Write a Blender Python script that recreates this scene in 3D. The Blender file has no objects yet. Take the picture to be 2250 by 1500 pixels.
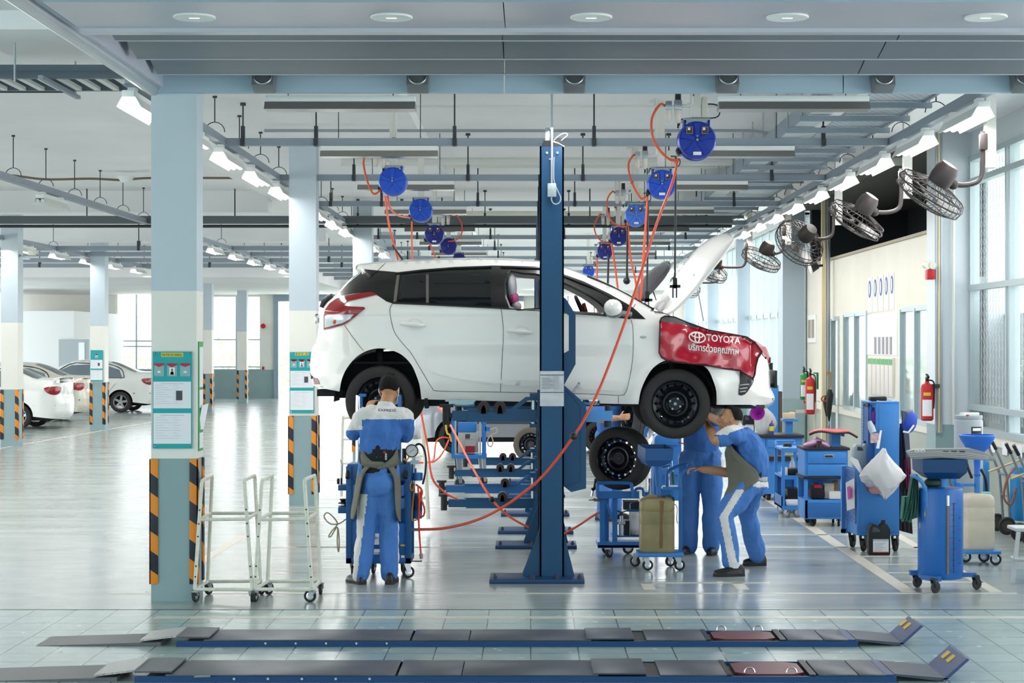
import bpy, bmesh, math, random
from mathutils import Vector, Matrix, Quaternion
from mathutils.geometry import delaunay_2d_cdt
PI = math.pi
R = random.Random(7)
SC = bpy.context.scene
COL = SC.collection

# ---------------------------------------------------------------- camera, sky, exposure
F = 3900.0                      # focal length in pixels of a 2250 px wide frame
VX, VY, EYE = 1166.0, 755.0, 2.0
cam_d = bpy.data.cameras.new('camera')
cam = bpy.data.objects.new('camera', cam_d)
COL.objects.link(cam)
cam.location = (0, 0, EYE)
cam.rotation_euler = (PI / 2, 0, 0)
cam_d.sensor_width = 36.0
cam_d.lens = 36.0 * F / 2250.0
cam_d.shift_x = -(VX - 1125.0) / 2250.0
cam_d.shift_y = (VY - 750.0) / 2250.0
cam_d.clip_end = 400
SC.camera = cam
SC.view_settings.view_transform = 'Standard'
SC.view_settings.look = 'None'
SC.view_settings.gamma = 1.0
SC.view_settings.use_curve_mapping = False
SC.view_settings.exposure = 1.38

world = bpy.data.worlds.new('sky')
SC.world = world
world.use_nodes = True
wn, wl = world.node_tree.nodes, world.node_tree.links
wn.clear()
w_out = wn.new('ShaderNodeOutputWorld')
w_bg = wn.new('ShaderNodeBackground')
w_tc = wn.new('ShaderNodeTexCoord')
w_sep = wn.new('ShaderNodeSeparateXYZ')
w_rmp = wn.new('ShaderNodeValToRGB')
wl.new(w_tc.outputs['Generated'], w_sep.inputs[0])
wl.new(w_sep.outputs['Z'], w_rmp.inputs[0])
w_rmp.color_ramp.elements[0].position = 0.0
w_rmp.color_ramp.elements[0].color = (0.95, 0.98, 1.0, 1)
w_rmp.color_ramp.elements[1].position = 0.8
w_rmp.color_ramp.elements[1].color = (0.78, 0.90, 1.0, 1)
wl.new(w_rmp.outputs[0], w_bg.inputs['Color'])
w_bg.inputs['Strength'].default_value = 1.7
wl.new(w_bg.outputs[0], w_out.inputs[0])

# daylight, lamps along the tracks, an added fill row mid bay
def area(name, loc, rot, sx, sy, power, col=(1, 1, 1)):
    d = bpy.data.lights.new(name, 'AREA')
    d.shape = 'RECTANGLE'; d.size = sx; d.size_y = sy; d.energy = power; d.color = col
    o = bpy.data.objects.new(name, d); COL.objects.link(o)
    o.location = loc; o.rotation_euler = rot
    return o
for tx, ty0, ty1, pw in ((-3.15, 14, 60, 185), (3.7, 14, 56, 190), (-6.5, 14, 60, 130), (-10.3, 20, 60, 140), (.3, 14, 58, 220)):  # last row has no lit fitting; added to brighten the hall
    area('fluorescent_and_fill_row', (tx, (ty0 + ty1) / 2, 3.82), (0, 0, 0), .3, ty1 - ty0, pw, (1, .992, .995))
sun_d = bpy.data.lights.new('sun', 'SUN')
sun_d.energy = 6.0; sun_d.angle = math.radians(12); sun_d.color = (1.0, 0.97, 0.92)
sun = bpy.data.objects.new('sun', sun_d); COL.objects.link(sun); V_SUN = Vector((.28, .35, -.9))
sun.rotation_euler = V_SUN.to_track_quat('-Z', 'Y').to_euler()

# ---------------------------------------------------------------- helpers
def lin(h):
    h = h.lstrip('#')
    c = [int(h[i:i + 2], 16) / 255 for i in (0, 2, 4)]
    return tuple(x / 12.92 if x <= .04045 else ((x + .055) / 1.055) ** 2.4 for x in c) + (1,)
MATS = {}
def mat(name, h, rough=.5, metal=0., spec=.5, emit=0., alpha=1., trans=0., coat=0., var=0., vs=6., bump=0., bs=60., ior=1.45, sub=0.):
    if name in MATS: return MATS[name]
    m = bpy.data.materials.new(name); m.use_nodes = True
    nt = m.node_tree; b = nt.nodes['Principled BSDF']
    b.inputs['Base Color'].default_value = lin(h)
    b.inputs['Roughness'].default_value = rough
    b.inputs['Metallic'].default_value = metal
    b.inputs['Specular IOR Level'].default_value = spec
    b.inputs['Alpha'].default_value = alpha
    b.inputs['Transmission Weight'].default_value = trans
    b.inputs['Coat Weight'].default_value = coat
    b.inputs['Coat Roughness'].default_value = .05
    b.inputs['IOR'].default_value = ior
    if sub: b.inputs['Subsurface Weight'].default_value = sub; b.inputs['Subsurface Radius'].default_value = (.01, .004, .002)
    if emit:
        b.inputs['Emission Color'].default_value = lin(h); b.inputs['Emission Strength'].default_value = emit
    if var or bump:
        tc = nt.nodes.new('ShaderNodeTexCoord')
    if var:
        n = nt.nodes.new('ShaderNodeTexNoise'); n.inputs['Scale'].default_value = vs; n.inputs['Detail'].default_value = 5
        nt.links.new(tc.outputs['Object'], n.inputs['Vector'])
        r = nt.nodes.new('ShaderNodeValToRGB'); c = lin(h)
        r.color_ramp.elements[0].position = .3; r.color_ramp.elements[1].position = .7
        r.color_ramp.elements[0].color = tuple(x * (1 - var) for x in c[:3]) + (1,)
        r.color_ramp.elements[1].color = tuple(min(1, x * (1 + var * .6)) for x in c[:3]) + (1,)
        nt.links.new(n.outputs['Fac'], r.inputs[0]); nt.links.new(r.outputs[0], b.inputs['Base Color'])
    if bump:
        n = nt.nodes.new('ShaderNodeTexNoise'); n.inputs['Scale'].default_value = bs
        nt.links.new(tc.outputs['Object'], n.inputs['Vector'])
        bp = nt.nodes.new('ShaderNodeBump'); bp.inputs['Strength'].default_value = bump; bp.inputs['Distance'].default_value = .02
        nt.links.new(n.outputs['Fac'], bp.inputs['Height']); nt.links.new(bp.outputs[0], b.inputs['Normal'])
    MATS[name] = m
    return m

def V(*a): return Vector(a)
def P(px, py, Y):               # a point of the hall measured at depth Y
    s = F / Y
    return Vector(((px - VX) / s, Y, EYE - (py - VY) / s))
def PX(px, Y): return (px - VX) * Y / F
def PZ(py, Y): return EYE - (py - VY) * Y / F

class MB:
    def __init__(self):
        self.bm = bmesh.new(); self.mi = 0
    def _mark(self, faces):
        for f in faces: f.material_index = self.mi
    def _v(self, p): return self.bm.verts.new(p)
    def face(self, pts):
        f = self.bm.faces.new([self._v(p) for p in pts]); self._mark([f]); return self
    def box(self, c, s, rot=None, bev=0., taper=None):
        x, y, z = [a / 2 for a in s]
        pts = [(-x, -y, -z), (x, -y, -z), (x, y, -z), (-x, y, -z), (-x, -y, z), (x, -y, z), (x, y, z), (-x, y, z)]
        if taper: pts = pts[:4] + [(a * taper[0], b * taper[1], c_) for a, b, c_ in pts[4:]]
        M = Matrix.Translation(Vector(c))
        if rot is not None:
            M = M @ (rot.to_4x4() if hasattr(rot, 'to_4x4') else Matrix.Rotation(rot, 4, 'Z'))
        vs = [self._v(M @ Vector(p)) for p in pts]
        fs = [self.bm.faces.new([vs[i] for i in q]) for q in ((3, 2, 1, 0), (4, 5, 6, 7), (0, 1, 5, 4), (1, 2, 6, 5), (2, 3, 7, 6), (3, 0, 4, 7))]
        self._mark(fs)
        if bev:
            es = list({e for f in fs for e in f.edges})
            r = bmesh.ops.bevel(self.bm, geom=es, offset=bev, segments=2, affect='EDGES', profile=.5)
            self._mark(r['faces'])
        return self
    def b2(self, x0, x1, y0, y1, z0, z1, bev=0.):
        return self.box(((x0 + x1) / 2, (y0 + y1) / 2, (z0 + z1) / 2), (abs(x1 - x0), abs(y1 - y0), abs(z1 - z0)), None, bev)
    def loft(self, rings, cap=True, closed=True, caps=(True, True)):
        vr = [[self._v(p) for p in r] for r in rings]
        n = len(rings[0]); fs = []
        for a, b in zip(vr, vr[1:]):
            for i in range(n if closed else n - 1):
                j = (i + 1) % n
                fs.append(self.bm.faces.new((a[i], a[j], b[j], b[i])))
        if cap and closed:
            if caps[0]: fs.append(self.bm.faces.new(vr[0][::-1]))
            if caps[1]: fs.append(self.bm.faces.new(vr[-1]))
        self._mark(fs); return self
    def cyl(self, p, q, r, r2=None, n=14, cap=True):
        p, q = Vector(p), Vector(q); d = (q - p)
        if d.length < 1e-6: return self
        u = d.normalized().orthogonal().normalized(); w = d.normalized().cross(u)
        r2 = r if r2 is None else r2
        ring = lambda c, rr: [c + (u * math.cos(2 * PI * i / n) + w * math.sin(2 * PI * i / n)) * rr for i in range(n)]
        return self.loft([ring(p, r), ring(q, r2)], cap)
    def tube(self, pts, r, n=8, cap=True, closed=False):
        pts = [Vector(p) for p in pts]; k = len(pts)
        rs = r if isinstance(r, (list, tuple)) else [r] * k
        t0 = (pts[1] - pts[0]).normalized(); u = t0.orthogonal().normalized(); rings = []
        for i, p in enumerate(pts):
            if closed: t = (pts[(i + 1) % k] - pts[i - 1])
            else: t = pts[min(i + 1, k - 1)] - pts[max(i - 1, 0)]
            t = t.normalized() if t.length > 1e-9 else t0
            q = t0.rotation_difference(t); u = (q @ u); u = (u - t * u.dot(t)).normalized(); w = t.cross(u); t0 = t
            rings.append([p + (u * math.cos(2 * PI * j / n) + w * math.sin(2 * PI * j / n)) * rs[i] for j in range(n)])
        if closed: rings.append(rings[0]); cap = False
        return self.loft(rings, cap)
    def lathe(self, prof, o=(0, 0, 0), axis=(0, 0, 1), n=24, cap=True):
        o = Vector(o); a = Vector(axis).normalized(); u = a.orthogonal().normalized(); w = a.cross(u)
        rings = [[o + a * h + (u * math.cos(2 * PI * i / n) + w * math.sin(2 * PI * i / n)) * max(r, 1e-4) for i in range(n)] for r, h in prof]
        return self.loft(rings, cap)
    def prism(self, pts, d, o=(0, 0, 0), u=(1, 0, 0), v=(0, 0, 1), bev=0.):
        o, u, v = Vector(o), Vector(u), Vector(v); n = u.cross(v).normalized()
        a = [self._v(o + u * x + v * y) for x, y in pts]; b = [self._v(o + u * x + v * y - n * d) for x, y in pts]
        k = len(pts); fs = [self.bm.faces.new(a), self.bm.faces.new(b[::-1])]
        for i in range(k): fs.append(self.bm.faces.new((a[i], b[i], b[(i + 1) % k], a[(i + 1) % k])))
        self._mark(fs)
        if bev:
            r = bmesh.ops.bevel(self.bm, geom=list({e for f in fs for e in f.edges}), offset=bev, segments=2, affect='EDGES', profile=.5)
            self._mark(r['faces'])
        return self
    def ball(self, c, r, n=12, rot=None):
        rx, ry, rz = r if isinstance(r, (tuple, list)) else (r, r, r)
        c = Vector(c); m = n // 2; rings = []
        for i in range(m + 1):
            t = PI * i / m - PI / 2; t = max(-PI / 2 + .02, min(PI / 2 - .02, t)); ring = []
            for j in range(n):
                a = 2 * PI * j / n
                p = Vector((rx * math.cos(t) * math.cos(a), ry * math.cos(t) * math.sin(a), rz * math.sin(t)))
                ring.append(c + (rot @ p if rot is not None else p))
            rings.append(ring)
        return self.loft(rings)
    def torus(self, c, axis, r, rr, n=24, k=8):
        c = Vector(c); a = Vector(axis).normalized(); u = a.orthogonal().normalized(); w = a.cross(u)
        return self.tube([c + (u * math.cos(2 * PI * i / n) + w * math.sin(2 * PI * i / n)) * r for i in range(n)], rr, k, closed=True)
    def build(self, name, m, parent=None, smooth=35, off=None):
        me = bpy.data.meshes.new(name)
        bmesh.ops.recalc_face_normals(self.bm, faces=self.bm.faces[:])
        self.bm.to_mesh(me); self.bm.free()
        for x in (m if isinstance(m, (list, tuple)) else [m]): me.materials.append(x)
        if smooth:
            me.polygons.foreach_set('use_smooth', [True] * len(me.polygons))
            me.set_sharp_from_angle(angle=math.radians(smooth))
        o = bpy.data.objects.new(name, me); COL.objects.link(o)
        if off is not None: me.transform(Matrix.Translation(-Vector(off)))
        if parent is not None: o.parent = parent
        return o

def tag(o, label, cat, group=None):
    o['label'] = label; o['category'] = cat
    if group: o['group'] = group
    return o
def thing(name, label, cat, loc=(0, 0, 0), rz=0., group=None):
    o = bpy.data.objects.new(name, None); COL.objects.link(o)
    o.empty_display_size = .1
    o.location = loc; o.rotation_euler = (0, 0, rz)
    return tag(o, label, cat, group)
def struct(name, mb, m, parent=None, smooth=35):
    o = mb.build(name, m, parent, smooth)
    o['kind'] = 'structure'
    return o
def copy_tree(o, parent=None):
    c = o.copy(); COL.objects.link(c)
    if parent is not None: c.parent = parent
    for ch in list(o.children): copy_tree(ch, c)
    return c
def dup(o, loc, rz=None, label=None, group=None):
    c = copy_tree(o); c.location = loc
    if rz is not None: c.rotation_euler = (0, 0, rz)
    if label: c['label'] = label
    if group: c['group'] = group
    return c
def arc(c, r, a0, a1, n, u=(1, 0, 0), v=(0, 0, 1)):
    c, u, v = Vector(c), Vector(u), Vector(v)
    return [c + u * r * math.cos(a0 + (a1 - a0) * i / n) + v * r * math.sin(a0 + (a1 - a0) * i / n) for i in range(n + 1)]
def smooth_path(pts, k=6):      # Catmull-Rom through the points
    pts = [Vector(p) for p in pts]; out = []
    for i in range(len(pts) - 1):
        p0, p1, p2, p3 = pts[max(i - 1, 0)], pts[i], pts[i + 1], pts[min(i + 2, len(pts) - 1)]
        for j in range(k):
            t = j / k
            out.append(.5 * ((2 * p1) + (p2 - p0) * t + (2 * p0 - 5 * p1 + 4 * p2 - p3) * t * t + (3 * p1 - p0 - 3 * p2 + p3) * t ** 3))
    return out + [pts[-1]]
def text(name, s, size, m, loc, rot, parent=None, ext=.001, align='CENTER', sx=1.):
    c = bpy.data.curves.new(name, 'FONT'); c.body = s; c.size = size; c.extrude = ext
    c.align_x = align; c.align_y = 'CENTER'; c.resolution_u = 3
    c.materials.append(m)
    o = bpy.data.objects.new(name, c); COL.objects.link(o)
    o.location = loc; o.rotation_euler = rot; o.scale = (sx, 1, 1)
    if parent is not None: o.parent = parent
    return o
FRONT = (PI / 2, 0, 0)          # text that faces the camera side

# ---------------------------------------------------------------- materials
WHITE = mat('white_paint', 'e9ebe8', .55)
CREAM = mat('cream_paint', 'e0ddcf', .6, var=.05, vs=1.5)
CEIL = mat('ceiling_paint', 'f0f0f0', .75, var=.05, vs=.7)
STEEL = mat('steel', 'a9aeb2', .35, .9)
GALV = mat('galvanised', 'a3abb3', .45, .5)
CHROME = mat('chrome', 'd5d8da', .15, 1.)
TRACK = mat('grey_track_paint', '8d98a3', .5)
DARKMET = mat('dark_metal', '3c3f44', .5, .3)
BLACK = mat('black_plastic', '17181a', .45)
RUBBER = mat('rubber', '2e2c2a', .75, bump=.1, bs=120)
NAVY = mat('lift_blue', '17486e', .38, var=.08, vs=3)
REELB = mat('reel_blue', '17349c', .35)
GLASS = mat('clear_glass', 'e8f2f2', .02, alpha=.12, spec=.6)
ALU = mat('aluminium_frame', 'b9c6c8', .4, .4)
RED = mat('extinguisher_red', 'b81c22', .35)
TEAL = mat('teal_plastic', '18a3a6', .45)
PAPER = mat('paper', 'e9ebee', .8)
INK = mat('ink', '8d949c', .8)
ORANGE = mat('orange_hose', 'e8562c', .45)
YELLOW = mat('yellow_plastic', 'd9b13c', .5)
# ================================================================ the hall
def floor_mat():
    m = bpy.data.materials.new('epoxy_floor'); m.use_nodes = True
    nt = m.node_tree; b = nt.nodes['Principled BSDF']
    tc = nt.nodes.new('ShaderNodeTexCoord')
    n1 = nt.nodes.new('ShaderNodeTexNoise'); n1.inputs['Scale'].default_value = .9; n1.inputs['Detail'].default_value = 8
    mp = nt.nodes.new('ShaderNodeMapping'); mp.inputs['Scale'].default_value = (.7, 3., 1)
    nt.links.new(tc.outputs['Object'], mp.inputs[0]); nt.links.new(mp.outputs[0], n1.inputs['Vector'])
    r = nt.nodes.new('ShaderNodeValToRGB')
    r.color_ramp.elements[0].position = .32; r.color_ramp.elements[1].position = .68
    r.color_ramp.elements[0].color = lin('989f9d'); r.color_ramp.elements[1].color = lin('aab3b0')
    nt.links.new(n1.outputs['Fac'], r.inputs[0]); nt.links.new(r.outputs[0], b.inputs['Base Color'])
    r2 = nt.nodes.new('ShaderNodeMapRange'); r2.inputs['To Min'].default_value = .10; r2.inputs['To Max'].default_value = .30
    nt.links.new(n1.outputs['Fac'], r2.inputs[0]); nt.links.new(r2.outputs[0], b.inputs['Roughness'])
    n2 = nt.nodes.new('ShaderNodeTexNoise'); n2.inputs['Scale'].default_value = 5.; n2.inputs['Detail'].default_value = 3
    mp2 = nt.nodes.new('ShaderNodeMapping'); mp2.inputs['Scale'].default_value = (.25, 1.6, 1)
    nt.links.new(tc.outputs['Object'], mp2.inputs[0]); nt.links.new(mp2.outputs[0], n2.inputs['Vector'])
    bp = nt.nodes.new('ShaderNodeBump'); bp.inputs['Strength'].default_value = .18; bp.inputs['Distance'].default_value = .02
    nt.links.new(n2.outputs['Fac'], bp.inputs['Height']); nt.links.new(bp.outputs[0], b.inputs['Normal'])
    b.inputs['Specular IOR Level'].default_value = .8
    return m
def tile_mat():
    m = bpy.data.materials.new('floor_tiles'); m.use_nodes = True
    nt = m.node_tree; b = nt.nodes['Principled BSDF']
    tc = nt.nodes.new('ShaderNodeTexCoord')
    br = nt.nodes.new('ShaderNodeTexBrick'); br.offset = 0.; br.squash = 1.
    br.inputs['Color1'].default_value = lin('a9bdb9'); br.inputs['Color2'].default_value = lin('9fb4b1')
    br.inputs['Mortar'].default_value = lin('56605f'); br.inputs['Scale'].default_value = 1.
    br.inputs['Mortar Size'].default_value = .004; br.inputs['Brick Width'].default_value = .31; br.inputs['Row Height'].default_value = .31
    br.inputs['Mortar Smooth'].default_value = 0.
    nt.links.new(tc.outputs['Object'], br.inputs['Vector']); nt.links.new(br.outputs['Color'], b.inputs['Base Color'])
    n = nt.nodes.new('ShaderNodeTexNoise'); n.inputs['Scale'].default_value = 7.
    mr = nt.nodes.new('ShaderNodeMapRange'); mr.inputs['To Min'].default_value = .12; mr.inputs['To Max'].default_value = .34
    nt.links.new(tc.outputs['Object'], n.inputs['Vector']); nt.links.new(n.outputs['Fac'], mr.inputs[0]); nt.links.new(mr.outputs[0], b.inputs['Roughness'])
    bp = nt.nodes.new('ShaderNodeBump'); bp.invert = True; bp.inputs['Strength'].default_value = .5; bp.inputs['Distance'].default_value = .004
    nt.links.new(br.outputs['Fac'], bp.inputs['Height']); nt.links.new(bp.outputs[0], b.inputs['Normal'])
    return m
FLOOR = floor_mat(); TILE = tile_mat()
LINE = mat('line_paint', 'd6cfbf', .35, var=.08, vs=9)
struct('floor', MB().b2(-34, 8.2, 13.36, 66, -.2, 0), FLOOR)
o = struct('floor_tiled', MB().b2(-34, 9, -6, 13.36, -.2, 0), TILE)
struct('trim_1', MB().b2(-34, 8, 13.35, 13.372, -.01, .001), DARKMET)
# yard outside, seen through the windows
struct('ground_outside', MB().b2(-70, 40, 66, 130, -.3, -.1).b2(8.2, 40, -6, 66, -.3, -.1), mat('pale_paving', 'cfd0c8', .9))
# painted bay lines: (x0, x1, y0, y1)
def at_floor(py): return EYE * F / (py - VY)
lines = MB()
ly = [14.25, 13.02]
for y, w, x0, x1 in ((14.23, .06, -3.4, 3.9), (12.98, .10, -2.75, 5.2), (17.45, .05, -2.3, 2.6), (17.45, .05, 2.6, 4.2), (18.6, .05, 2.3, 3.4), (21.7, .06, -3.0, 4.2), (26, .06, -3, 4), (30, .06, -3, 4), (36, .07, -3, 4)):
    lines.b2(x0, x1, y - w / 2, y + w / 2, -.004, .0015)
def seg(x0, y0, x1, y1, w):
    a, b = V(x0, y0, 0), V(x1, y1, 0); n = V(-(y1 - y0), x1 - x0, 0).normalized() * w / 2
    lines.prism([(p.x, p.y) for p in (a - n, b - n, b + n, a + n)], .004, (0, 0, .0015), (1, 0, 0), (0, 1, 0))
seg(3.05, 14.3, 3.08, 30, .12); seg(3.75, 14.3, 3.9, 22, .10)
for k, y in enumerate((14.9, 15.5, 16.1, 16.7, 17.4)): lines.b2(3.12, 3.8, y - .03, y + .03, -.004, .0015)
seg(-3.05, 14.3, -3.0, 18.5, .10)
lines.b2(.93, 2.0, 14.82, 14.88, -.004, .0015)
seg(.97, 14.45, .97, 14.85, .10); seg(1.73, 14.45, 1.73, 14.85, .10)
lines.b2(-2.6, -1.0, 17.4, 17.47, -.004, .0015); seg(-1.05, 16.3, -1.05, 16.85, .1); lines.b2(-1.6, -1.0, 16.3, 16.36, -.004, .0015)
seg(-10.5, 25, -9.6, 48, .10)
struct('floor_marking_lines', lines, LINE)

# ---- ceiling
c = MB()
c.b2(-21, -4.47, 13.95, 66, 4.62, 4.9)
c.b2(-4.47, -1.3, 13.95, 66, 4.47, 4.9)
c.b2(-1.3, 6.6, 13.95, 66, 4.62, 4.9)
c.b2(-21, -2.95, -3, 13.95, 4.62, 4.9)  # carried on unseen past the entrance to hold back front light
struct('ceiling', c, CEIL)
beam = MB()
for y in (30.6, 39.2, 47.5, 56):
    beam.b2(-21, -4.5, y - .2, y + .3, 4.25, 4.7)
struct('ceiling_beam', beam, CEIL)
struct('ceiling_band', MB().b2(-21, -5.4, 13.2, 16.2, 4.44, 4.7), CEIL)
# end of the ceiling: dropped white box far behind
struct('ceiling_bulkhead', MB().b2(-21, -6.2, 48, 66, 3.8, 4.7).b2(-6.2, 5, 58, 66, 3.75, 4.7), CEIL)

# ---- pillars: three paint bands, striped corner guards
PB1 = mat('pillar_blue_grey', 'bdcad2', .5, var=.03, vs=2)
PB2 = mat('pillar_off_white', 'e6e5dc', .5, var=.03, vs=2)
PB3 = mat('pillar_grey_green', '8ea6a8', .5, var=.05, vs=3)
def stripe_mat():
    m = bpy.data.materials.new('hazard_stripes'); m.use_nodes = True
    nt = m.node_tree; b = nt.nodes['Principled BSDF']; b.inputs['Roughness'].default_value = .5
    tc = nt.nodes.new('ShaderNodeTexCoord'); sp = nt.nodes.new('ShaderNodeSeparateXYZ')
    nt.links.new(tc.outputs['Object'], sp.inputs[0])
    ad = nt.nodes.new('ShaderNodeMath'); ad.operation = 'MULTIPLY_ADD'; ad.inputs[1].default_value = .7
    nt.links.new(sp.outputs['X'], ad.inputs[0]); nt.links.new(sp.outputs['Z'], ad.inputs[2])
    ad2 = nt.nodes.new('ShaderNodeMath'); ad2.operation = 'MULTIPLY_ADD'; ad2.inputs[1].default_value = .7
    nt.links.new(sp.outputs['Y'], ad2.inputs[0]); nt.links.new(ad.outputs[0], ad2.inputs[2])
    md = nt.nodes.new('ShaderNodeMath'); md.operation = 'MODULO'; md.inputs[1].default_value = .30
    a3 = nt.nodes.new('ShaderNodeMath'); a3.operation = 'ADD'; a3.inputs[1].default_value = 30.13
    nt.links.new(ad2.outputs[0], a3.inputs[0]); nt.links.new(a3.outputs[0], md.inputs[0])
    gt = nt.nodes.new('ShaderNodeMath'); gt.operation = 'GREATER_THAN'; gt.inputs[1].default_value = .15
    nt.links.new(md.outputs[0], gt.inputs[0])
    mx = nt.nodes.new('ShaderNodeMix'); mx.data_type = 'RGBA'
    mx.inputs['A'].default_value = lin('e58a1c'); mx.inputs['B'].default_value = lin('20232e')
    nt.links.new(gt.outputs[0], mx.inputs['Factor']); nt.links.new(mx.outputs['Result'], b.inputs['Base Color'])
    return m
STRIPE = stripe_mat()
def pillar(x0, y0, w=.35, dep=.36, top=4.62, guard=True, z0=0):
    x1, y1 = x0 + w, y0 + dep
    m = MB()
    m.mi = 2; m.b2(x0, x1, y0, y1, z0, 1.11)
    m.mi = 1; m.b2(x0, x1, y0, y1, 1.11, 2.41)
    m.mi = 0; m.b2(x0, x1, y0, y1, 2.41, top)
    p = struct('pillar', m, [PB1, PB2, PB3])
    if guard:
        for gx, gy, sx, sy in ((x0, y0, -1, -1), (x1, y0, 1, -1), (x1, y1, 1, 1)):
            g = MB(); t = .012; l = .055
            g.box((gx - sx * (l - t) / 2, gy + sy * t / 2, .62), (l + t, t, .97), None, .002)
            g.box((gx + sx * t / 2, gy - sy * (l - t) / 2, .62), (t, l + t, .97), None, .002)
            g.build('corner_guard', STRIPE, p)
    return p
PIL1 = pillar(PX(332, 13.78), 13.78, .354, .26, 4.62)
PIL2 = pillar(PX(635, 22.0), 22.0, .335, .30, 4.5)
pillar(PX(775, 30.6), 30.6, .33, .36, 4.5)
pillar(PX(832, 39.2), 39.2, .38, .36, 4.5); pillar(PX(893, 47.6), 47.6, .38, .36, 4.5)
pillar(PX(2, 34.6), 34.6, .33, .36); pillar(PX(198, 41), 41, .34, .36)
pillar(PX(447, 53), 53, .25, .36); pillar(PX(521, 60), 60, .32, .36, 4.0)
for px, Y in ((505, 56), (560, 62)): pass

# ---- far wall with windows
wl_ = MB()
YB = 65.0
def wall_hole(m, x0, x1, z0, z1, y0, y1, holes):    # wall in XZ with rectangular holes (sorted by x)
    x = x0
    for a, b, c0, c1 in holes:
        if a > x: m.b2(x, a, y0, y1, z0, z1)
        if c0 > z0: m.b2(a, b, y0, y1, z0, c0)
        if c1 < z1: m.b2(a, b, y0, y1, c1, z1)
        x = b
    if x < x1: m.b2(x, x1, y0, y1, z0, z1)
m = wl_
m.mi = 0
wall_hole(m, -21, 9, 1.05, 4.7, YB, YB + .25, [(PX(255, YB), PX(430, YB), 1.05, 3.9), (PX(465, YB), PX(572, YB), 1.05, 3.75), (PX(608, YB), PX(1150, YB), 1.05, 3.8), (PX(1190, YB), PX(1480, YB), 1.05, 3.9)])
m.mi = 1
wall_hole(m, -21, 9, 0, 1.05, YB, YB + .25, [(PX(608, YB), PX(1150, YB), 0, 1.05)])
struct('wall_back', m, [PB2, PB3])
def win_frame(n, x0, x1, z0, z1, y, nx, zs=()):
    f = MB(); t = .06
    for i in range(nx + 1):
        x = x0 + (x1 - x0) * i / nx; f.b2(x - t / 2, x + t / 2, y - .03, y + .05, z0, z1)
    for z in (z0, z1) + tuple(zs): f.b2(x0, x1, y - .02, y + .04, z - t / 2, z + t / 2)
    w = struct('window_%d' % n, f, ALU)
    g = MB(); g.b2(x0, x1, y, y + .008, z0, z1); g.build('pane', GLASS, w)
    return w
win_frame(1, PX(255, YB), PX(430, YB), 1.05, 3.9, YB + .1, 4, (1.9, 2.1))
win_frame(2, PX(465, YB), PX(572, YB), 1.05, 3.75, YB + .1, 2, (1.15, 2.15))
win_frame(3, PX(1190, YB), PX(1480, YB), 1.05, 3.9, YB + .1, 5, (2.2,))
# roller door opening frame, blue lintel
struct('door_1', MB().b2(PX(602, YB), PX(612, YB), YB - .1, YB + .2, 0, 3.8).b2(PX(602, YB), PX(1150, YB), YB - .15, YB + .2, 3.55, 3.95), mat('door_frame_blue_grey', '8ea0ad', .5))
# left wall far away (off the photo for most part)
struct('wall_left', MB().b2(-21.2, -21, 13, 66, 3.9, 4.7).b2(-21.2, -21, 30, 30.4, 0, 3.9).b2(-21.2, -21, 46, 46.4, 0, 3.9), PB2)
# office block and plant room standing at the far side of the car park bays
ob = MB(); ob.b2(-19.5, PX(196, 60), 58, 65, 0, PZ(683, 58)); struct('wall_office', ob, mat('office_white', 'eceeee', .6))
d = MB(); d.b2(PX(128, 57.8), PX(194, 57.8), 57.86, 57.96, 0, PZ(745, 57.9)); dd = struct('door_2', d, mat('grey_door', 'b3bdc2', .5))
MB().b2(PX(172, 57.8), PX(185, 57.8), 57.84, 57.87, PZ(815, 57.9), PZ(752, 57.9)).build('door_glass', mat('lit_glass', 'f4f8f8', .1), dd)

# ---- right side: pillars, office partition, glazed wall
XR = 5.45
COLR = mat('steel_pillar_white', 'd2dade', .45); WGREEN = mat('wall_grey_green', 'a3aba0', .5, var=.04, vs=2)
def col_right(x0, x1, y0, y1, zt=4.7, cm=None):
    m = MB(); m.mi = 0; m.b2(x0, x1, y0, y1, 1.0, zt); m.mi = 1; m.b2(x0, x1, y0, y1, 0, 1.0)
    return struct('pillar', m, [cm or COLR, PB3])
col_right(5.02, XR + .02, 22.0, 22.5)
col_right(PX(1720, 32.4), PX(1768, 32.4), 32.4, 32.9, 4.7, mat('steel_pillar_blue', 'a3b3be', .45))
# partition wall at x = 5.02, from y = 22.4 to y = 32.3, with windows and a door
XP = 5.05
part = MB()
def wy(px): return XP * F / (px - VX)      # depth where the partition shows at that column of the photo
ztop = 3.40
w1 = (wy(2046), wy(1980), 0.98, PZ(680, wy(1980)))
w2 = (wy(1905), wy(1855), 0.98, PZ(692, wy(1855)))
dr = (wy(1844), wy(1828), 0.0, PZ(700, wy(1830)))
def wall_yz(m, x0, x1, y0, y1, z0, z1, holes):
    y = y0
    for a, b, c0, c1 in holes:
        if a > y: m.b2(x0, x1, y, a, z0, z1)
        if c0 > z0: m.b2(x0, x1, a, b, z0, c0)
        if c1 < z1: m.b2(x0, x1, a, b, c1, z1)
        y = b
    if y < y1: m.b2(x0, x1, y, y1, z0, z1)
part.mi = 0
wall_yz(part, XP, XP + .12, 22.5, 32.6, 1.0, ztop, [w1, w2, dr])
part.mi = 1
wall_yz(part, XP, XP + .12, 22.5, 32.6, 0, 1.0, [dr])
struct('wall_right', part, [CREAM, WGREEN])
struct('trim_2', MB().b2(XP - .03, XP + .15, 22.5, 32.6, ztop, ztop + .04), mat('brown_ledge', 'a79a86', .6))
struct('trim_3', MB().b2(XP - .012, XP, 22.5, 32.6, .86, .98).b2(XR - .012, XR, 14, 22, .80, .93), mat('white_stripe', 'e2ddd0', .5))
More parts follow.
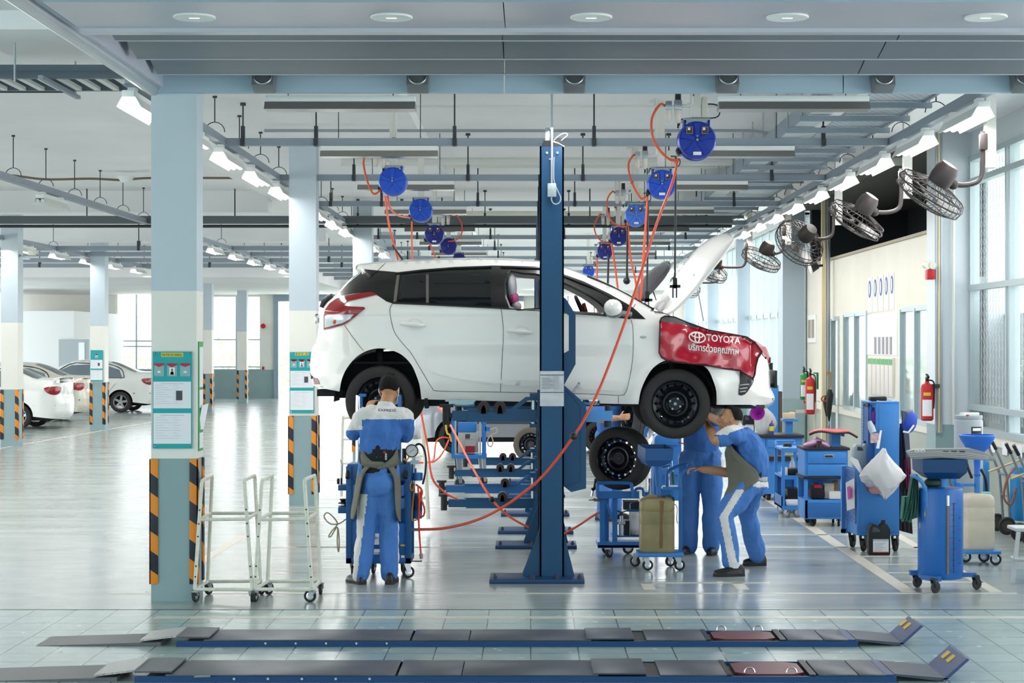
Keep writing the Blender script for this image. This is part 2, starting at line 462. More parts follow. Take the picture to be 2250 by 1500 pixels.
def win_side(n, x, y0, y1, z0, z1, ny, zs=(), fr=.07, glass=GLASS):
    f = MB()
    for i in range(ny + 1):
        y = y0 + (y1 - y0) * i / ny; f.b2(x - .04, x + .06, y - fr / 2, y + fr / 2, z0, z1)
    for z in (z0, z1) + tuple(zs): f.b2(x - .03, x + .05, y0, y1, z - fr / 2, z + fr / 2)
    w = struct('window_%d' % n, f, ALU)
    MB().b2(x, x + .01, y0, y1, z0, z1).build('pane', glass, w)
    return w
OGL = mat('office_glass', 'b8d2d6', .04, alpha=.45, spec=.6)
win_side(4, XP + .015, *w1, 2, glass=OGL); win_side(5, XP + .015, *w2, 2, glass=OGL); win_side(6, XP + .015, *dr, 1, glass=OGL)
# office interior behind the partition, dark loft above it
OFW = mat('office_interior', 'eff1f0', .7)
struct('wall_office_back', MB().b2(8.1, 8.2, 22.5, 33, 0, 4.7), OFW)
struct('wall_office_end', MB().b2(XP + .12, 8.2, 32.7, 32.9, 0, 4.7).b2(XR + .3, 8.2, 22.3, 22.45, 0, 4.7), OFW)
struct('ceiling_office', MB().b2(XP + .13, 8.1, 22.5, 32.7, 2.75, 2.85), OFW)
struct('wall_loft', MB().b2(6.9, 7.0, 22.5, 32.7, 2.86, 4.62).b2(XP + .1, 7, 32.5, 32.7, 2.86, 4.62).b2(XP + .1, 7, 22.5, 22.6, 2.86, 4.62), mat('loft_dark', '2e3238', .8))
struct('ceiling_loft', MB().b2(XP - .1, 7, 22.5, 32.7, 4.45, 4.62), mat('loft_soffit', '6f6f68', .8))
# glazed wall nearer the camera: x = XR, y 13 .. 22
gw = MB()
zs0, zs1 = .955, 4.28
gw.mi = 1; gw.b2(XR, XR + .2, 13.0, 22.0, 0, zs0 - .06)
gw.mi = 0; gw.b2(XR, XR + .2, 13.0, 22.0, zs1, 4.7)
struct('wall_right_glazed', gw, [COLR, WGREEN])
def wyr(px): return XR * F / (px - VX)
ym = wyr(2216)
f = MB(); t = .05
for y in (wyr(2134), ym - .1, ym + .06, 16.9, 16.75, 14.4, 14.25):
    f.b2(XR - .02, XR + .1, y - t / 2, y + t / 2, zs0, zs1)
for z in (zs0, PZ(622, ym), zs1, PZ(905, ym) + .0, PZ(370, ym)): f.b2(XR - .03, XR + .08, 13.0, 22.0, z - .035, z + .035)
W7 = struct('window_7', f, ALU)
MB().b2(XR + .03, XR + .04, 13, 22, zs0, zs1).build('pane', mat('street_glass', 'f2f8f8', .03, alpha=.10), W7)
# expanded metal mesh over the glazing
ms = MB()
for i in range(26):
    y = 18.4 + i * .14
    for s_ in (0, 1):
        pts = [(XR + .12, y + (.07 if (k + s_) % 2 else 0), zs0 + .1 + k * .11) for k in range(30)]
        ms.tube(pts, .0036, 3, cap=False)
ms.build('mesh_screen', mat('mesh_grey', 'c6d1d6', .5), W7)
# glazed wall beyond the office: tall bright strips between steel pillars
f = MB()
for i in range(22):
    y = 33.2 + i * 1.15
    f.b2(XP + .03, XP + .17, y - .07, y + .07, 1.0, 4.4)
for z in (1.0, 2.6, 4.4): f.b2(XP + .05, XP + .15, 33, 58, z - .04, z + .04)
W8 = struct('window_8', f, ALU)
struct('wall_right_sill', MB().b2(XP, XP + .2, 33, 58, 0, .95), PB3)
struct('wall_right_head', MB().b2(XP, XP + .2, 33, 58, 4.4, 4.7), CEIL)
for y in (41.6, 48.6, 55.8):
    col_right(XP - .20, XP + .14, y, y + .35, 4.6, mat('steel_pillar_blue', 'a3b3be', .45))
# wall behind fans near the end of the hall
struct('wall_right_end', MB().b2(XP + .2, 9, 58, 65, 0, 4.7), CREAM)

# ---- entrance canopy: soffit with downlights, three curved blades, blue fascia
FASC = mat('canopy_aluminium', '848b92', .4, .5)
FASB = mat('canopy_blue', 'a9c0cf', .5)
SOFF = mat('canopy_soffit', 'bfbfc9', .36, .45)
m = MB()
m.b2(-2.80, 0 - .16, 10.15, 11.08, 3.955, 4.05).b2(-.154, 9, 10.15, 11.08, 3.955, 4.05)
m.b2(-2.8, 9, 11.0, 11.10, 3.93, 3.96)
struct('ceiling_canopy', m, SOFF)
struct('trim_4', MB().b2(-2.8, 9, 10.05, 10.149, 3.952, 3.9595), FASB)
blades = ((11.30, 11.62, 4.13, 3.985, -2.72), (11.85, 12.50, 4.22, 4.005, -2.77), (12.72, 13.32, 4.26, 4.022, -2.80))
for k, (y0, y1, z0, z1, x0) in enumerate(blades):
    m = MB()
    for xa, xb in ((x0, PX((1104, 1107, 1109)[k], y1) - .004), (PX((1104, 1107, 1109)[k], y1) + .004, PX((1970, 1927, 1885)[k], y1) - .004), (PX((1970, 1927, 1885)[k], y1) + .004, 9)):
        prof = []
        for i in range(9):
            t = i / 8; prof.append((y0 + (y1 - y0) * t, z0 + (z1 - z0) * (t ** .7) - .012 * math.sin(PI * t)))
        prof += [(y1 + .04, z1 + .02), (y1 + .05, 4.3), (y0, 4.3)]
        m.prism([(p[0], p[1]) for p in prof], xb - xa, (xa, 0, 0), (0, 1, 0), (0, 0, 1)) if False else m.loft([[(xa, p[0], p[1]) for p in prof], [(xb, p[0], p[1]) for p in prof]])
    m.mi = 1; m.cyl((x0, y1 + .004, z1), (9, y1 + .004, z1), .007, n=8)  # lighter tube puts a highlight along the blade's lower edge
    struct('ceiling_blade', m, [FASC, SOFF])
m = MB()
for xa, xb in ((-2.9, PX(1108, 13.72) - .004), (PX(1108, 13.72) + .004, PX(1853, 13.72) - .004), (PX(1853, 13.72) + .004, 9)):
    m.b2(xa, xb, 13.72, 13.80, PZ(203, 13.72), 4.45)
struct('wall_canopy_fascia', m, FASB)
struct('trim_5', MB().b2(-2.92, -2.84, 10.0, 13.8, 3.98, 4.5), mat('canopy_lavender', 'c3c8d8', .45, .2))
struct('trim_6', MB().cyl((-2.93, 3, 3.985), (-2.93, 13.8, 3.985), .06, n=20), mat('canopy_bullnose', 'b6bcc2', .3, .6))
struct('ceiling_canopy_top', MB().b2(-2.9, 9, 3, 14.1, 4.46, 4.56), FASC)
struct('ceiling_canopy_outer_shade', MB().b2(-2.8, 12, -3, 10.1, 3.96, 4.06), SOFF)  # outer canopy, extended unseen over the camera to cut front light
struct('wall_light_block', MB().b2(-14, 14, -9, -8.7, -.1, 7), PB3)  # unseen wall behind the camera, added to block front light
# ================================================================ surfaces filled from an outline
def inside(p, poly):
    x, y = p; c = False; n = len(poly)
    for i in range(n):
        x0, y0 = poly[i]; x1, y1 = poly[i - 1]
        if (y0 > y) != (y1 > y) and x < (x1 - x0) * (y - y0) / (y1 - y0) + x0: c = not c
    return c
def seg_dist(p, a, b):
    ax, ay = a; bx, by = b; px, py = p
    dx, dy = bx - ax, by - ay; L = dx * dx + dy * dy
    t = 0 if L == 0 else max(0, min(1, ((px - ax) * dx + (py - ay) * dy) / L))
    return math.hypot(px - ax - t * dx, py - ay - t * dy)
def line_dist(p, line): return min(seg_dist(p, a, b) for a, b in zip(line, line[1:]))
def resample(poly, step, closed=True):
    out = []; n = len(poly)
    for i in range(n if closed else n - 1):
        a, b = poly[i], poly[(i + 1) % n]; k = max(1, int(math.hypot(b[0] - a[0], b[1] - a[1]) / step))
        for j in range(k): out.append((a[0] + (b[0] - a[0]) * j / k, a[1] + (b[1] - a[1]) * j / k))
    if not closed: out.append(poly[-1])
    return out
def sm(poly, k=4, closed=True):   # rounded 2D outline
    n = len(poly); out = []
    for i in range(n if closed else n - 1):
        g = lambda q: poly[q % n] if closed else poly[max(0, min(n - 1, q))]
        p0, p1, p2, p3 = g(i - 1), g(i), g(i + 1), g(i + 2)
        for j in range(k):
            t = j / k
            out.append(tuple(.5 * (2 * p1[d] + (p2[d] - p0[d]) * t + (2 * p0[d] - 5 * p1[d] + 4 * p2[d] - p3[d]) * t * t + (3 * p1[d] - p0[d] - 3 * p2[d] + p3[d]) * t ** 3) for d in (0, 1)))
    if not closed: out.append(poly[-1])
    return out
def fill(outline, holes, step):
    loops = [resample(outline, step)] + [resample(h, step) for h in holes]
    vs, es = [], []
    for lp in loops:
        b = len(vs); vs += lp; es += [(b + i, b + (i + 1) % len(lp)) for i in range(len(lp))]
    edges = [(vs[a], vs[b]) for a, b in es]
    x0 = min(v[0] for v in vs); x1 = max(v[0] for v in vs); y0 = min(v[1] for v in vs); y1 = max(v[1] for v in vs)
    r = 0; y = y0 + step / 2; pts = []
    while y < y1:
        x = x0 + (step / 2 if r % 2 else 0)
        while x < x1:
            if inside((x, y), loops[0]) and not any(inside((x, y), h) for h in loops[1:]) and min(seg_dist((x, y), a, b) for a, b in edges) > step * .45: pts.append((x, y))
            x += step
        y += step * .87; r += 1
    res = delaunay_2d_cdt([Vector(v) for v in vs + pts], es, [], 0, 1e-5)
    tri = []
    for f in res[2]:
        c = (sum(res[0][i][0] for i in f) / len(f), sum(res[0][i][1] for i in f) / len(f))
        if inside(c, loops[0]) and not any(inside(c, h) for h in loops[1:]): tri.append(f)
    return [tuple(v) for v in res[0]], tri
def skin(mb, outline, holes, step, fn, mirror=None, thick=None):
    v2, tri = fill(outline, holes, step)
    sides = [fn] + ([lambda x, y: mirror(fn(x, y))] if mirror else [])
    for g in sides:
        vv = [mb._v(g(*p)) for p in v2]; fs = []
        for f in tri:
            try: fs.append(mb.bm.faces.new([vv[i] for i in f]))
            except ValueError: pass
        mb._mark(fs)
        for v in vv:
            if not v.link_faces: mb.bm.verts.remove(v)
    return mb
def solid(o, t, off=0):
    m = o.modifiers.new('thickness', 'SOLIDIFY'); m.thickness = t; m.offset = off
    return o
def mesh_text(s, size, bold=0.):
    c = bpy.data.curves.new('lettering', 'FONT'); c.body = s; c.size = size; c.align_x = 'LEFT'; c.resolution_u = 4; c.offset = bold
    o = bpy.data.objects.new('lettering', c); COL.objects.link(o)
    dg = bpy.context.evaluated_depsgraph_get(); dg.update()
    me = bpy.data.meshes.new_from_object(o.evaluated_get(dg))
    bpy.data.objects.remove(o); bpy.data.curves.remove(c)
    return me
def put(me, name, m, parent=None, off=None):
    if off is not None: me.transform(Matrix.Translation(-Vector(off)))
    me.materials.clear(); me.materials.append(m)
    o = bpy.data.objects.new(name, me); COL.objects.link(o)
    if parent is not None: o.parent = parent
    return o

# ================================================================ the white hatchback on the lift
CARW = mat('car_white', 'eeeae4', .22, coat=.8)
CARB = mat('car_black_trim', '1c1a1a', .3, coat=.3)
TINT = mat('tinted_glass', '0e0f12', .05, spec=.9)
LAMP_R = mat('tail_lamp_red', '8e0f17', .12, coat=.8)
LAMP_C = mat('tail_lamp_clear', 'c9d3d6', .15, .3, coat=.6)
SEAM = mat('panel_gap', '3b3a38', .7)
WSHIELD = mat('windscreen', '9fb0b0', .03, alpha=.35, spec=.8)
UNDER = mat('underbody', '1a1b1d', .7)
RIM = mat('black_steel_wheel', '1f2125', .26, .5); NUT = mat('nut_steel', '8d9193', .3, .9)
Y0, HW = 15.49, .845
YC = Y0 + HW
sil = [(690, 848), (684, 828), (683, 800), (687, 768), (697, 745), (702, 713), (707, 687), (717, 669), (730, 657), (746, 639), (765, 620), (783, 605), (794, 597),
       (783, 589), (784, 584), (800, 582.5), (847, 577), (917, 573.5), (990, 571), (1090, 571), (1186, 577), (1241, 592), (1283, 607), (1337, 629), (1379, 651), (1417, 673), (1432, 681), (1457, 686),
       (1481, 697), (1523, 719), (1563, 730), (1630, 740), (1664, 762), (1682, 790), (1688, 820), (1690, 855), (1697, 873), (1696, 881), (1681, 889)]
arch_f = [(1574, 889), (1574, 860), (1566, 833), (1555, 811), (1535, 798), (1510, 791), (1485, 789), (1462, 792), (1445, 800), (1430, 814), (1416, 838), (1407, 862), (1403, 888)]
arch_r = [(926, 877), (922, 847), (915, 825), (904, 801), (885, 781), (863, 770), (837, 765), (810, 769), (783, 784), (762, 809), (751, 833), (746, 860)]
body_poly = sm(sil, 3, False) + [(1574, 889)] + sm(arch_f, 3, False) + sm(arch_r, 3, False) + [(715, 854)]
def cinset(px, py):
    d = line_dist((px, py), sil)
    r = 42.; i = 0.
    if d < r: i += .12 * (1 - d / r) ** 2.2
    h = max(0., 690 - py); i += .0017 * h * min(1, h / 60)
    if px < 800: i += .20 * ((800 - px) / 115) ** 2.2
    if px > 1570: i += .30 * ((px - 1570) / 125) ** 2
    if py > 820: i += .03 * ((py - 820) / 60) ** 2
    # shoulder crease and hollow of the doors
    i += .010 * math.exp(-((py - 700) / 12) ** 2) + .012 * math.exp(-((py - 790) / 26) ** 2) * (1 if 930 < px < 1400 else .2)
    # flared arches
    for cx, cy in ((1485, 884), (837, 878)):
        q = math.hypot(px - cx, py - cy)
        if 85 < q < 150: i -= .022 * math.exp(-((q - 98) / 16) ** 2)
    return i
def car3(px, py, off=0.): return P(px, py, Y0 + cinset(px, py) - off)
def cmir(p): return Vector((p.x, 2 * YC - p.y, p.z))
CAR = thing('car', 'white hatchback with its bonnet open, raised on the two-post lift', 'car', (PX(1166, YC) + .1, YC, PZ(960, Y0)))
CO = CAR.location
win_open = sm([(1111, 600), (1150, 599), (1190, 603), (1241, 621), (1290, 645), (1326, 671), (1330, 689), (1290, 689), (1241, 685), (1186, 680), (1119, 676)], 3)
b = MB(); skin(b, body_poly, [win_open], 8, car3, cmir)
# skin over roof, tail and nose between the two sides
s2 = sm(sil, 3, False); ns = len(s2); NJ = 9
def strip(i0, i1, bulge, mi):
    b.mi = mi; rows = []
    for i in range(i0, i1 + 1):
        px, py = s2[i]; a = car3(px, py); c = cmir(a)
        pa = Vector(s2[max(i - 1, 0)]); pb = Vector(s2[min(i + 1, ns - 1)]); t = (pb - pa).normalized()
        nrm = Vector((t.y, 0, t.x)) * 1.0        # outward (px right, py down) -> (x, z)
        row = []
        for j in range(NJ + 1):
            q = j / NJ; p = a.lerp(c, q); p += nrm * bulge * (1 - (2 * q - 1) ** 2)
            row.append(p)
        rows.append(row)
    for r0, r1 in zip(rows, rows[1:]):
        for j in range(NJ):
            b.mi = 0 if (j in (0, NJ - 1) and mi == 2) else mi
            b.face((r0[j], r0[j + 1], r1[j + 1], r1[j]))
seg_i = lambda k: 3 * k
strip(0, seg_i(9), .05, 0); strip(seg_i(9), seg_i(12), .05, 1); strip(seg_i(12), seg_i(20), .04, 0); strip(seg_i(20), seg_i(26), .05, 2); strip(seg_i(26), seg_i(33), -.03, 3); strip(seg_i(33), ns - 1, .06, 0)
o = b.build('body_shell', [CARW, TINT, WSHIELD, UNDER], CAR, 75, CO)
bmesh_m = o.modifiers.new('weld', 'WELD'); bmesh_m.merge_threshold = .002
# black glasshouse band with the tinted rear windows
gh = [(800, 594), (831, 594), (877, 598), (927, 592), (1000, 586), (1085, 583), (1186, 585), (1241, 603), (1283, 618), (1337, 644), (1385, 671), (1400, 683), (1419, 701), (1385, 700), (1315, 693), (1241, 688), (1186, 683), (1101, 679), (1077, 676), (935, 669), (862, 666), (849, 662), (836, 653), (827, 647), (817, 641), (794, 643), (775, 645), (748, 650), (746.5, 641), (765, 622), (783, 607), (795, 598)]
b = MB(); skin(b, gh, [win_open], 9, lambda x, y: car3(x, y, .004), cmir)
GH = b.build('glasshouse_trim', CARB, CAR, 40, CO)
for poly in ([(880, 605), (935, 602), (936, 664), (874, 661)], [(943, 601), (1076, 596), (1079, 672), (943, 665)]):
    b = MB(); skin(b, poly, [], 12, lambda x, y: car3(x, y, .007)); b.build('rear_side_window', TINT, GH, 40, CO)
b = MB(); skin(b, [(864, 664), (871, 662), (878, 604), (872, 602), (868, 630)], [], 9, lambda x, y: car3(x, y, .010)); skin(b, [(936, 603), (942, 603), (942, 665), (936, 665)], [], 9, lambda x, y: car3(x, y, .010))
b.build('window_divider', mat('satin_grey', '77706a', .35, .3), GH, 40, CO)
b = MB(); b.tube([car3(x, y, .016) for x, y in ((868, 601), (927, 594), (1000, 588.5), (1080, 586))], .010, 6); b.tube([car3(x, y, .016) for x, y in ((1100, 586), (1186, 589), (1241, 607), (1300, 631), (1370, 668))], .010, 6)
b.build('rain_visor', CARB, GH, 40, CO)
b = MB(); b.tube([car3(x, y, .008) for x, y in ((863, 666), (935, 669), (1077, 676), (1186, 682), (1241, 687), (1315, 692), (1385, 700))], .006, 6); b.build('belt_moulding', CARB, GH, 40, CO)
# open window frame thickness
b = MB(); b.tube([car3(x, y, -.02) for x, y in win_open], .018, 6, closed=True); b.build('window_seal', CARB, GH, 40, CO)
b = MB()
for ln in ([(862, 667), (857, 677), (857, 688), (862, 715), (870, 735), (889, 759), (903, 775), (922, 807), (941, 839), (950, 852), (967, 859), (1099, 861), (1290, 865), (1363, 868), (1374, 862), (1379, 850), (1387, 812), (1391, 775), (1391, 727), (1387, 702)],
           [(1101, 679), (1106, 727), (1103, 793), (1101, 833), (1099, 861)], [(757, 714), (775, 740), (799, 771)], [(847, 578), (836, 588), (831, 594)], [(1359, 870), (1359, 886)], [(1389, 680), (1396, 668)]):
    b.tube([car3(x, y, .0005) for x, y in sm(ln, 4, False)], .0028, 4)
b.build('door_gaps', SEAM, CAR, 40, CO)
tl = [(711, 724), (711, 693), (714, 680), (724, 666), (738, 656), (754, 650), (794, 643), (817, 641), (828, 647), (803, 653), (765, 661), (757, 666), (755, 671), (770, 673), (799, 674), (803, 677), (791, 687), (770, 704), (755, 713), (730, 720)]
b = MB(); skin(b, tl, [], 6, lambda x, y: car3(x, y, .010)); TL = b.build('tail_lamp', LAMP_R, CAR, 40, CO)
b = MB(); skin(b, [(713, 694), (720, 691), (778, 690.5), (765, 703), (752, 710), (713, 720)], [], 6, lambda x, y: car3(x, y, .014)); b.build('clear_lens', LAMP_C, TL, 40, CO)
b = MB(); b.ball(car3(736, 707, .016), (.02, .006, .02), 10); b.build('indicator_bulb', ORANGE, TL, 40, CO)
b = MB(); skin(b, [(687, 829), (697, 831), (703, 844), (690, 844)], [], 5, lambda x, y: car3(x, y, .008)); b.build('bumper_reflector', LAMP_R, CAR, 40, CO)
def handle(cx, cy):
    b = MB(); b.mi = 1
    skin(b, sm([(cx - 10, cy - 8), (cx + 4, cy - 12), (cx + 22, cy - 4), (cx + 20, cy + 8), (cx + 4, cy + 13), (cx - 8, cy + 8)], 3), [], 4, lambda x, y: car3(x, y, .003 - .010 * max(0, 1 - math.hypot((x - cx - 5) / 17, (y - cy) / 11))))
    b.mi = 0
    rings = []
    for k in range(11):
        t = k / 10; x = cx - 28 + 56 * t; y = cy - 1 + 5 * t; o_ = car3(x, y, .030 if .12 < t < .88 else .008)
        r = .021 * (math.sin(PI * min(1, max(0, t * .9 + .05))) ** .35)
        rings.append([o_ + V(0, math.sin(a) * r * .7, math.cos(a) * r) for a in [2 * PI * j / 8 for j in range(8)]])
    b.loft(rings); b.build('door_handle', [CARW, mat('handle_recess', 'e2e1dc', .25, coat=.6)], CAR, 50, CO)
handle(907, 711); handle(1142, 727)
b = MB(); b.ball(car3(1413, 740, .004), (.03, .008, .013), 12); b.build('side_indicator', mat('indicator_clear', 'b8bcbd', .2), CAR, 40, CO)
b = MB(); skin(b, sm([(950, 812), (1000, 820), (1098, 832), (1098, 843), (1020, 834), (962, 822)], 2), [], 6, lambda x, y: car3(x, y, .010)); skin(b, [(1104, 833), (1241, 838), (1372, 840), (1373, 852), (1366, 859), (1241, 853), (1104, 845)], [], 8, lambda x, y: car3(x, y, .010)); b.build('door_moulding', CARW, CAR, 40, CO)
# mirror
b = MB(); mp = P(1347, 676, 15.33)
b.ball(mp, (.082, .10, .075), 16); b.mi = 1; b.ball(mp + V(.01, .05, -.055), (.07, .10, .035), 12); b.tube([mp + V(.03, .05, -.04), car3(1385, 690, .0)], .025, 8)
b.build('wing_mirror', [CARW, mat('mirror_grey', '6b6e73', .3)], CAR, 50, CO)
# nose: lower grille and lamp pocket, plate bracket
b = MB(); skin(b, sm([(1627, 806), (1645, 822), (1657, 834), (1648, 852), (1637, 866), (1623, 867), (1626, 840)], 2), [], 5, lambda x, y: car3(x, y, .006)); G = b.build('lower_grille', BLACK, CAR, 40, CO)
b = MB()
for y in (846, 854, 861): b.tube([car3(1625, y, .012), car3(1646 - (y - 846) * .5, y - 2, .012)], .006, 5)
b.torus(car3(1645, 838, .012), (0, 1, 0), .03, .006, 16, 5); b.build('grille_bars', mat('grille_silver', '8d9094', .3, .6), G, 40, CO)
b = MB(); b.box(P(1697, 832, YC), (.02, .5, .16)); b.box(P(1693, 846, YC), (.05, .3, .03)); b.build('number_plate_holder', BLACK, CAR, 40, CO)
b = MB(); skin(b, sm([(1577, 876), (1640, 876), (1680, 872), (1697, 874), (1696, 882), (1681, 889), (1577, 889)], 1), [], 7, lambda x, y: car3(x, y, .014)); b.build('bumper_lip', CARW, CAR, 40, CO)
# spoiler, wiper, badge at the tail
b = MB(); a_ = P(783, 585, Y0 + .33); c_ = P(846, 578, Y0 + .22)
b.loft([[P(x, y, Yq) for x, y in ((782, 584), (812, 581), (846, 577), (832, 592), (800, 592), (784, 589))] for Yq in (Y0 + .34, YC, 2 * YC - Y0 - .34)])
b.build('roof_spoiler', CARW, CAR, 40, CO)
b = MB(); skin(b, [(800, 591), (831, 594), (809, 611)], [], 5, lambda x, y: car3(x, y, .012)); b.build('spoiler_cheek', BLACK, CAR, 40, CO)
b = MB(); b.tube([P(x, y, YC) for x, y in ((708, 676), (712, 664), (722, 655), (732, 651))], .03, 8); b.build('rear_wiper', BLACK, CAR, 40, CO)
b = MB(); b.box(P(699, 700, YC), (.03, .3, .09), None, .01); b.build('tailgate_handle', CHROME, CAR, 40, CO)
b = MB(); b.tube([P(887, 574, YC - .1), P(862, 538, YC - .1)], [.012, .006], 6); b.build('roof_aerial', BLACK, CAR, 40, CO)
# arches, underbody
b = MB()
for cx, cy, rr in ((1485, 886, 92), (837, 878, 106)):
    c0 = P(cx, cy, Y0); r = rr / 251.8
    for sgn in (1, -1):
        prev = None
        for k in range(17):
            a = -.05 + (PI + .1) * k / 16
            p = V(c0.x + r * math.cos(a), Y0 + .07 if sgn > 0 else 2 * YC - Y0 - .07, c0.z + r * math.sin(a)); q = p + V(0, .5 * sgn, 0)
            if prev: b.face((prev[0], p, q, prev[1]))
            prev = (p, q)
        b.prism([(c0.x + r * math.cos(PI * k / 16), c0.z + r * math.sin(PI * k / 16)) for k in range(17)], .01, (0, (Y0 + .50) if sgn > 0 else (2 * YC - Y0 - .50), 0))
b.b2(PX(930, Y0), PX(1400, Y0), Y0 + .12, 2 * YC - Y0 - .12, PZ(893, Y0), PZ(874, Y0))
b.b2(PX(700, Y0), PX(930, Y0), Y0 + .55, 2 * YC - Y0 - .55, PZ(862, Y0), PZ(800, Y0)); b.b2(PX(1400, Y0), PX(1670, Y0), Y0 + .5, 2 * YC - Y0 - .5, PZ(893, Y0), PZ(760, Y0))
b.box(P(728, 862, Y0 + .35), (.22, .3, .06)); b.box(P(1610, 893, Y0 + .3), (.36, .4, .02))
b.box(P(938, 885, Y0 + .1), (.03, .2, .09))
b.build('underbody', UNDER, CAR, 30, CO)
# wheels
def wheel_parts(root, c, out, wr=.306, rimr=.214, wid=.185, nut=True, tilt=None, off=None, tyre_mat=RUBBER, alloy=False, tag_name='wheel'):
    """tyre with tread, dished steel disc with round holes; out = unit vector pointing out of the car"""
    c = Vector(c); o_ = Vector(out)
    prof = [(rimr, -wid * .48), (rimr + .03, -wid * .5), (wr - .045, -wid * .5), (wr - .015, -wid * .46), (wr, -wid * .36), (wr + .001, -.03), (wr - .006, -.027), (wr - .006, -.021), (wr + .002, -.018), (wr + .002, .018), (wr - .006, .021), (wr - .006, .027), (wr + .001, .03), (wr, wid * .36), (wr - .015, wid * .46), (wr - .045, wid * .5), (rimr + .03, wid * .5), (rimr + .006, wid * .47), (rimr, wid * .40)]
    w = MB().lathe(prof, c, o_, 48, cap=False).build(tag_name, tyre_mat, root, 50, off)
    u = o_.orthogonal().normalized(); v = o_.cross(u)
    d = MB(); N = 48
    prof = [(rimr + .004, wid * .47), (rimr - .004, wid * .47), (rimr - .014, wid * .40), (rimr - .02, wid * .12)]
    d.lathe(prof, c, o_, N, cap=False)
    d.lathe([(rimr - .02, wid * .12), (rimr, -wid * .45)], c, o_, N, cap=False)
    if not alloy:
        r1, r2, h1, h2 = rimr - .02, .118, wid * .12, wid * .20
        nh = 16; hr = .0115; rm = (r1 + r2) / 2 + .012
        outl = [(r1 * math.cos(2 * PI * k / 64), r1 * math.sin(2 * PI * k / 64)) for k in range(64)]
        inn = [(r2 * math.cos(2 * PI * k / 48), r2 * math.sin(2 * PI * k / 48)) for k in range(48)]
        hs = [inn] + [[(rm * math.cos(2 * PI * q / nh) + hr * math.cos(PI * k / 4), rm * math.sin(2 * PI * q / nh) + hr * math.sin(PI * k / 4)) for k in range(8)] for q in range(nh)]
        def f_(x, y):
            r = math.hypot(x, y); t = (r1 - r) / (r1 - r2)
            return c + u * x + v * y + o_ * (h1 + (h2 - h1) * t - .02 * math.sin(PI * max(0, min(1, t))))
        skin(d, outl, hs, .03, f_)
        d.lathe([(.118, h2), (.110, h2 + .016), (.095, h2 + .018), (.080, h2 - .004), (.062, h2 - .012), (.058, h2 - .004), (.034, h2 - .004), (.032, h2 + .004), (.002, h2 + .004)], c, o_, 40, cap=False)
    else:
        for k in range(5):
            a = 2 * PI * k / 5; e = u * math.cos(a) + v * math.sin(a); s_ = -u * math.sin(a) + v * math.cos(a)
            d.loft([[c + e * r + s_ * w_ + o_ * h for w_, h in ((-ww, .05), (ww, .05), (ww, .02), (-ww, .02))] for r, ww in ((.03, .03), (.12, .034), (rimr - .01, .022))])
        d.cyl(c + o_ * .02, c + o_ * .06, .05, n=16)
    rim = d.build('rim', mat('alloy_wheel', 'b9bcc0', .3, .7) if alloy else RIM, w, 40, off)
    if nut:
        for k in range(4):
            a = PI / 2 * k + .3; e = u * math.cos(a) + v * math.sin(a); MB().cyl(c + e * .05 + o_ * (wid * .2 - .006), c + e * .05 + o_ * (wid * .2 + .010), .010, n=6).build('wheel_nut', NUT, w, 40, off)
        MB().cyl(c + o_ * (wid * .2), c + o_ * (wid * .2 + .018), .014, n=10).build('hub_cap', NUT, w, 40, off)
    return w
wheel_parts(CAR, P(1482.7, 886.5, Y0 + .10), (0, -1, 0), off=CO); wheel_parts(CAR, P(837, 880, Y0 + .10), (0, -1, 0), off=CO)
for px, py in ((1482.7, 886.5), (837, 880)):
    p = P(px, py, Y0 + .10); wheel_parts(CAR, (p.x, 2 * YC - Y0 - .10, p.z), (0, 1, 0), off=CO, nut=False)
b = MB(); 
for px, py in ((1482.7, 886.5), (837, 880)):
    p = P(px, py, Y0 + .1); b.cyl((p.x, Y0 + .1, p.z), (p.x, 2 * YC - Y0 - .1, p.z), .04); b.cyl((p.x, Y0 + .12, p.z), (p.x, Y0 + .16, p.z), .12, n=24); b.cyl((p.x, Y0 + .25, p.z), (p.x - .03, Y0 + .32, p.z + .45), .035)
b.build('axle', UNDER, CAR, 40, CO)
# bonnet held open on its stay
hood_top = sm([(1440, 679), (1452, 654), (1480, 614), (1520, 561), (1547, 535), (1573, 520), (1599, 513)], 3, False)
b = MB(); rows = []
for i, (px, py) in enumerate(hood_top):
    t = i / (len(hood_top) - 1); w_ = 54 * math.sin(PI * (.12 + .80 * t)) ** .8
    row = []
    for j in range(13):
        q = j / 6 - 1; y = YC + q * .66 * (1 - .12 * t)
        dd_ = w_ * abs(q) ** 2.2
        row.append(P(px + dd_ * .80, py + dd_ * .62, y))
    rows.append(row)
b.loft(rows, closed=False, cap=False)
solid(b.build('bonnet', CARW, CAR, 60, CO), .018)
b = MB(); b.tube([P(1524, 602, YC - .5), P(1534, 640, YC - .5), P(1546, 705, YC - .5)], .006, 5); b.build('bonnet_stay', GALV, CAR, 40, CO)
b = MB(); b.tube([P(x, y, Y0 + .35) for x, y in ((1438, 678), (1446, 664), (1462, 657), (1470, 652))], .016, 6); b.tube([P(x, y, Y0 + .35) for x, y in ((1452, 682), (1460, 668), (1470, 655))], .014, 6); b.build('bonnet_hinge', CARW, CAR, 40, CO)
b = MB(); b.tube([P(x, y, Y0 + .3) for x, y in ((1290, 607), (1337, 627), (1380, 649), (1420, 671), (1437, 680))], .012, 6); b.build('windscreen_seal', CARB, CAR, 40, CO)
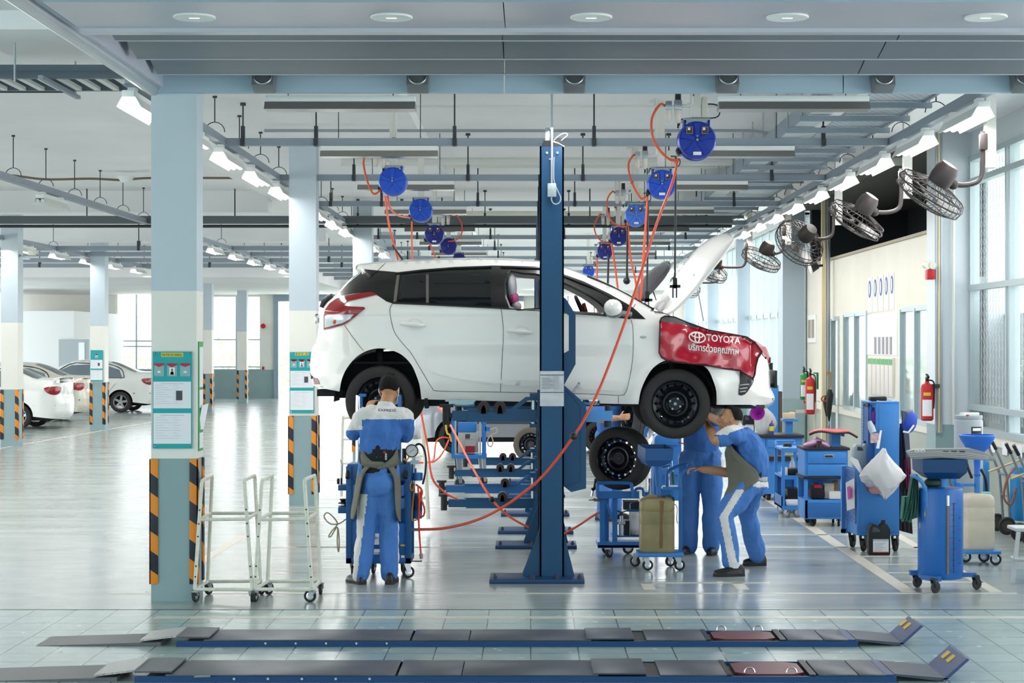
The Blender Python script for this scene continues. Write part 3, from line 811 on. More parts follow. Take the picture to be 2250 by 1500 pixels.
# cabin: seats, belt, steering wheel, dashboard
SEATC = mat('seat_fabric', '2a2c30', .9)
b = MB()
for yy in (Y0 + .40, 2 * YC - Y0 - .40):
    b.loft([[P(px, py, yy) + V(0, s_ * w_, 0) for s_, px, py in ((-1, x0, y), (1, x0, y), (1, x1, y), (-1, x1, y))] for x0, x1, y, w_ in ((1108, 1150, 780, .24), (1103, 1140, 690, .24), (1098, 1126, 640, .2))])
    b.box(P(1180, 770, yy), (.5, .5, .16), None, .03)
b.b2(PX(880, Y0), PX(1060, Y0), Y0 + .2, 2 * YC - Y0 - .2, PZ(790, Y0), PZ(670, Y0))
b.build('seats', SEATC, CAR, 30, CO)
b = MB(); b.ball(P(1124, 632, Y0 + .26), (.048, .13, .13), 14); b.mi = 1; b.ball(P(1128, 655, Y0 + .25), (.05, .13, .06), 12); b.mi = 2; b.ball(P(1134, 673, Y0 + .24), (.05, .12, .05), 12)
b.build('headrest_cover', [mat('cushion_grey', 'c9c6c9', .9), mat('cushion_pink', 'd8619a', .9), mat('cushion_pale', 'd8c9cb', .9)], CAR, 60, CO)
b = MB(); b.b2(PX(1290, Y0), PX(1410, Y0), Y0 + .2, 2 * YC - Y0 - .2, PZ(740, Y0), PZ(688, Y0), .04); b.torus(P(1282, 690, Y0 + .42), (1, 0, .45), .17, .016, 24, 8)
b.build('dashboard', BLACK, CAR, 40, CO)
b = MB(); b.box(P(1285, 676, Y0 + .3), (.035, .03, .09), Matrix.Rotation(-.3, 3, 'Y'), .008); b.build('belt_buckle', RED, CAR, 40, CO)
b = MB(); b.b2(PX(700, Y0), PX(1640, Y0), Y0 + .25, 2 * YC - Y0 - .25, PZ(800, Y0), PZ(795, Y0)); b.build('cabin_floor', UNDER, CAR, 40, CO)

# ---- red fender cover draped over the wing
def cover_y(px, py):
    w_ = .016 * math.sin(px * .048 + py * .035) + .010 * math.sin(px * .095 - py * .06 + 1.3) * max(0, min(1, (py - 690) / 60)) + .004 * math.sin(px * .15 + py * .10)
    e = max(0, (py - 780) / 50)
    return Y0 + cinset(min(px, 1650), max(py, 712)) * .8 - .028 - w_ - .02 * e
def cov3(px, py, off=0.): return P(px, py, cover_y(px, py) - off)
cov = [(1450, 705), (1453, 698), (1461, 694), (1482, 696), (1515, 710), (1558, 725), (1621, 736), (1641, 740), (1659, 752), (1675, 773), (1666, 786), (1661, 805), (1659, 822), (1654, 834), (1641, 824), (1626, 814), (1594, 810), (1556, 803), (1504, 798), (1468, 793), (1454, 785), (1448, 775), (1449, 741)]
CVR = mat('red_vinyl', 'b5162e', .2, coat=.9)
b = MB(); skin(b, cov, [], 5, cov3)
COV = solid(b.build('fender_cover', CVR, None, 70), .003)
tag(COV, 'red vinyl wing cover with white lettering draped over the front of the raised hatchback', 'cover')
b = MB(); b.tube([cov3(x, y, .004) for x, y in resample(cov, 6)], .0065, 6, closed=True); b.build('black_edging', BLACK, COV)
b = MB(); skin(b, [(1452, 706), (1455, 697), (1462, 694.5), (1482, 696.5), (1515, 711), (1535, 719), (1520, 719), (1505, 713), (1475, 709)], [], 5, lambda x, y: cov3(x, y, .005)); b.build('grip_strip', mat('grey_vinyl', '5a5456', .5), COV, 60)
b = MB(); skin(b, [(1644, 742), (1660, 749), (1684, 764), (1692, 785), (1692, 797), (1688, 800), (1680, 790), (1673, 778)], [], 5, lambda x, y: P(x, y, Y0 + .45 + (x - 1644) * .012)); o = solid(b.build('far_flap', CVR, COV, 60), .003)
b = MB(); b.tube([P(x, y, Y0 + .45 + (x - 1644) * .012) for x, y in ((1692, 785), (1692, 797), (1688, 800), (1680, 790), (1673, 778))], .007, 6); b.build('flap_edging', BLACK, COV)
LETT = mat('white_print', 'ece6e4', .5)
def cover_text(s, size_px, x0, y0, x1, slope, name):
    me = mesh_text(s, 1., .018); xs = [v.co.x for v in me.vertices]; k = (x1 - x0) / (max(xs) - min(xs)); mn = min(xs)
    for v in me.vertices:
        px = x0 + (v.co.x - mn) * k; py = y0 - v.co.y * size_px + slope * (px - x0); v.co = cov3(px, py, .007)
    put(me, name, LETT, COV)
cover_text('TOYOTA', 21, 1552, 748, 1627, .10, 'lettering')
cover_text('บริการด้วยคุณภาพ', 20, 1513, 768, 1624, .10, 'lettering')
b = MB()
def ell(cx, cy, rx, ry, tilt=.1):
    pts = []
    for k in range(28):
        a = 2 * PI * k / 28; x = rx * math.cos(a); y = ry * math.sin(a); pts.append(cov3(cx + x, cy + y + tilt * x, .008))
    b.tube(pts, .0062, 5, closed=True)
ell(1532, 741, 17.5, 11.5); ell(1532, 741, 5, 11, .05); ell(1532, 736, 12.5, 5)
b.build('oval_emblem', LETT, COV)
# ================================================================ overhead services
class T:                        # a thing whose parts are given in hall coordinates
    def __init__(s, name, label, cat, loc, group=None):
        s.root = thing(name, label, cat, loc, 0, group); s.o = Vector(loc)
    def p(s, name, mb, m, parent=None, smooth=35):
        return mb.build(name, m, parent or s.root, smooth, s.o)
ORD = 'first second third fourth fifth sixth seventh eighth ninth tenth eleventh twelfth thirteenth fourteenth fifteenth sixteenth seventeenth eighteenth nineteenth twentieth'.split()
RZ = 4.07
RAILY = [14.2, 18.2, 22.1, 26.2, 30.3, 34.4, 38.5, 42.6, 46.7, 50.8, 54.9]
for k, y in enumerate(RAILY):
    if k == 0: continue
    t = T('lighting_rail', 'grey steel lighting rail spanning the lift bays, %s from the entrance' % ORD[k - 1], 'rail', (0, y, RZ), 'grey rails across the lift bays')
    t.p('channel', MB().b2(-3.12, 3.66, y - .03, y + .03, RZ - .035, RZ + .035).b2(-3.12, 3.66, y - .04, y + .04, RZ - .042, RZ - .034), TRACK)
    for x in (-2.95, -2.2, -.78, .65, 1.72, 3.0):
        top = 4.62 if x > -1.3 else 4.47
        t.p('hanger_rod', MB().b2(x - .022, x + .022, y - .05, y + .05, RZ - .045, RZ + .03).b2(x - .018, x + .018, y - .03, y + .03, RZ + .03, RZ + .16).cyl((x, y, RZ + .14), (x, y, top), .009, n=6).cyl((x, y, top - .03), (x, y, top), .03, n=8), DARKMET)
LT = T('track_light', 'placeholder', 'ceiling light', (0, 0, 0))
REFL = mat('reflector_white', 'd9dad6', .4); TUBE = mat('lit_tube', 'fff8ea', .5, emit=3.5)
LT.p('housing', MB().b2(-.05, .05, -.62, .62, -.10, -.045, .01).b2(-.03, .03, -.5, -.4, -.05, 0).b2(-.03, .03, .4, .5, -.05, 0), WHITE)
LT.p('reflector', MB().prism([(-.10, -.17), (-.095, -.175), (-.05, -.095), (-.05, -.085)], 1.2, (0, -.6, 0)).prism([(.10, -.17), (.095, -.175), (.05, -.095), (.05, -.085)], 1.2, (0, -.6, 0)), REFL)
LT.p('tube', MB().cyl((.03, -.57, -.135), (.03, .57, -.135), .028, n=10).cyl((-.04, -.57, -.135), (-.04, .57, -.135), .028, n=10), TUBE)
lt0 = LT.root; used_lt = [False]
LT2 = copy_tree(lt0)
for ch in LT2.children:
    if ch.name.startswith('tube'):
        ch.data = ch.data.copy(); ch.data.materials[0] = mat('dark_tube', 'd4d7d6', .3)
def place_light(root, flag, loc, rz, label, group):
    if not flag[0]:
        flag[0] = True; root.location = loc; root.rotation_euler = (0, 0, rz); root['label'] = label; root['group'] = group; return root
    return dup(root, loc, rz, label, group)
tracks = ((-3.15, 13.9, 52, 'beside the entrance pillar row', 'lamps beside the pillar row', 14.5, True), (3.7, 13.9, 52, 'along the office side', 'lamps along the office side', 15.1, True),
          (-6.5, 17, 52, 'over the car park aisle', 'lamps over the car park aisle', 20.6, True), (-10.3, 24, 52, 'over the parked cars', 'lamps over the parked cars', 25, True))
used_off = [False]
for x, y0, y1, where, grp, yf, lit in tracks:
    t = T('lighting_track', 'long grey lighting track hung from the ceiling %s' % where, 'track', (x, y0, RZ), None)
    t.p('channel', MB().b2(x - .03, x + .03, y0, y1, RZ - .04, RZ + .04).b2(x - .045, x + .045, y0, y1, RZ - .048, RZ - .036), TRACK)
    top = 4.47 if -4.47 < x < -1.3 else 4.62
    y = y0 + .8
    while y < y1 - 1:
        t.p('hanger_rod', MB().cyl((x, y, RZ + .14), (x, y, top), .007, n=5).cyl((x, y, top - .02), (x, y, top), .025, n=6).tube(arc((x, y, RZ + .04), .10, PI, 0, 8), .006, 4), DARKMET)
        y += 1.5 if y < 34 else 3
    y = yf if x != -6.5 else 24.1; k = 0
    while y < y1 - 1 and k < 16:
        g = 'fluorescent fitting hanging under the track %s, %s along it' % (where, ORD[k])
        if x == -6.5 and k == 0: place_light(LT2, used_off, (x, y, RZ - .04), 0, 'unlit ' + g, grp)
        else: place_light(lt0, used_lt, (x, y, RZ - .04), 0, 'lit ' + g, grp)
        y += (2.0 if y < 30 else 2.6) if x != -6.5 or k else 12.5; k += 1
# fittings across the bays: grey louvred reflectors, unlit
CL = T('batten_light', 'placeholder', 'ceiling light', (0, 0, 0))
CL.p('housing', MB().b2(-.60, .60, -.05, .05, -.055, 0, .008), WHITE)
CL.p('reflector', MB().prism([(-.10, -.115), (.10, -.115), (.055, -.05), (-.055, -.05)], 1.2, (.6, 0, 0), (0, 1, 0)), mat('louvre_grey', '8d8a86', .3, .5))
for x in (-.42, .42): CL.p('hanger_rod', MB().cyl((x, 0, -.01), (x, 0, .66), .005, n=5), DARKMET)
used_cl = [False]
for k, y in enumerate(RAILY[:9]):
    for x, side in ((-1.55, 'pillar'), (2.1, 'office')):
        if k == 0: x = (-1.52, 2.1)[side == 'office']
        place_light(CL.root, used_cl, (x, y, RZ - .045 if k else 3.98), 0, 'grey unlit batten light across the bay on the %s side, %s from the entrance' % (side, ORD[k]), 'batten lights across the bays')
for x in (-1.52, 2.1):          # drop rods of the two fittings nearest the entrance
    pass
for k, y in enumerate((38.5, 41, 44, 47, 50, 53, 56)):
    t = T('lighting_rail', 'dark grey rail across the far car park ceiling, %s toward the far wall' % ORD[k], 'rail', (-9, y, RZ), 'grey rails across the car park')
    t.p('channel', MB().b2(-20, -3.4, y - .04, y + .04, RZ - .05, RZ + .05), TRACK)
    for x in (-19, -16, -13, -8.5, -5): t.p('hanger_rod', MB().b2(x - .03, x + .03, y - .05, y + .05, RZ - .05, RZ + .16).cyl((x, y, RZ + .14), (x, y, 4.62), .012, n=5), DARKMET)
# pipes and conduits under the ceiling
def pipe(label, pts, r, m, name='pipe', cat='pipe', n=10):
    o = MB().tube(pts, r, n).build(name, m); tag(o, label, cat); return o
PVC = mat('white_pipe', 'dcdcd6', .4)
pipe('thin white air pipe crossing the bays close under the ceiling', [(PX(852, 18.7), 18.7, 4.5), (2.6, 18.7, 4.5)], .014, PVC)
pipe('grey conduit crossing the bays above the first lighting rail', [(-3.0, 20, 4.40), (2.5, 20, 4.40), (2.75, 20, 4.36), (2.85, 20, 4.2)], .018, GALV, 'conduit', 'conduit')
pipe('thick white drain pipe crossing the bays above the second rail', [(-2.5, 23.4, 4.40), (4.9, 23.4, 4.40)], .055, PVC, 'drain_pipe')
pipe('white pipe crossing the bays between the second and third rails', [(-1.2, 25.0, 4.5), (3.3, 25.0, 4.5)], .03, PVC)
pipe('cream pipe crossing far behind the fourth rail', [(-2.5, 33, 4.42), (4.8, 33, 4.42)], .05, CREAM)
pipe('dark conduit under the car park ceiling nearest the entrance', [(-12, 17.9, 4.55), (-4.55, 17.9, 4.55)], .022, DARKMET, 'conduit', 'conduit')
pipe('dark wavy cable crossing the car park ceiling', smooth_path([(PX(0, 27), 27, 4.53), (PX(25, 27), 27, 4.56), (PX(100, 27), 27, 4.5), (PX(200, 27), 27, 4.51), (PX(270, 27), 27, 4.49), (PX(330, 27), 27, 4.52), (-4.5, 27, 4.52)]), .018, mat('cable_brown', '6f6350', .6), 'ceiling_cable', 'cable')
o = MB().lathe([(.0, -.05), (.07, -.04), (.12, .02), (.14, .05)], P(277, 395, 27), (0, 0, 1), 14).build('smoke_detector', WHITE); tag(o, 'round white detector on the car park ceiling cable', 'detector')
t = T('cable_trunking', 'dark grey trunking running the full width above the bays', 'trunking', (0, 30.0, 4.1))
t.p('channel', MB().b2(-14, 3.4, 29.9, 30.1, PZ(491, 30), PZ(475, 30)), mat('trunking_grey', '545a5e', .5))
t.p('lower_pipe', MB().cyl((-14, 30.0, PZ(497, 30)), (3.4, 30.0, PZ(497, 30)), .025, n=8), DARKMET)
for x in (-10, -7.5, -5, -1.5, 1, 2.8): t.p('hanger_rod', MB().cyl((x, 30, 4.1), (x, 30, 4.62 if x < -4.5 or x > -1.3 else 4.47), .012, n=6), DARKMET)
# perforated cable tray on the office side
def perf_mat():
    m = bpy.data.materials.new('perforated_tray'); m.use_nodes = True; nt = m.node_tree; b = nt.nodes['Principled BSDF']
    b.inputs['Roughness'].default_value = .45; 
    tc = nt.nodes.new('ShaderNodeTexCoord'); br = nt.nodes.new('ShaderNodeTexBrick')
    br.inputs['Color1'].default_value = lin('2b3036'); br.inputs['Color2'].default_value = lin('2b3036'); br.inputs['Mortar'].default_value = lin('c3ccd4')
    br.inputs['Scale'].default_value = 1; br.inputs['Brick Width'].default_value = .075; br.inputs['Row Height'].default_value = .075; br.inputs['Mortar Size'].default_value = .029
    nt.links.new(tc.outputs['Object'], br.inputs['Vector']); nt.links.new(br.outputs['Color'], b.inputs['Base Color']); return m
t = T('cable_tray', 'wide perforated cable tray hung along the office side of the bays', 'cable tray', (3.1, 14, 4.2))
t.p('perforated_plate', MB().b2(3.02, 3.58, 14, 40, 4.215, 4.225), perf_mat())
t.p('solid_plate', MB().b2(2.68, 2.90, 14, 40, 4.212, 4.222), mat('tray_white', 'cdd5da', .45))
t.p('side_rail', MB().b2(2.64, 2.67, 14, 40, 4.2, 4.34).b2(3.58, 3.61, 14, 40, 4.2, 4.30), TRACK)
y = 14.3
while y < 39:
    t.p('cross_bar', MB().b2(2.6, 3.66, y - .025, y + .025, 4.15, 4.20), TRACK)
    if y < 28:
        t.p('hanger_rod', MB().cyl((2.62, y, 4.16), (2.62, y, 4.62), .008, n=5).cyl((3.64, y, 4.16), (3.64, y, 4.62), .008, n=5), GALV)
    y += .95 if y < 24 else 1.9
t = T('cable_tray', 'dark grey ladder tray under the car park ceiling beside the canopy edge', 'cable tray', (-6, 14.7, 4.2))
t.p('side_rail', MB().b2(-9, -3.25, 14.55, 14.60, PZ(174, 14.6), PZ(144, 14.6)).b2(-9, -3.25, 14.53, 14.56, PZ(174, 14.6), PZ(166, 14.6)).b2(-9, -3.25, 14.54, 14.56, PZ(158, 14.6), PZ(154, 14.6)), mat('tray_slate', '56626c', .5))
t.p('far_rail', MB().b2(-9, -3.25, 15.25, 15.30, PZ(174, 14.6), PZ(144, 14.6)), mat('tray_slate', '56626c'))
for i in range(18):
    x = -3.4 - i * .16; t.p('rung', MB().box((x, 14.92, PZ(170, 14.6)), (.05, .66, .03)), REFL)
t.p('support_bar', MB().b2(-3.97, -3.93, 14.3, 15.5, PZ(185, 14.6), PZ(177, 14.6)), TRACK)
for x, y in ((-4.2, 14.45), (-3.95, 15.4)): t.p('hanger_rod', MB().cyl((x, y, 4.13), (x, y, 4.45), .010, n=6), GALV)
# floodlight on the wall pillar far in the car park
t = T('camera_bracket', 'small grey security camera on the pillar of the car park row', 'camera', P(66, 552, 34.5))
t.p('body', MB().box(P(70, 555, 34.3), (.12, .16, .10), None, .01), CREAM); t.p('bracket', MB().tube([P(43, 560, 34.8), P(54, 568, 34.4), P(66, 568, 34.3)], .02, 6), GALV)

# ---------------------------------------------------------------- hose reels
def reel(px, py, dia, Y, label, left, dark):
    s = F / Y; r = dia / 2 / s; c = P(px, py, Y)
    t = T('hose_reel', label, 'hose reel', c, 'hose reels hanging over the bays')
    M_ = mat(dark, {'reel_blue': '17349c', 'reel_royal': '1c4fc4', 'reel_sky': '4a78d6', 'reel_navy': '141f7d', 'reel_indigo': '2a2f8f'}[dark], .35)
    x, y, z = c
    zt = 4.62 if x > -1.3 else 4.47
    t.p('hanger_post', MB().b2(x - .04, x + .035, y - .0, y + .075, z + r * 1.10, zt).b2(x - .12, x + .12, y - .06, y + .14, zt - .015, zt), mat('post_white', 'e9e6df', .5))
    t.p('mounting_bracket', MB().b2(x - r * .72, x + r * .72, y - .10, y + .14, z + r * 1.06, z + r * 1.14).b2(x - r * .62, x + r * .62, y - .09, y - .07, z + r * .93, z + r * 1.08), GALV)
    t.p('bracket_arm', MB().b2(x - r * .68, x - r * .56, y - .09, y + .05, z + r * .55, z + r * 1.12).b2(x + r * .56, x + r * .68, y - .09, y + .05, z + r * .55, z + r * 1.12), M_)
    d = MB(); d.lathe([(r * .2, .10), (r * .96, .10), (r, .07), (r * 1.0, .02), (r * .93, .01), (r * .93, -.04), (r, -.05), (r, -.09), (r * .93, -.115), (r * .2, -.125), (.001, -.125)], c, (0, 1, 0), 36)
    D = t.p('drum', d, M_)
    st = MB()
    for k in range(5):
        a = PI / 2 + 2 * PI * k / 5; e = V(math.cos(a), 0, math.sin(a)); f_ = V(-math.sin(a), 0, math.cos(a))
        o_ = c + V(0, -.118, 0)
        st.loft([[o_ + e * (r * rr) + f_ * (r * w_) + V(0, -h, 0) for w_, h in ((-ww, -.004), (-ww * .8, .018), (ww * .8, .018), (ww, -.004))] for rr, ww in ((.12, .16), (.5, .13), (.86, .22))])
    t.p('star_rib', st, M_, D)
    t.p('hub', MB().cyl(c + V(0, -.12, 0), c + V(0, -.15, 0), r * .07, n=8).cyl(c + V(0, -.12, r * .2), c + V(0, -.14, r * .2), r * .05, n=8), STEEL, D)
    if not left:
        for sx in (-1, 1):
            q = c + V(sx * r * .40, -.126, r * .50)
            t.p('label_border', MB().box(q + V(0, .002, 0), (r * .33, .012, r * .37)), mat('label_edge', 'c98f73', .5), D)
            t.p('warning_label', MB().box(q, (r * .28, .012, r * .32)), mat('label_dark', '3a382c', .5), D)
            t.p('label_symbol', MB().box(q + V(-sx * r * .05 if sx > 0 else -r * .03, -.007, r * .07), (r * .13, .004, r * .13)), mat('label_white', 'e8e8ea', .5), D)
        t.p('maker_plate', MB().box(c + V(0, -.124, -r * .70), (r * .42, .014, r * .17)), mat('label_white', 'e8e8ea', .5), D)
        t.p('junction_box', MB().b2(x + .05, x + .10, y - .01, y + .07, z + r * 1.16, z + r * 1.16 + .19, .005), CREAM)
        t.p('supply_lead', MB().tube(smooth_path([(x + .10, y, z + r * 1.16 + .13), (x + .17, y - .02, z + r * 1.16 + .12), (x + .20, y - .03, z + r * 1.16 + .07), (x + .16, y - .04, z + r * 1.16 + .01), (x - .05, y - .06, z + r * 1.17), (x - r * .8, y - .06, z + r * 1.1), (x - r * .9, y - .04, z + r * .8)]), .006, 5), BLACK)
    t.p('roller_outlet', MB().ball(c + V(-r * .88, -.04, -r * .52), .035, 8), BLACK)
    return t, r
R_ = [('reel_blue', 1529, 311, 84, 15.0, 'dark blue reel with two dark labels, largest and nearest of the office-side reels'),
      ('reel_royal', 1453, 406, 63, 19.1, 'royal blue reel with two labels, second in the office-side row'),
      ('reel_sky', 1397, 474, 49, 23.7, 'light blue reel hanging third in the office-side row'),
      ('reel_navy', 1359, 520, 41, 28.3, 'navy blue reel hanging fourth in the office-side row'),
      ('reel_indigo', 1329, 553, 36, 32.6, 'indigo reel hanging fifth in the office-side row'),
      ('reel_royal', 1293, 597, 27, 42, 'small blue reel farthest in the office-side row, just above the white car roof')]
L_ = [('reel_royal', 864, 400, 62, 18.7, 'blue hose reel with plain star face, nearest on the pillar side'),
      ('reel_royal', 925, 463, 51, 22.8, 'plain blue hose reel, second on the pillar side'),
      ('reel_navy', 955, 516, 43, 27.7, 'navy hose reel with two labels, third on the pillar side'),
      ('reel_navy', 986, 542, 37, 31, 'navy hose reel, fourth on the pillar side'),
      ('reel_navy', 1009, 571, 30, 35, 'navy hose reel half hidden by the white car roof')]
for d, px, py, dia, Y, lab in R_: reel(px, py, dia, Y, lab, False, d)
for i, (d, px, py, dia, Y, lab) in enumerate(L_): reel(px, py, dia, Y, lab, i != 2, d)
# air regulators feeding the reels
def regulator(px, py, Y, label, feed, sgn=1):
    s = F / Y / 260.; c = P(px, py, Y); q = lambda dx, dz: c + V(dx * sgn, 0, dz)
    t = T('air_regulator', label, 'air regulator', c, 'air regulators beside the reels')
    t.p('body_block', MB().box(q(-.035, 0), (.055, .06, .075), None, .008).box(q(.045, .005), (.065, .06, .085), None, .008), STEEL)
    t.p('adjusting_knob', MB().cyl(q(.045, .05), q(.045, .13), .026, n=12), BLACK)
    BOWL = mat('clear_bowl', 'e6dcd2', .15, alpha=.75)
    t.p('bowl', MB().lathe([(.026, -.03), (.028, -.06), (.024, -.125), (.012, -.14)], q(-.035, 0), (0, 0, 1), 12), BOWL)
    t.p('bowl', MB().lathe([(.028, -.03), (.030, -.07), (.026, -.13), (.010, -.15)], q(.045, 0), (0, 0, 1), 12), BOWL)
    t.p('drain_valve', MB().cyl(q(.045, -.15), q(.045, -.19), .008, n=6), BLACK)
    top = 4.47 if c.x < -1.3 else 4.62
    t.p('supply_pipe', MB().tube(smooth_path([q(.07, 0), q(.13, 0), q(.155, .02), q(.16, .06), q(.16, top - c.z)]), .014, 8), PVC)
    t.p('shut_off_lever', MB().cyl(q(.16, .12), q(.16, .17), .02, n=8).box(q(.175, .12), (.012, .02, .08)), mat('valve_red', 'a8442e', .4))
    t.p('feed_hose', MB().tube(smooth_path([q(-.065, 0)] + [P(*f, Y - .05) for f in feed], 8), .011, 7), mat('feed_orange', 'd2522c', .4))
regulator(1478, 232, 14.9, 'grey and black air regulator beside the largest office-side reel', [(1450, 230), (1433, 260), (1434, 300), (1450, 330), (1472, 350), (1492, 352)])
regulator(1408, 341, 19.0, 'air regulator beside the second office-side reel', [(1392, 341), (1381, 362), (1388, 400), (1408, 435), (1420, 430)])
regulator(1362, 424, 23.6, 'air regulator beside the third office-side reel', [(1345, 421), (1334, 442), (1340, 480), (1360, 496), (1378, 498)])
regulator(1330, 474, 28.2, 'small air regulator beside the fourth office-side reel', [(1318, 471), (1306, 495), (1312, 520), (1330, 534), (1342, 534)])
regulator(832, 338, 18.6, 'air regulator with two glowing bowls above the pillar-side reels', [(812, 333), (799, 355), (806, 395), (820, 425), (836, 418)])
regulator(980, 474, 27.6, 'air regulator with two bowls beside the third pillar-side reel', [(1000, 470), (1014, 490), (1014, 515), (1000, 528), (985, 530)], -1)
# hoses and lamp leads hanging from the reels
def hose(label, pts, r=.011, m=ORANGE, name='air_hose', cat='hose', balls=(), ends=()):
    p3 = smooth_path(pts, 8)
    o = MB().tube(p3, r, 7).build(name, m); tag(o, label, cat)
    for q in balls: MB().ball(q, .032, 10).build('hose_stopper', BLACK, o)
    return o
hose('long red air hose looping past the nearest lift post to the blue trolley', [P(1489, 348, 14.9), P(1478, 400, 14.85), P(1440, 500, 14.75), P(1385, 672, 14.65), P(1335, 810, 14.6), P(1300, 890, 14.55), P(1258, 962, 14.5), P(1180, 1058, 14.5), P(1080, 1128, 14.6), P(990, 1158, 14.8), P(918, 1163, 14.95)], .0115, mat('hose_red', 'cf4a2c', .4), balls=[P(1260, 958, 14.5)])
hose('orange hose dropping from the nearest pillar-side reel behind the white car', [P(846, 430, 18.6), P(856, 500, 18.6), P(868, 545, 18.7), P(879, 600, 18.8), P(905, 800, 18.6), P(925, 905, 18.5), P(940, 985, 18.4), P(950, 1050, 18.3), P(978, 1082, 18.4), P(1005, 1096, 18.5)], .011)
hose('orange hose dropping straight from the second pillar-side reel', [P(905, 486, 22.7), P(906, 560, 22.7), P(918, 760, 22.5), P(945, 860, 21), P(985, 925, 20.0), P(1040, 1030, 18.4), P(1082, 1098, 17.9), P(1120, 1135, 17.8), P(1165, 1160, 17.75)], .011, balls=[P(1081, 1097, 17.88)])
hose('orange loop joining the two nearest pillar-side reels', [P(852, 432, 18.7), P(858, 458, 19.3), P(875, 473, 20.5), P(901, 478, 22.7)], .012)
hose('orange hose falling from the third pillar-side reel', [P(945, 537, 27.6), P(955, 560, 27.6), P(966, 600, 27.6), P(975, 640, 27.7)], .012)
hose('orange hose falling from the second office-side reel to the white car', [P(1423, 432, 19), P(1420, 480, 19), P(1412, 590, 19), P(1406, 700, 19)], .013)
hose('orange hose falling from the third office-side reel', [P(1379, 488, 23.6), P(1385, 560, 23.6), P(1397, 620, 23.6), P(1405, 690, 23.6)], .014)
hose('orange hose falling from the fourth office-side reel', [P(1344, 535, 28.2), P(1352, 590, 28.2), P(1358, 640, 28.2), P(1362, 700, 28.2)], .016)
hose('orange hose falling from the fifth office-side reel', [P(1312, 566, 32.5), P(1312, 620, 32.5), P(1313, 690, 32.5)], .016)
hose('orange hose on the floor behind the lift post leading to the tyre trolley', [P(1240, 1172, 17.3), P(1275, 1152, 17.1), P(1300, 1135, 16.9), P(1322, 1122, 16.8)], .011, mat('hose_red', 'cf4a2c'))
def lamp_lead(px, y0, y1, Y, label, tool):
    o = MB().tube([P(px, y0, Y), P(px - 1, (y0 + y1) / 2, Y), P(px - 2, y1, Y)], .009 * Y / 15, 6).build('lamp_lead', BLACK); tag(o, label, 'cable')
    if tool:
        c = P(px - 2, y1, Y); k = Y / 15
        MB().b2(c.x - .018 * k, c.x + .018 * k, Y - .02, Y + .02, c.z - .09 * k, c.z).b2(c.x - .045 * k, c.x + .045 * k, Y - .02, Y + .02, c.z - .085 * k, c.z - .06 * k).b2(c.x - .022 * k, c.x - .012 * k, Y - .015, Y + .015, c.z - .17 * k, c.z - .06 * k).b2(c.x + .008 * k, c.x + .018 * k, Y - .015, Y + .015, c.z - .17 * k, c.z - .06 * k).build('inspection_lamp', BLACK, o)
    else: MB().ball(P(px - 2, y1, Y), .05, 8).build('lead_weight', BLACK, o)
lamp_lead(1485, 345, 610, 14.92, 'black lead with an inspection lamp hanging from the nearest reel', True)
lamp_lead(1424, 440, 640, 19.0, 'black lead with an inspection lamp hanging from the second reel', True)
lamp_lead(1379, 495, 617, 23.6, 'black lead with a round weight hanging from the third reel', False)
lamp_lead(1337, 560, 650, 28.2, 'thin black lead hanging from the fourth office-side reel', False)

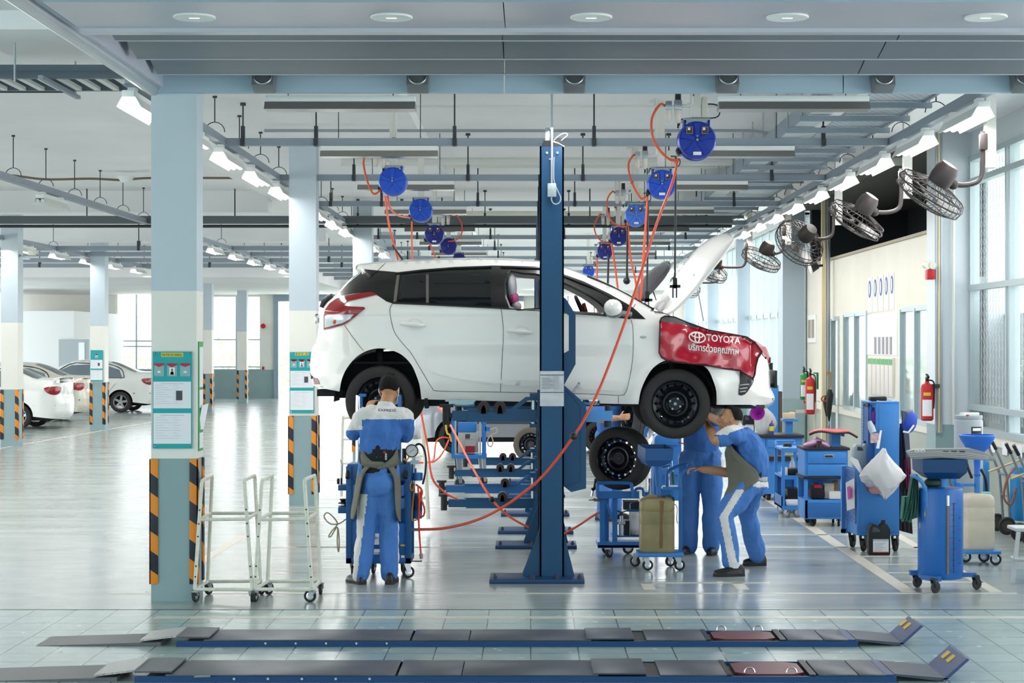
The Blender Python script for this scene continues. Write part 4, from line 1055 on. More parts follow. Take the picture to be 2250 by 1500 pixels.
# ---------------------------------------------------------------- wall fans on drop posts
FANM = mat('fan_grey', '4d4745', .45, .3)
def fan(px, py, Y, n, label, back, m=FANM, ang=0., post=True, rad=.31):
    c = P(px, py, Y); n = Vector(n).normalized()
    px_ = 3.87
    t = T('wall_fan', label, 'fan', (px_, Y, c.z), 'pole fans along the office side')
    u = n.orthogonal().normalized(); v = n.cross(u)
    cg = MB()
    for h, r in ((.0, rad), (.06, rad * .97), (-.05, rad * .95)): cg.torus(c + n * h, n, r, .006 if h else .008, 28, 5)
    for h, r in ((.10, rad * .62), (.115, rad * .33), (-.08, rad * .62)): cg.torus(c + n * h, n, r, .004, 24, 4)
    K = 30
    for k in range(K):
        a = 2 * PI * k / K; e = u * math.cos(a) + v * math.sin(a)
        cg.tube([c + n * .118 + e * .06, c + n * .112 + e * rad * .4, c + n * .09 + e * rad * .72, c + n * .06 + e * rad * .97, c + e * rad, c - n * .05 + e * rad * .95, c - n * .085 + e * rad * .6, c - n * .10 + e * .10], .003, 3, cap=False)
    cg.cyl(c + n * .112, c + n * .122, .06, n=16)
    t.p('guard', cg, m)
    bl = MB()
    for k in range(3):
        a0 = 2 * PI * k / 3; rows = []
        for i in range(6):
            r = .04 + (rad - .07) * i / 5; w = .35 + .35 * math.sin(PI * min(1, i / 4.2))
            rows.append([c + n * (.03 + .045 * (j / 4 - .5)) + (u * math.cos(a0 + w * (j / 4 - .5)) + v * math.sin(a0 + w * (j / 4 - .5))) * r for j in range(5)])
        bl.loft(rows, closed=False, cap=False)
    solid(t.p('blades', bl, mat('fan_blade', 'a9a6a5', .4, .3)), .003)
    mo = MB(); mo.lathe([(.06, -.09), (.095, -.10), (.105, -.16), (.10, -.24), (.075, -.29), (.0, -.295)], c, n, 18)
    t.p('motor_housing', mo, m)
    b_ = c - n * .13
    j = V(b_.x + .12, b_.y + .02, b_.z - .03); x2 = px_ - .05
    t.p('arm', MB().tube(smooth_path([b_, j, V(x2 - .13, Y, j.z), V(x2 - .03, Y, j.z + .04), V(x2, Y, j.z + .15), V(x2, Y, j.z + .45)], 6), .022, 8), m)
    t.p('tilt_knuckle', MB().ball(j, .045, 10).cyl(j + V(0, 0, .02), j + V(.02, 0, .12), .012, n=8), m)
    t.p('switch_box', MB().box((x2, Y - .02, j.z + .36), (.06, .08, .14), None, .01), m)
    if post: t.p('drop_post', MB().b2(px_ - .02, px_ + .065, Y, Y + .09, c.z + .22, 4.62), mat('post_white', 'e9e6df'))
    return t
fan(2045, 425, 15.0, (-.50, .34, -.80), 'grey caged fan tilted down, nearest and largest beside the glazed wall', 0, mat('fan_mauve', '453e3e', .5, .2))
fan(1882, 482, 18.3, (-.50, .32, -.80), 'grey caged fan tilted down above the cream office wall, second from the entrance', 0, mat('fan_mauve', '5f5654'))
fan(1757, 532, 22.4, (-.42, .72, -.55), 'dark fan seen from behind, third from the entrance', 0, mat('fan_dark', '2f2825', .5, .2), rad=.33)
fan(1673, 569, 26.8, (-.38, .38, -.84), 'dark fan before the bright glazing, fourth from the entrance', 0, mat('fan_dark', '2f2825'), rad=.31)
fan(1563, 596, 31.5, (-.36, .45, -.80), 'small dark fan beside the raised bonnet, fifth from the entrance', 0, mat('fan_dark', '2f2825'), post=True, rad=.30)
fan(1506, 628, 36, (-.30, .55, -.75), 'small dark fan partly behind the raised bonnet, sixth from the entrance', 0, mat('fan_dark', '2f2825'), rad=.32)

# ---------------------------------------------------------------- entrance downlights
for i, px in enumerate((427, 860, 1299, 1730, 2166)):
    c = P(px, 33, 10.6); c.z = 3.955
    t = T('downlight', '%s recessed oval downlight along the canopy soffit, counted from the pillar side' % ORD[i], 'downlight', c, 'recessed downlights in the canopy soffit')
    t.p('trim_ring', MB().lathe([(.105, -.001), (.125, -.001), (.127, -.009), (.122, -.013), (.105, -.011)], c, (0, 0, 1), 32), WHITE)
    t.p('reflector', MB().lathe([(.105, -.010), (.09, -.007), (.05, -.004), (.001, -.003)], c, (0, 0, 1), 24), mat('mirror_reflector', 'e3e8ec', .12, .9))
    t.p('lamp', MB().cyl(c + V(-.03, 0, -.008), c + V(.03, 0, -.008), .006, n=8), mat('lamp_glow', 'fdfdff', .3, emit=1.5))
for i, px in enumerate((579, 918, 1262, 1599, 1941, 2250)):
    c = P(px, 181, 13.6)
    t = T('spotlight', '%s square grey spotlight fixed to the pale blue canopy beam' % ORD[i], 'spotlight', c, 'square spotlights on the canopy beam')
    rot = Matrix.Rotation(-.35, 3, 'X')
    t.p('housing', MB().box(c + V(0, .03, .02), (.17, .14, .16), rot, .012), mat('spot_grey', '7d8286', .4, .4))
    n = rot @ V(0, -1, 0); f0 = c + V(0, .03, .02) + n * .07
    t.p('ring', MB().torus(f0, n, .066, .008, 28, 6), STEEL); t.p('reflector', MB().lathe([(.064, .004), (.05, .002), (.001, .001)], f0, n, 24), mat('spot_reflector', '8b9094', .25, .6))
    t.p('bulb', MB().ball(f0 + n * .012 + V(0, 0, .03), (.016, .012, .026), 8), mat('bulb_clear', 'd7dcdd', .1))
# ================================================================ two-post lifts
PADR = mat('pad_black', '1a1a1c', .6); SOCK = mat('adapter_brown', '3a3130', .5, .4); PIN = mat('pivot_steel', '9fb2b8', .3, .7)
def adapter(mb, x, y, z, r=.052):   # slotted height adapter, seen end on
    pts = [(r * math.cos(a), r * math.sin(a)) for a in [-1.15 + (PI + 2.3) * k / 18 for k in range(19)]]
    pts += [(-r * .42, -r * 1.0), (-r * .36, -r * .2), (-r * .12, r * .35), (r * .12, r * .35), (r * .36, -r * .2), (r * .42, -r * 1.0)]
    mb.prism(pts, .10, (x, y, z))
def lift_post(y, zc, label, near=True, arm=1.0, arm2=None, full=False, rightarm=True):
    """y: front face of the column; zc: top of the arms"""
    x0, x1 = .077, .281; zt = 3.67; d = .26
    t = T('lift_post', label, 'lift post', (.18, y + .1, 0), 'posts of the two-post lifts')
    t.p('column', MB().b2(x0, x1, y, y + .012, .03, zt).b2(x0, x0 + .014, y, y + d, .03, zt).b2(x1 - .014, x1, y, y + d, .03, zt).b2(x0 + .002, x0 + .05, y + d - .01, y + d, .03, zt).b2(x1 - .05, x1 - .002, y + d - .01, y + d, .03, zt), NAVY)
    t.p('top_plate', MB().b2(x0 + .02, x1, y - .004, y + d, zt, zt + .025).b2(x0 + .03, x1 - .02, y + .02, y + d, zt + .025, zt + .05), BLACK)
    t.p('base_plate', MB().b2(-.345, .45, y - .21, y + .24, 0, .035, .006), mat('base_blue', '1b3d66', .45))
    for yy in (y + .02, y + d - .04):
        t.p('gusset', MB().prism([(x0 + .002, .035), (-.07, .035), (x0 + .002, .42)], .015, (0, yy, 0)), NAVY); t.p('gusset', MB().prism([(x1 - .002, .035), (.37, .035), (x1 - .002, .40)], .015, (0, yy, 0)), NAVY)
    for bx in (-.30, .02, .22, .41): t.p('anchor_bolt', MB().cyl((bx, y - .15, .03), (bx, y - .15, .06), .018, n=6).cyl((bx, y - .15, .06), (bx, y - .15, .075), .010, n=6), DARKMET)
    # carriage and arms
    cz = zc
    t.p('carriage', MB().b2(x0 + .02, x1 - .02, y + .05, y + d + .06, cz - .32, cz + .35).b2(x0 - .085, x0 - .015, y + .16, y + d + .10, cz - .17, cz - .14).b2(x0 - .085, x0 - .015, y + .16, y + d + .10, cz + .085, cz + .12).b2(x0 - .02, x0 + .02, y + .14, y + d + .10, cz - .20, cz + .15), NAVY)
    A = t.p('arm', MB().b2(x0 - .10 - arm * .72, x0 - .03, y + .20, y + .30, cz - .125, cz - .02).b2(x0 - .03 - arm, x0 - .06 - arm * .45, y + .21, y + .29, cz - .115, cz - .03).b2(x0 - .04 - arm * .8, x0 - .25, y + .18, y + .20, cz - .022, cz - .010)
        .prism([(x0 - .02, cz + .09), (x0 - .12, cz + .09), (x0 - .26, cz - .02), (x0 - .20, cz - .02), (x0 - .10, cz + .06), (x0 - .02, cz + .06)], .03, (0, y + .20, 0)), NAVY if near else mat('lift_blue_light', '24588c', .4))
    t.p('pivot_pin', MB().cyl((x0 - .05, y + .23, cz - .16), (x0 - .05, y + .23, cz + .11), .022, n=12), PIN, A)
    xp = x0 - .04 - arm
    t.p('lift_pad', MB().b2(xp - .06, xp + .02, y + .22, y + .28, cz - .09, cz - .05).cyl((xp - .04, y + .25, cz - .15), (xp - .04, y + .25, cz), .035, n=12).cyl((xp - .04, y + .25, cz), (xp - .04, y + .25, cz + .025), .06, n=14), PADR, A)
    for k, dx in enumerate((.26, .40) if full else (.30,)):
        m = MB(); adapter(m, x0 - .03 - dx - .05, y + .17, cz - .0); t.p('height_adapter', m, SOCK, A)
    if rightarm:
        B = t.p('arm', MB().b2(x1 + .0, x1 + .30, y + .20, y + .30, cz - .125, cz - .02).b2(x1 + .28, x1 + .42, y + .21, y + .29, cz - .115, cz - .03), mat('arm_sky', '4f8fcc', .4))
        t.p('lift_pad', MB().cyl((x1 + .38, y + .25, cz - .17), (x1 + .38, y + .25, cz - .06), .032, n=12).cyl((x1 + .38, y + .25, cz - .06), (x1 + .38, y + .25, cz + .015), .024, n=12), PADR, B)
    return t
L1 = lift_post(15.0, 1.455, 'navy lift post nearest the entrance with a paper notice', True, .72, full=True)
y = 15.0
# slotted guard plates on its inner side, notice, power box
g = MB(); 
pl = [(.285, PZ(648, 15)), (.30, PZ(653, 15)), (.375, PZ(688, 15)), (.378, PZ(803, 15)), (.285, PZ(848, 15))]
t = L1
t.p('upper_guard', MB().prism([(.281, PZ(652, 15)), (.30, PZ(655, 15)), (.383, PZ(690, 15)), (.383, PZ(800, 15)), (.281, PZ(848, 15)), (.281, PZ(776, 15)), (.325, PZ(770, 15)), (.325, PZ(692, 15)), (.281, PZ(684, 15))], .02, (0, 15.12, 0)), NAVY)
G = t.p('lower_guard', MB().prism([(.281, PZ(846, 15)), (.30, PZ(850, 15)), (.472, PZ(890, 15)), (.472, PZ(1075, 15)), (.345, PZ(1083, 15)), (.281, PZ(1070, 15))], .05, (0, 15.10, 0)), NAVY)
t.p('guard_groove', MB().tube([(.30, 15.045, PZ(856, 15)), (.42, 15.045, PZ(893, 15)), (.42, 15.045, PZ(1058, 15)), (.30, 15.045, PZ(1070, 15))], .004, 4), mat('groove_dark', '0f2440', .5), G)
pn = MB().b2(PX(1186.5, 15), PX(1239, 15), 14.992, 15, PZ(892, 15), PZ(815, 15)); NP = t.p('paper_notice', pn, mat('old_paper', 'c8ccd0', .7, var=.12, vs=14))
for py in (819, 857): t.p('notice_line', MB().b2(PX(1187, 15), PX(1238.5, 15), 14.989, 14.992, PZ(py + 5.5, 15), PZ(py + 4, 15)), DARKMET, NP)
for k in range(11): t.p('print_line', MB().b2(PX(1190 + (k % 3), 15), PX(1209 + (k * 5) % 12, 15), 14.9895, 14.9918, PZ(830 + k * 2.3 + 1, 15), PZ(830 + k * 2.3, 15)), INK, NP)
t.p('print_block', MB().b2(PX(1216, 15), PX(1228, 15), 14.9895, 14.9918, PZ(856, 15), PZ(826, 15)), mat('print_grey', 'b4b8be', .8), NP)
t.p('conduit', MB().cyl(P(1212.5, 200, 14.96), P(1212.5, 405, 14.96), .010, n=10).cyl(P(1212.5, 350, 14.97), P(1207, 350, 14.97), .008), GALV)
t.p('power_box', MB().box(P(1212.5, 418, 14.96), (.075, .05, .115), None, .006), mat('zinc', 'a9b7bb', .5, .5, var=.2, vs=30))
t.p('cable', MB().tube(smooth_path([P(x, yy, 14.95) for x, yy in ((1217, 345), (1217, 395), (1226, 420), (1232, 435), (1228, 446), (1218, 448), (1212, 440), (1212, 432))]), .006, 6), GALV)
t.p('bolt', MB().cyl(P(1202, 335.5, 15.0), P(1202, 335.5, 14.985), .011, n=8), CHROME); t.p('bolt', MB().cyl(P(1225, 335.5, 15.0), P(1225, 335.5, 14.985), .011, n=8), CHROME)
t.p('loose_wires', MB().tube(smooth_path([P(x, yy, 15.05) for x, yy in ((1210, 318), (1222, 303), (1238, 293), (1247, 296), (1234, 308), (1222, 320))]), .004, 4).tube([P(1216, 311, 15), P(1230, 316, 15), P(1240, 322, 15)], .006, 5), mat('wire_white', 'e3e0d6', .5))
t.p('rear_bracket', MB().b2(PX(1198, 15.3), PX(1207, 15.3), 15.2, 15.3, PZ(325, 15.2), PZ(280, 15.2)), GALV)
t.p('support_bracket', MB().box(P(1015, 886, 15.4), (.22, .16, .045), None, .005).box(P(1012, 880, 15.4), (.26, .16, .01)), PIN)
t.p('support_bracket', MB().lathe([(.08, -.02), (.09, 0), (.09, .025)], P(1296, 884, 15.4), (0, 0, 1), 16), CHROME)
t.p('air_valve', MB().cyl(P(1258, 862, 14.98), P(1270, 846, 14.98), .010, n=8).ball(P(1272, 842, 14.98), .012, 8), STEEL)
lift_post(17.5, 1.455, 'navy lift post on the far side of the white hatchback', True, .72, rightarm=False)
lift_post(18.85, .36, 'blue lift post with arms lowered, nearer of the pair behind the white hatchback', True, .93, rightarm=False)
lift_post(20.75, .36, 'blue lift post with light blue lowered arms, farther of the pair behind the hatchback', False, 1.05, rightarm=False, full=False)
lift_post(23.3, .36, 'navy lift post with dark lowered arms, third lift back', True, 1.05, rightarm=False, full=True)
lift_post(25.6, .36, 'navy lift post with lowered arms beside the small blue trolley', True, .95, rightarm=False, full=True)
lift_post(35.0, .75, 'navy lift post far down the hall by the silver car', True, .9, rightarm=False)
lift_post(37.2, .75, 'farthest navy lift post in the hall', True, .9, rightarm=False)

# ================================================================ sunken drive-on platforms in the tiled strip
PLT = mat('platform_steel', '4f5560', .42, .5, var=.18, vs=5); PLB = mat('platform_blue_edge', '1b4473', .45); TREAD = mat('tread_plate', '6d7176', .35, .7, bump=.8, bs=160); ALUP = mat('aluminium_tread', 'c3c3bf', .3, .7, bump=.8, bs=160)
def runway(yn, yf, label):
    t = T('drive_on_platform', label, 'platform', (0, (yn + yf) / 2, 0), None)
    def slab(name, a, b, z=.045, m=PLT, y0=yn, y1=yf):
        q = t.p(name, MB().b2(a, b, y0, y1, z - .012, z, .003), m)
        return q
    t.p('edge_beam', MB().b2(-2.34, 2.16, yn - .012, yn + .012, 0, .036).b2(-2.34, 2.16, yf - .01, yf, 0, .036), PLB)
    t.p('bed', MB().b2(-2.30, 2.14, yn + .02, yf - .02, .0, .012), BLACK)
    t.p('approach_plate', MB().prism([(-3.28, .001), (-2.52, .001), (-2.52, .028), (-2.60, .026)], yf - yn - .04, (0, yf - .02, 0), (1, 0, 0), (0, 0, 1)) if False else MB().loft([[(-3.28, yq, .001), (-2.45, yq, .001), (-2.45, yq, .026)] for yq in (yn + .02, yf - .03)]), mat('approach_grey', '6a696d', .45, .3))
    t.p('hinged_plate', MB().box((-2.47, (yn + yf) / 2, .048), (.24, yf - yn - .06, .012), Matrix.Rotation(-.12, 3, 'Y')), ALUP)
    t.p('tread_plate', MB().b2(-2.35, -2.13, yn + .03, yf, .05, .06), TREAD)
    slab('deck', -2.16, -.80); slab('deck', -.785, -.41); slab('deck', -.405, .40); slab('slide_plate', .37, .685, .056)
    t.p('gap_bar', MB().b2(.685, .765, yn + .01, yf - .01, .0, .03), BLACK)
    slab('deck', .765, 1.16)
    t.p('recess', MB().b2(1.16, 1.68, yn + .02, yf - .02, .004, .016).b2(1.16, 1.19, yn, yf, .016, .046).b2(1.65, 1.69, yn, yf, .016, .046), BLACK)
    tt = MB(); c = ((1.215 + 1.625) / 2, (yn + yf) / 2)
    pts = [(1.22, yn + .10), (1.30, yn + .04), (1.56, yn + .04), (1.63, yn + .10), (1.63, yf - .10), (1.56, yf - .05), (1.30, yf - .05), (1.22, yf - .10)]
    tt.loft([[(a, b, z) for a, b in pts] for z in (.018, .042)]); TT = t.p('turn_plate', tt, mat('turn_plate_red', '6e3237', .4, .3))
    for bx in (1.30, 1.55): t.p('locking_pin', MB().tube(arc((bx, yn + .05 if label.count('nearer') else yf - .06, .05), .03, 0, PI, 6), .005, 5), CHROME, TT)
    slab('deck', 1.70, 1.935, .046); slab('deck', 1.94, 2.10, .046); t.p('gap_bar', MB().b2(2.10, 2.15, yn, yf, 0, .046), PLB)
    t.p('exit_ramp', MB().loft([[(2.155, yq, .046), (2.155, yq, .034), (2.42, yq, .004), (2.48, yq, .02)] for yq in (yn + .02, yf - .02)]), PLT)
    FL = t.p('raised_flap', MB().loft([[(2.44, yq, .012), (2.46, yq, .004), (2.60, yq, .13), (2.585, yq, .14)] for yq in (yn + .02, yf - .02)]), mat('flap_blue_grey', '48577a', .4, .4))
    for ya in (.20, .33): t.p('yellow_mark', MB().loft([[(2.515, yq, .084), (2.515, yq, .080), (2.56, yq, .116), (2.56, yq, .120)] for yq in (yn + ya, yn + ya + .07)]), YELLOW, FL)
    for k in range(5):
        x = -1.75 + k * .2; t.p('rivet', MB().cyl((x, yn - .014, .024), (x, yn - .02, .024), .008, n=8), CHROME)
    return t
runway(11.73, 12.16, 'long steel platform let into the tiles, farther of the two')
runway(10.49, 10.98, 'long steel platform let into the tiles, nearer of the two')
t = T('release_lever', 'small chrome lever lying on the nearer platform edge', 'lever', (PX(445, 10.47), 10.47, .04)); t.p('bar', MB().tube([P(427, 1487, 10.46), P(430, 1486, 10.46), P(463, 1485, 10.46)], .007, 6), CHROME)

# ================================================================ white tube carts beside the entrance pillar
CARTM = mat('chipped_white_tube', 'dcdccd', .45, var=.10, vs=22)
def caster(t, x, y, r=.05, ang=0., z_top=None, m=RUBBER, hub=CHROME, fork=STEEL):
    z_top = z_top or r * 2 + .03
    d = V(math.cos(ang), math.sin(ang), 0); n = V(-d.y, d.x, 0); c = V(x, y, r) + d * r * .35
    f = MB(); f.box((x, y, z_top - .006), (r * 1.1, r * 1.1, .012))
    for s_ in (-1, 1): f.loft([[V(x, y, z_top - .012) + n * s_ * r * w_ - d * r * .55, V(x, y, z_top - .012) + n * s_ * r * w_ + d * r * .55, c + n * s_ * r * w_ + d * r * .34, c + n * s_ * r * w_ - d * r * .34] for w_ in (.48, .32)])
    F_ = t.p('caster', f, fork)
    w = MB().lathe([(r * .62, -r * .22), (r * .92, -r * .26), (r, -r * .16), (r, r * .16), (r * .92, r * .26), (r * .62, r * .22)], c, n, 20, cap=False)
    t.p('caster_wheel', w, m, F_)
    t.p('wheel_hub', MB().lathe([(.001, -r * .24), (r * .2, -r * .24), (r * .64, -r * .18), (r * .64, r * .18), (r * .2, r * .24), (.001, r * .24)], c, n, 16), hub, F_)
def tube_cart(dx, label, caster_a):
    yf, yb = 13.74, 14.16
    t = T('tube_cart', label, 'cart', (PX(495 + dx, 13.95), 13.95, 0), 'white tube carts beside the pillar')
    q = lambda px, py, y_: P(px + dx, py, y_)
    fl, fr = [q(428, 1294, yf), q(443, 1062, yf)], [q(554, 1295, yf), q(537, 1060, yf)]
    bl, br = [q(456, 1277, yb), q(466, 1050, yb)], [q(572, 1276, yb), q(560, 1050, yb)]
    r = .0145
    def up(a, b, n): t.p('end_frame', MB().tube([a[0], a[1] - V(0, 0, .0), a[1] + V(.002, .02, .022), b[1] + V(0, -.02, .022), b[1], b[0]], r, 10), CARTM)
    up(fl, bl, 'a'); up(fr, br, 'b')
    L = lambda a, b, t_: a + (b - a) * t_
    for k, (z0) in enumerate((0., .66)):
        pts = [L(fl[0], fl[1], z0), L(fr[0], fr[1], z0), L(br[0], br[1], z0), L(bl[0], bl[1], z0)]
        for i in range(4): t.p('rail', MB().tube([pts[i], pts[(i + 1) % 4]], r * .95, 8), CARTM)
    for i, (p, a) in enumerate(((fl[0], 1.2), (fr[0], 1.8), (bl[0], .6), (br[0], 1.5))):
        caster(t, p.x, p.y, .048, caster_a[i], p.z - .01)
    for p0, p1 in (fl, fr):
        for tt in (.12, .22, .5, .62, .75): t.p('paint_chip', MB().box(L(p0, p1, tt) + V(0, -r * .92, 0), (.012, .006, .012), None, .002), BLACK)
    return t
tube_cart(0, 'white chipped tube cart touching the entrance pillar', (1.3, 1.7, 1.1, 1.2)); tube_cart(132, 'white chipped tube cart beside the mechanic with his back turned', (1.4, 3.0, 1.0, 1.6))

# ================================================================ notice boards on the pillars
def wall_text(name, s, h, m, c, width, parent, off, u=V(1, 0, 0), w=V(0, 0, 1)):
    me = mesh_text(s, 1.); xs = [v.co.x for v in me.vertices]; k = width / (max(xs) - min(xs)); mid = (max(xs) + min(xs)) / 2
    for v in me.vertices: v.co = c + u * (v.co.x - mid) * k + w * v.co.y * h / .70
    return put(me, name, m, parent, off)
def board(x0, x1, y, z0, z1, title, n_pocket, label, small=False, loc=None):
    s = (x1 - x0)
    t = T('notice_board', label, 'notice board', ((x0 + x1) / 2, y, z0))
    H = z1 - z0; zt = z1; za = z1 - H * .275; zb = z1 - H * .305; zc = zb - H * .28; zd = zc - H * .05
    t.p('backing', MB().b2(x0, x1, y - .008, y, z0, z1), TEAL)
    if title:
        TP = t.p('title_plate', MB().b2(x0 + s * .22, x1 - s * .22, y - .012, y - .008, zt - H * .055, zt - H * .012), mat('label_yellow', 'd8c04a', .5))
        wall_text('title_text', title, H * .026, mat('ink_dark', '2d3a2c', .6), V((x0 + x1) / 2, y - .0135, zt - H * .046), s * .50, TP, t.o)
    for k in range(n_pocket):
        cx = x0 + s * (k + .5) / n_pocket; w = s * .25
        pk = t.p('card_pocket', MB().b2(cx - w / 2, cx + w / 2, y - .014, y - .009, za + H * .02, za + H * .155), mat('pocket_film', 'a9cfd2', .15, alpha=.55))
        t.p('pocket_flap', MB().prism([(cx - w / 2, za + H * .155), (cx + w / 2, za + H * .155), (cx + w / 2, za + H * .135), (cx, za + H * .115), (cx - w / 2, za + H * .135)], .006, (0, y - .014, 0)), mat('flap_red', 'b3263a', .45), pk)
        if k == n_pocket // 2:
            ph = t.p('photo_card', MB().b2(cx - w * .28, cx + w * .28, y - .0165, y - .0145, za + H * .03, za + H * .11), WHITE, pk)
            t.p('portrait', MB().ball((cx, y - .0165, za + H * .085), (w * .10, .002, H * .016), 8).prism([(cx - w * .2, za + H * .035), (cx + w * .2, za + H * .035), (cx + w * .13, za + H * .068), (cx - w * .13, za + H * .068)], .002, (0, y - .0165, 0)), mat('portrait_grey', '6c6a72', .7), pk)
        else: t.p('slip', MB().b2(cx - w * .15, cx + w * .15, y - .0165, y - .0145, za + H * .055, za + H * .075), WHITE, pk)
    for (a, b) in ((zb - H * .005, zc), (zd, z0 + H * .05)):
        sh = t.p('sheet', MB().b2(x0 + s * .02, x1 - s * .02, y - .013, y - .009, b, a), PAPER)
        ln = MB(); hh = a - b
        for i in range(9):
            zz = a - hh * (.14 + .085 * i)
            ln.b2(x0 + s * .08, x0 + s * (.30 + .1 * ((i * 7) % 3)), y - .0142, y - .013, zz - .0012, zz); ln.b2(x0 + s * .52, x0 + s * (.66 + .05 * (i % 2)), y - .0142, y - .013, zz - .0012, zz)
        ln.b2(x0 + s * .2, x0 + s * .8, y - .0142, y - .013, a - hh * .08, a - hh * .07)
        sp = t.p('printed_lines', ln, INK, sh); sp['kind'] = 'stuff'
        if a == zb - H * .005: t.p('printed_picture', MB().b2(x0 + s * .60, x0 + s * .76, y - .0146, y - .013, b + hh * .30, b + hh * .66), mat('ink_dark_grey', '4a4d52', .7), sh)
    for bx, bz in ((x0 + s * .06, zt - H * .02), (x1 - s * .06, zt - H * .02), (x0 + s * .06, z0 + H * .02), (x1 - s * .06, z0 + H * .02)): t.p('fixing_stud', MB().ball((bx, y - .01, bz), (s * .03, .008, s * .03), 8), CHROME)
    return t
def brd(p0, p1, py0, py1, Y, title, n, label): return board(PX(p0, Y), PX(p1, Y), Y, PZ(py1, Y), PZ(py0, Y), title, n, label)
brd(336, 422, 772, 985, 13.77, 'Hi-TECH AREA', 3, 'teal notice board with a yellow title plate on the entrance pillar')
brd(637, 690, 773, 907, 21.99, 'EM 2', 3, 'teal notice board on the second pillar behind the white car tail')
brd(199, 226, 769, 838, 40.98, None, 1, 'small teal notice board on a car park pillar beside the parked sedans')
# papers on the entrance pillar's side
xs = PX(332, 13.78) + .354
t = T('document_holder', 'narrow green edged document holder on the side face of the entrance pillar', 'document holder', (xs, 13.9, 1.1))
t.p('frame', MB().b2(xs, xs + .008, 13.83, 14.0, PZ(990, 13.9), PZ(750, 13.9)), mat('green_edge', '49a45a', .5))
for a, b in ((762, 850), (856, 895), (950, 984)): t.p('sheet', MB().b2(xs + .008, xs + .012, 13.845, 13.985, PZ(b, 13.9), PZ(a, 13.9)), PAPER)
t.p('curled_sheet', MB().loft([[P(434, 945, 13.85), P(447, 942, 13.95), P(458, 886, 13.98), P(444, 890, 13.88)], [P(434.5, 945, 13.86), P(447.5, 942, 13.96), P(458.5, 886, 13.99), P(444.5, 890, 13.89)]]), PAPER)
# ================================================================ trolleys, drainers, stools: the office side
def box_p(t, name, x0, x1, y0, y1, z0, z1, m, parent=None, bev=.006): return t.p(name, MB().b2(x0, x1, y0, y1, z0, z1, bev), m, parent)
def pb(px0, px1, py0, py1, Y): return PX(px0, Y), PX(px1, Y), PZ(py1, Y), PZ(py0, Y)
def bag(t, name, c, rx, ry, rz, m, seed=1, knot=True, parent=None):
    """a tied plastic bag: bulging body, gathered neck"""
    rr = random.Random(seed); ph = [rr.uniform(0, 6) for _ in range(8)]; c = Vector(c); rings = []
    for i in range(15):
        u = i / 14; ring = []
        prof = math.sin(PI * min(1, u * 1.02 + .02)) ** .6 if u < .72 else max(.12, .83 - (u - .72) * 3.1)
        if knot and u > .94: prof = .2 + (u - .94) * 3
        for j in range(28):
            a = 2 * PI * j / 28
            w = 1 + .10 * math.sin(3 * a + ph[0] + 3 * u) + .07 * math.sin(7 * a + ph[1]) + .05 * math.sin(11 * a + ph[2] + 5 * u)
            ring.append(c + V(rx * prof * w * math.cos(a), ry * prof * w * math.sin(a), rz * (2 * u - 1) + .02 * math.sin(2 * a + ph[3])))
        rings.append(ring)
    return t.p(name, MB().loft(rings), m, parent, 70)
PLASTIC = mat('white_film', 'e9e6e6', .35, alpha=.82, sub=.0)
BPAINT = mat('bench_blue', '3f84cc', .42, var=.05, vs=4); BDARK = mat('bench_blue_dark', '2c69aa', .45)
BEDGE = mat('black_edging_mat', '22242a', .6)

# --- K: tall cabinet with lettering
Y = 17.05
t = T('tool_cabinet', 'tall blue steel cabinet on castors with orange painted letters on its front', 'cabinet', (PX(1925, Y), Y + .2, 0))
x0, x1, z0, z1 = pb(1883, 1976, 1028, 1205, Y); xl = PX(1852, Y + .45)
zb = .16
t.p('body', MB().loft([[V(x0, Y, zz), V(x1, Y, zz), V(x1, Y + .45, zz), V(xl + .03, Y + .45, zz)] for zz in (zb, PZ(1030, Y))]), BPAINT)
t.p('front_panel', MB().b2(x0 + .03, x1 - .03, Y - .006, Y, zb + .03, PZ(1034, Y), .003), BPAINT)
xt0 = PX(1924, Y)
TW = t.p('tower', MB().b2(xt0 + .002, x1, Y, Y + .42, PZ(1030, Y), PZ(886, Y), .004), BPAINT)
t.p('tower_panel', MB().b2(xt0 + .03, x1 - .025, Y - .006, Y, PZ(1028, Y), PZ(891, Y), .003), BPAINT, TW)
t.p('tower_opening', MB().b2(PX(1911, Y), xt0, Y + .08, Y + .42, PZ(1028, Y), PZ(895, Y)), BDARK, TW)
t.p('tower_side', MB().b2(PX(1893, Y + .4), PX(1909, Y + .4), Y + .34, Y + .42, PZ(1010, Y), PZ(884, Y)), BPAINT, TW)
t.p('tower_top', MB().b2(PX(1893, Y + .4), x1, Y + .0, Y + .42, PZ(886, Y), PZ(882, Y), .003), BPAINT, TW)
lab = t.p('label_strip', MB().b2(PX(1894.5, Y + .33), PX(1907, Y + .33), Y + .325, Y + .335, PZ(975, Y), PZ(887, Y)), WHITE, TW)
for k in range(6):
    zz = PZ(899 + 14 * k, Y); t.p('label_line', MB().b2(PX(1895, Y + .33), PX(1906.5, Y + .33), Y + .320, Y + .326, zz - .003, zz + .003), DARKMET, lab); t.p('label_line', MB().b2(PX(1896, Y + .33), PX(1901, Y + .33), Y + .320, Y + .326, zz + .025, zz + .034), DARKMET, lab)
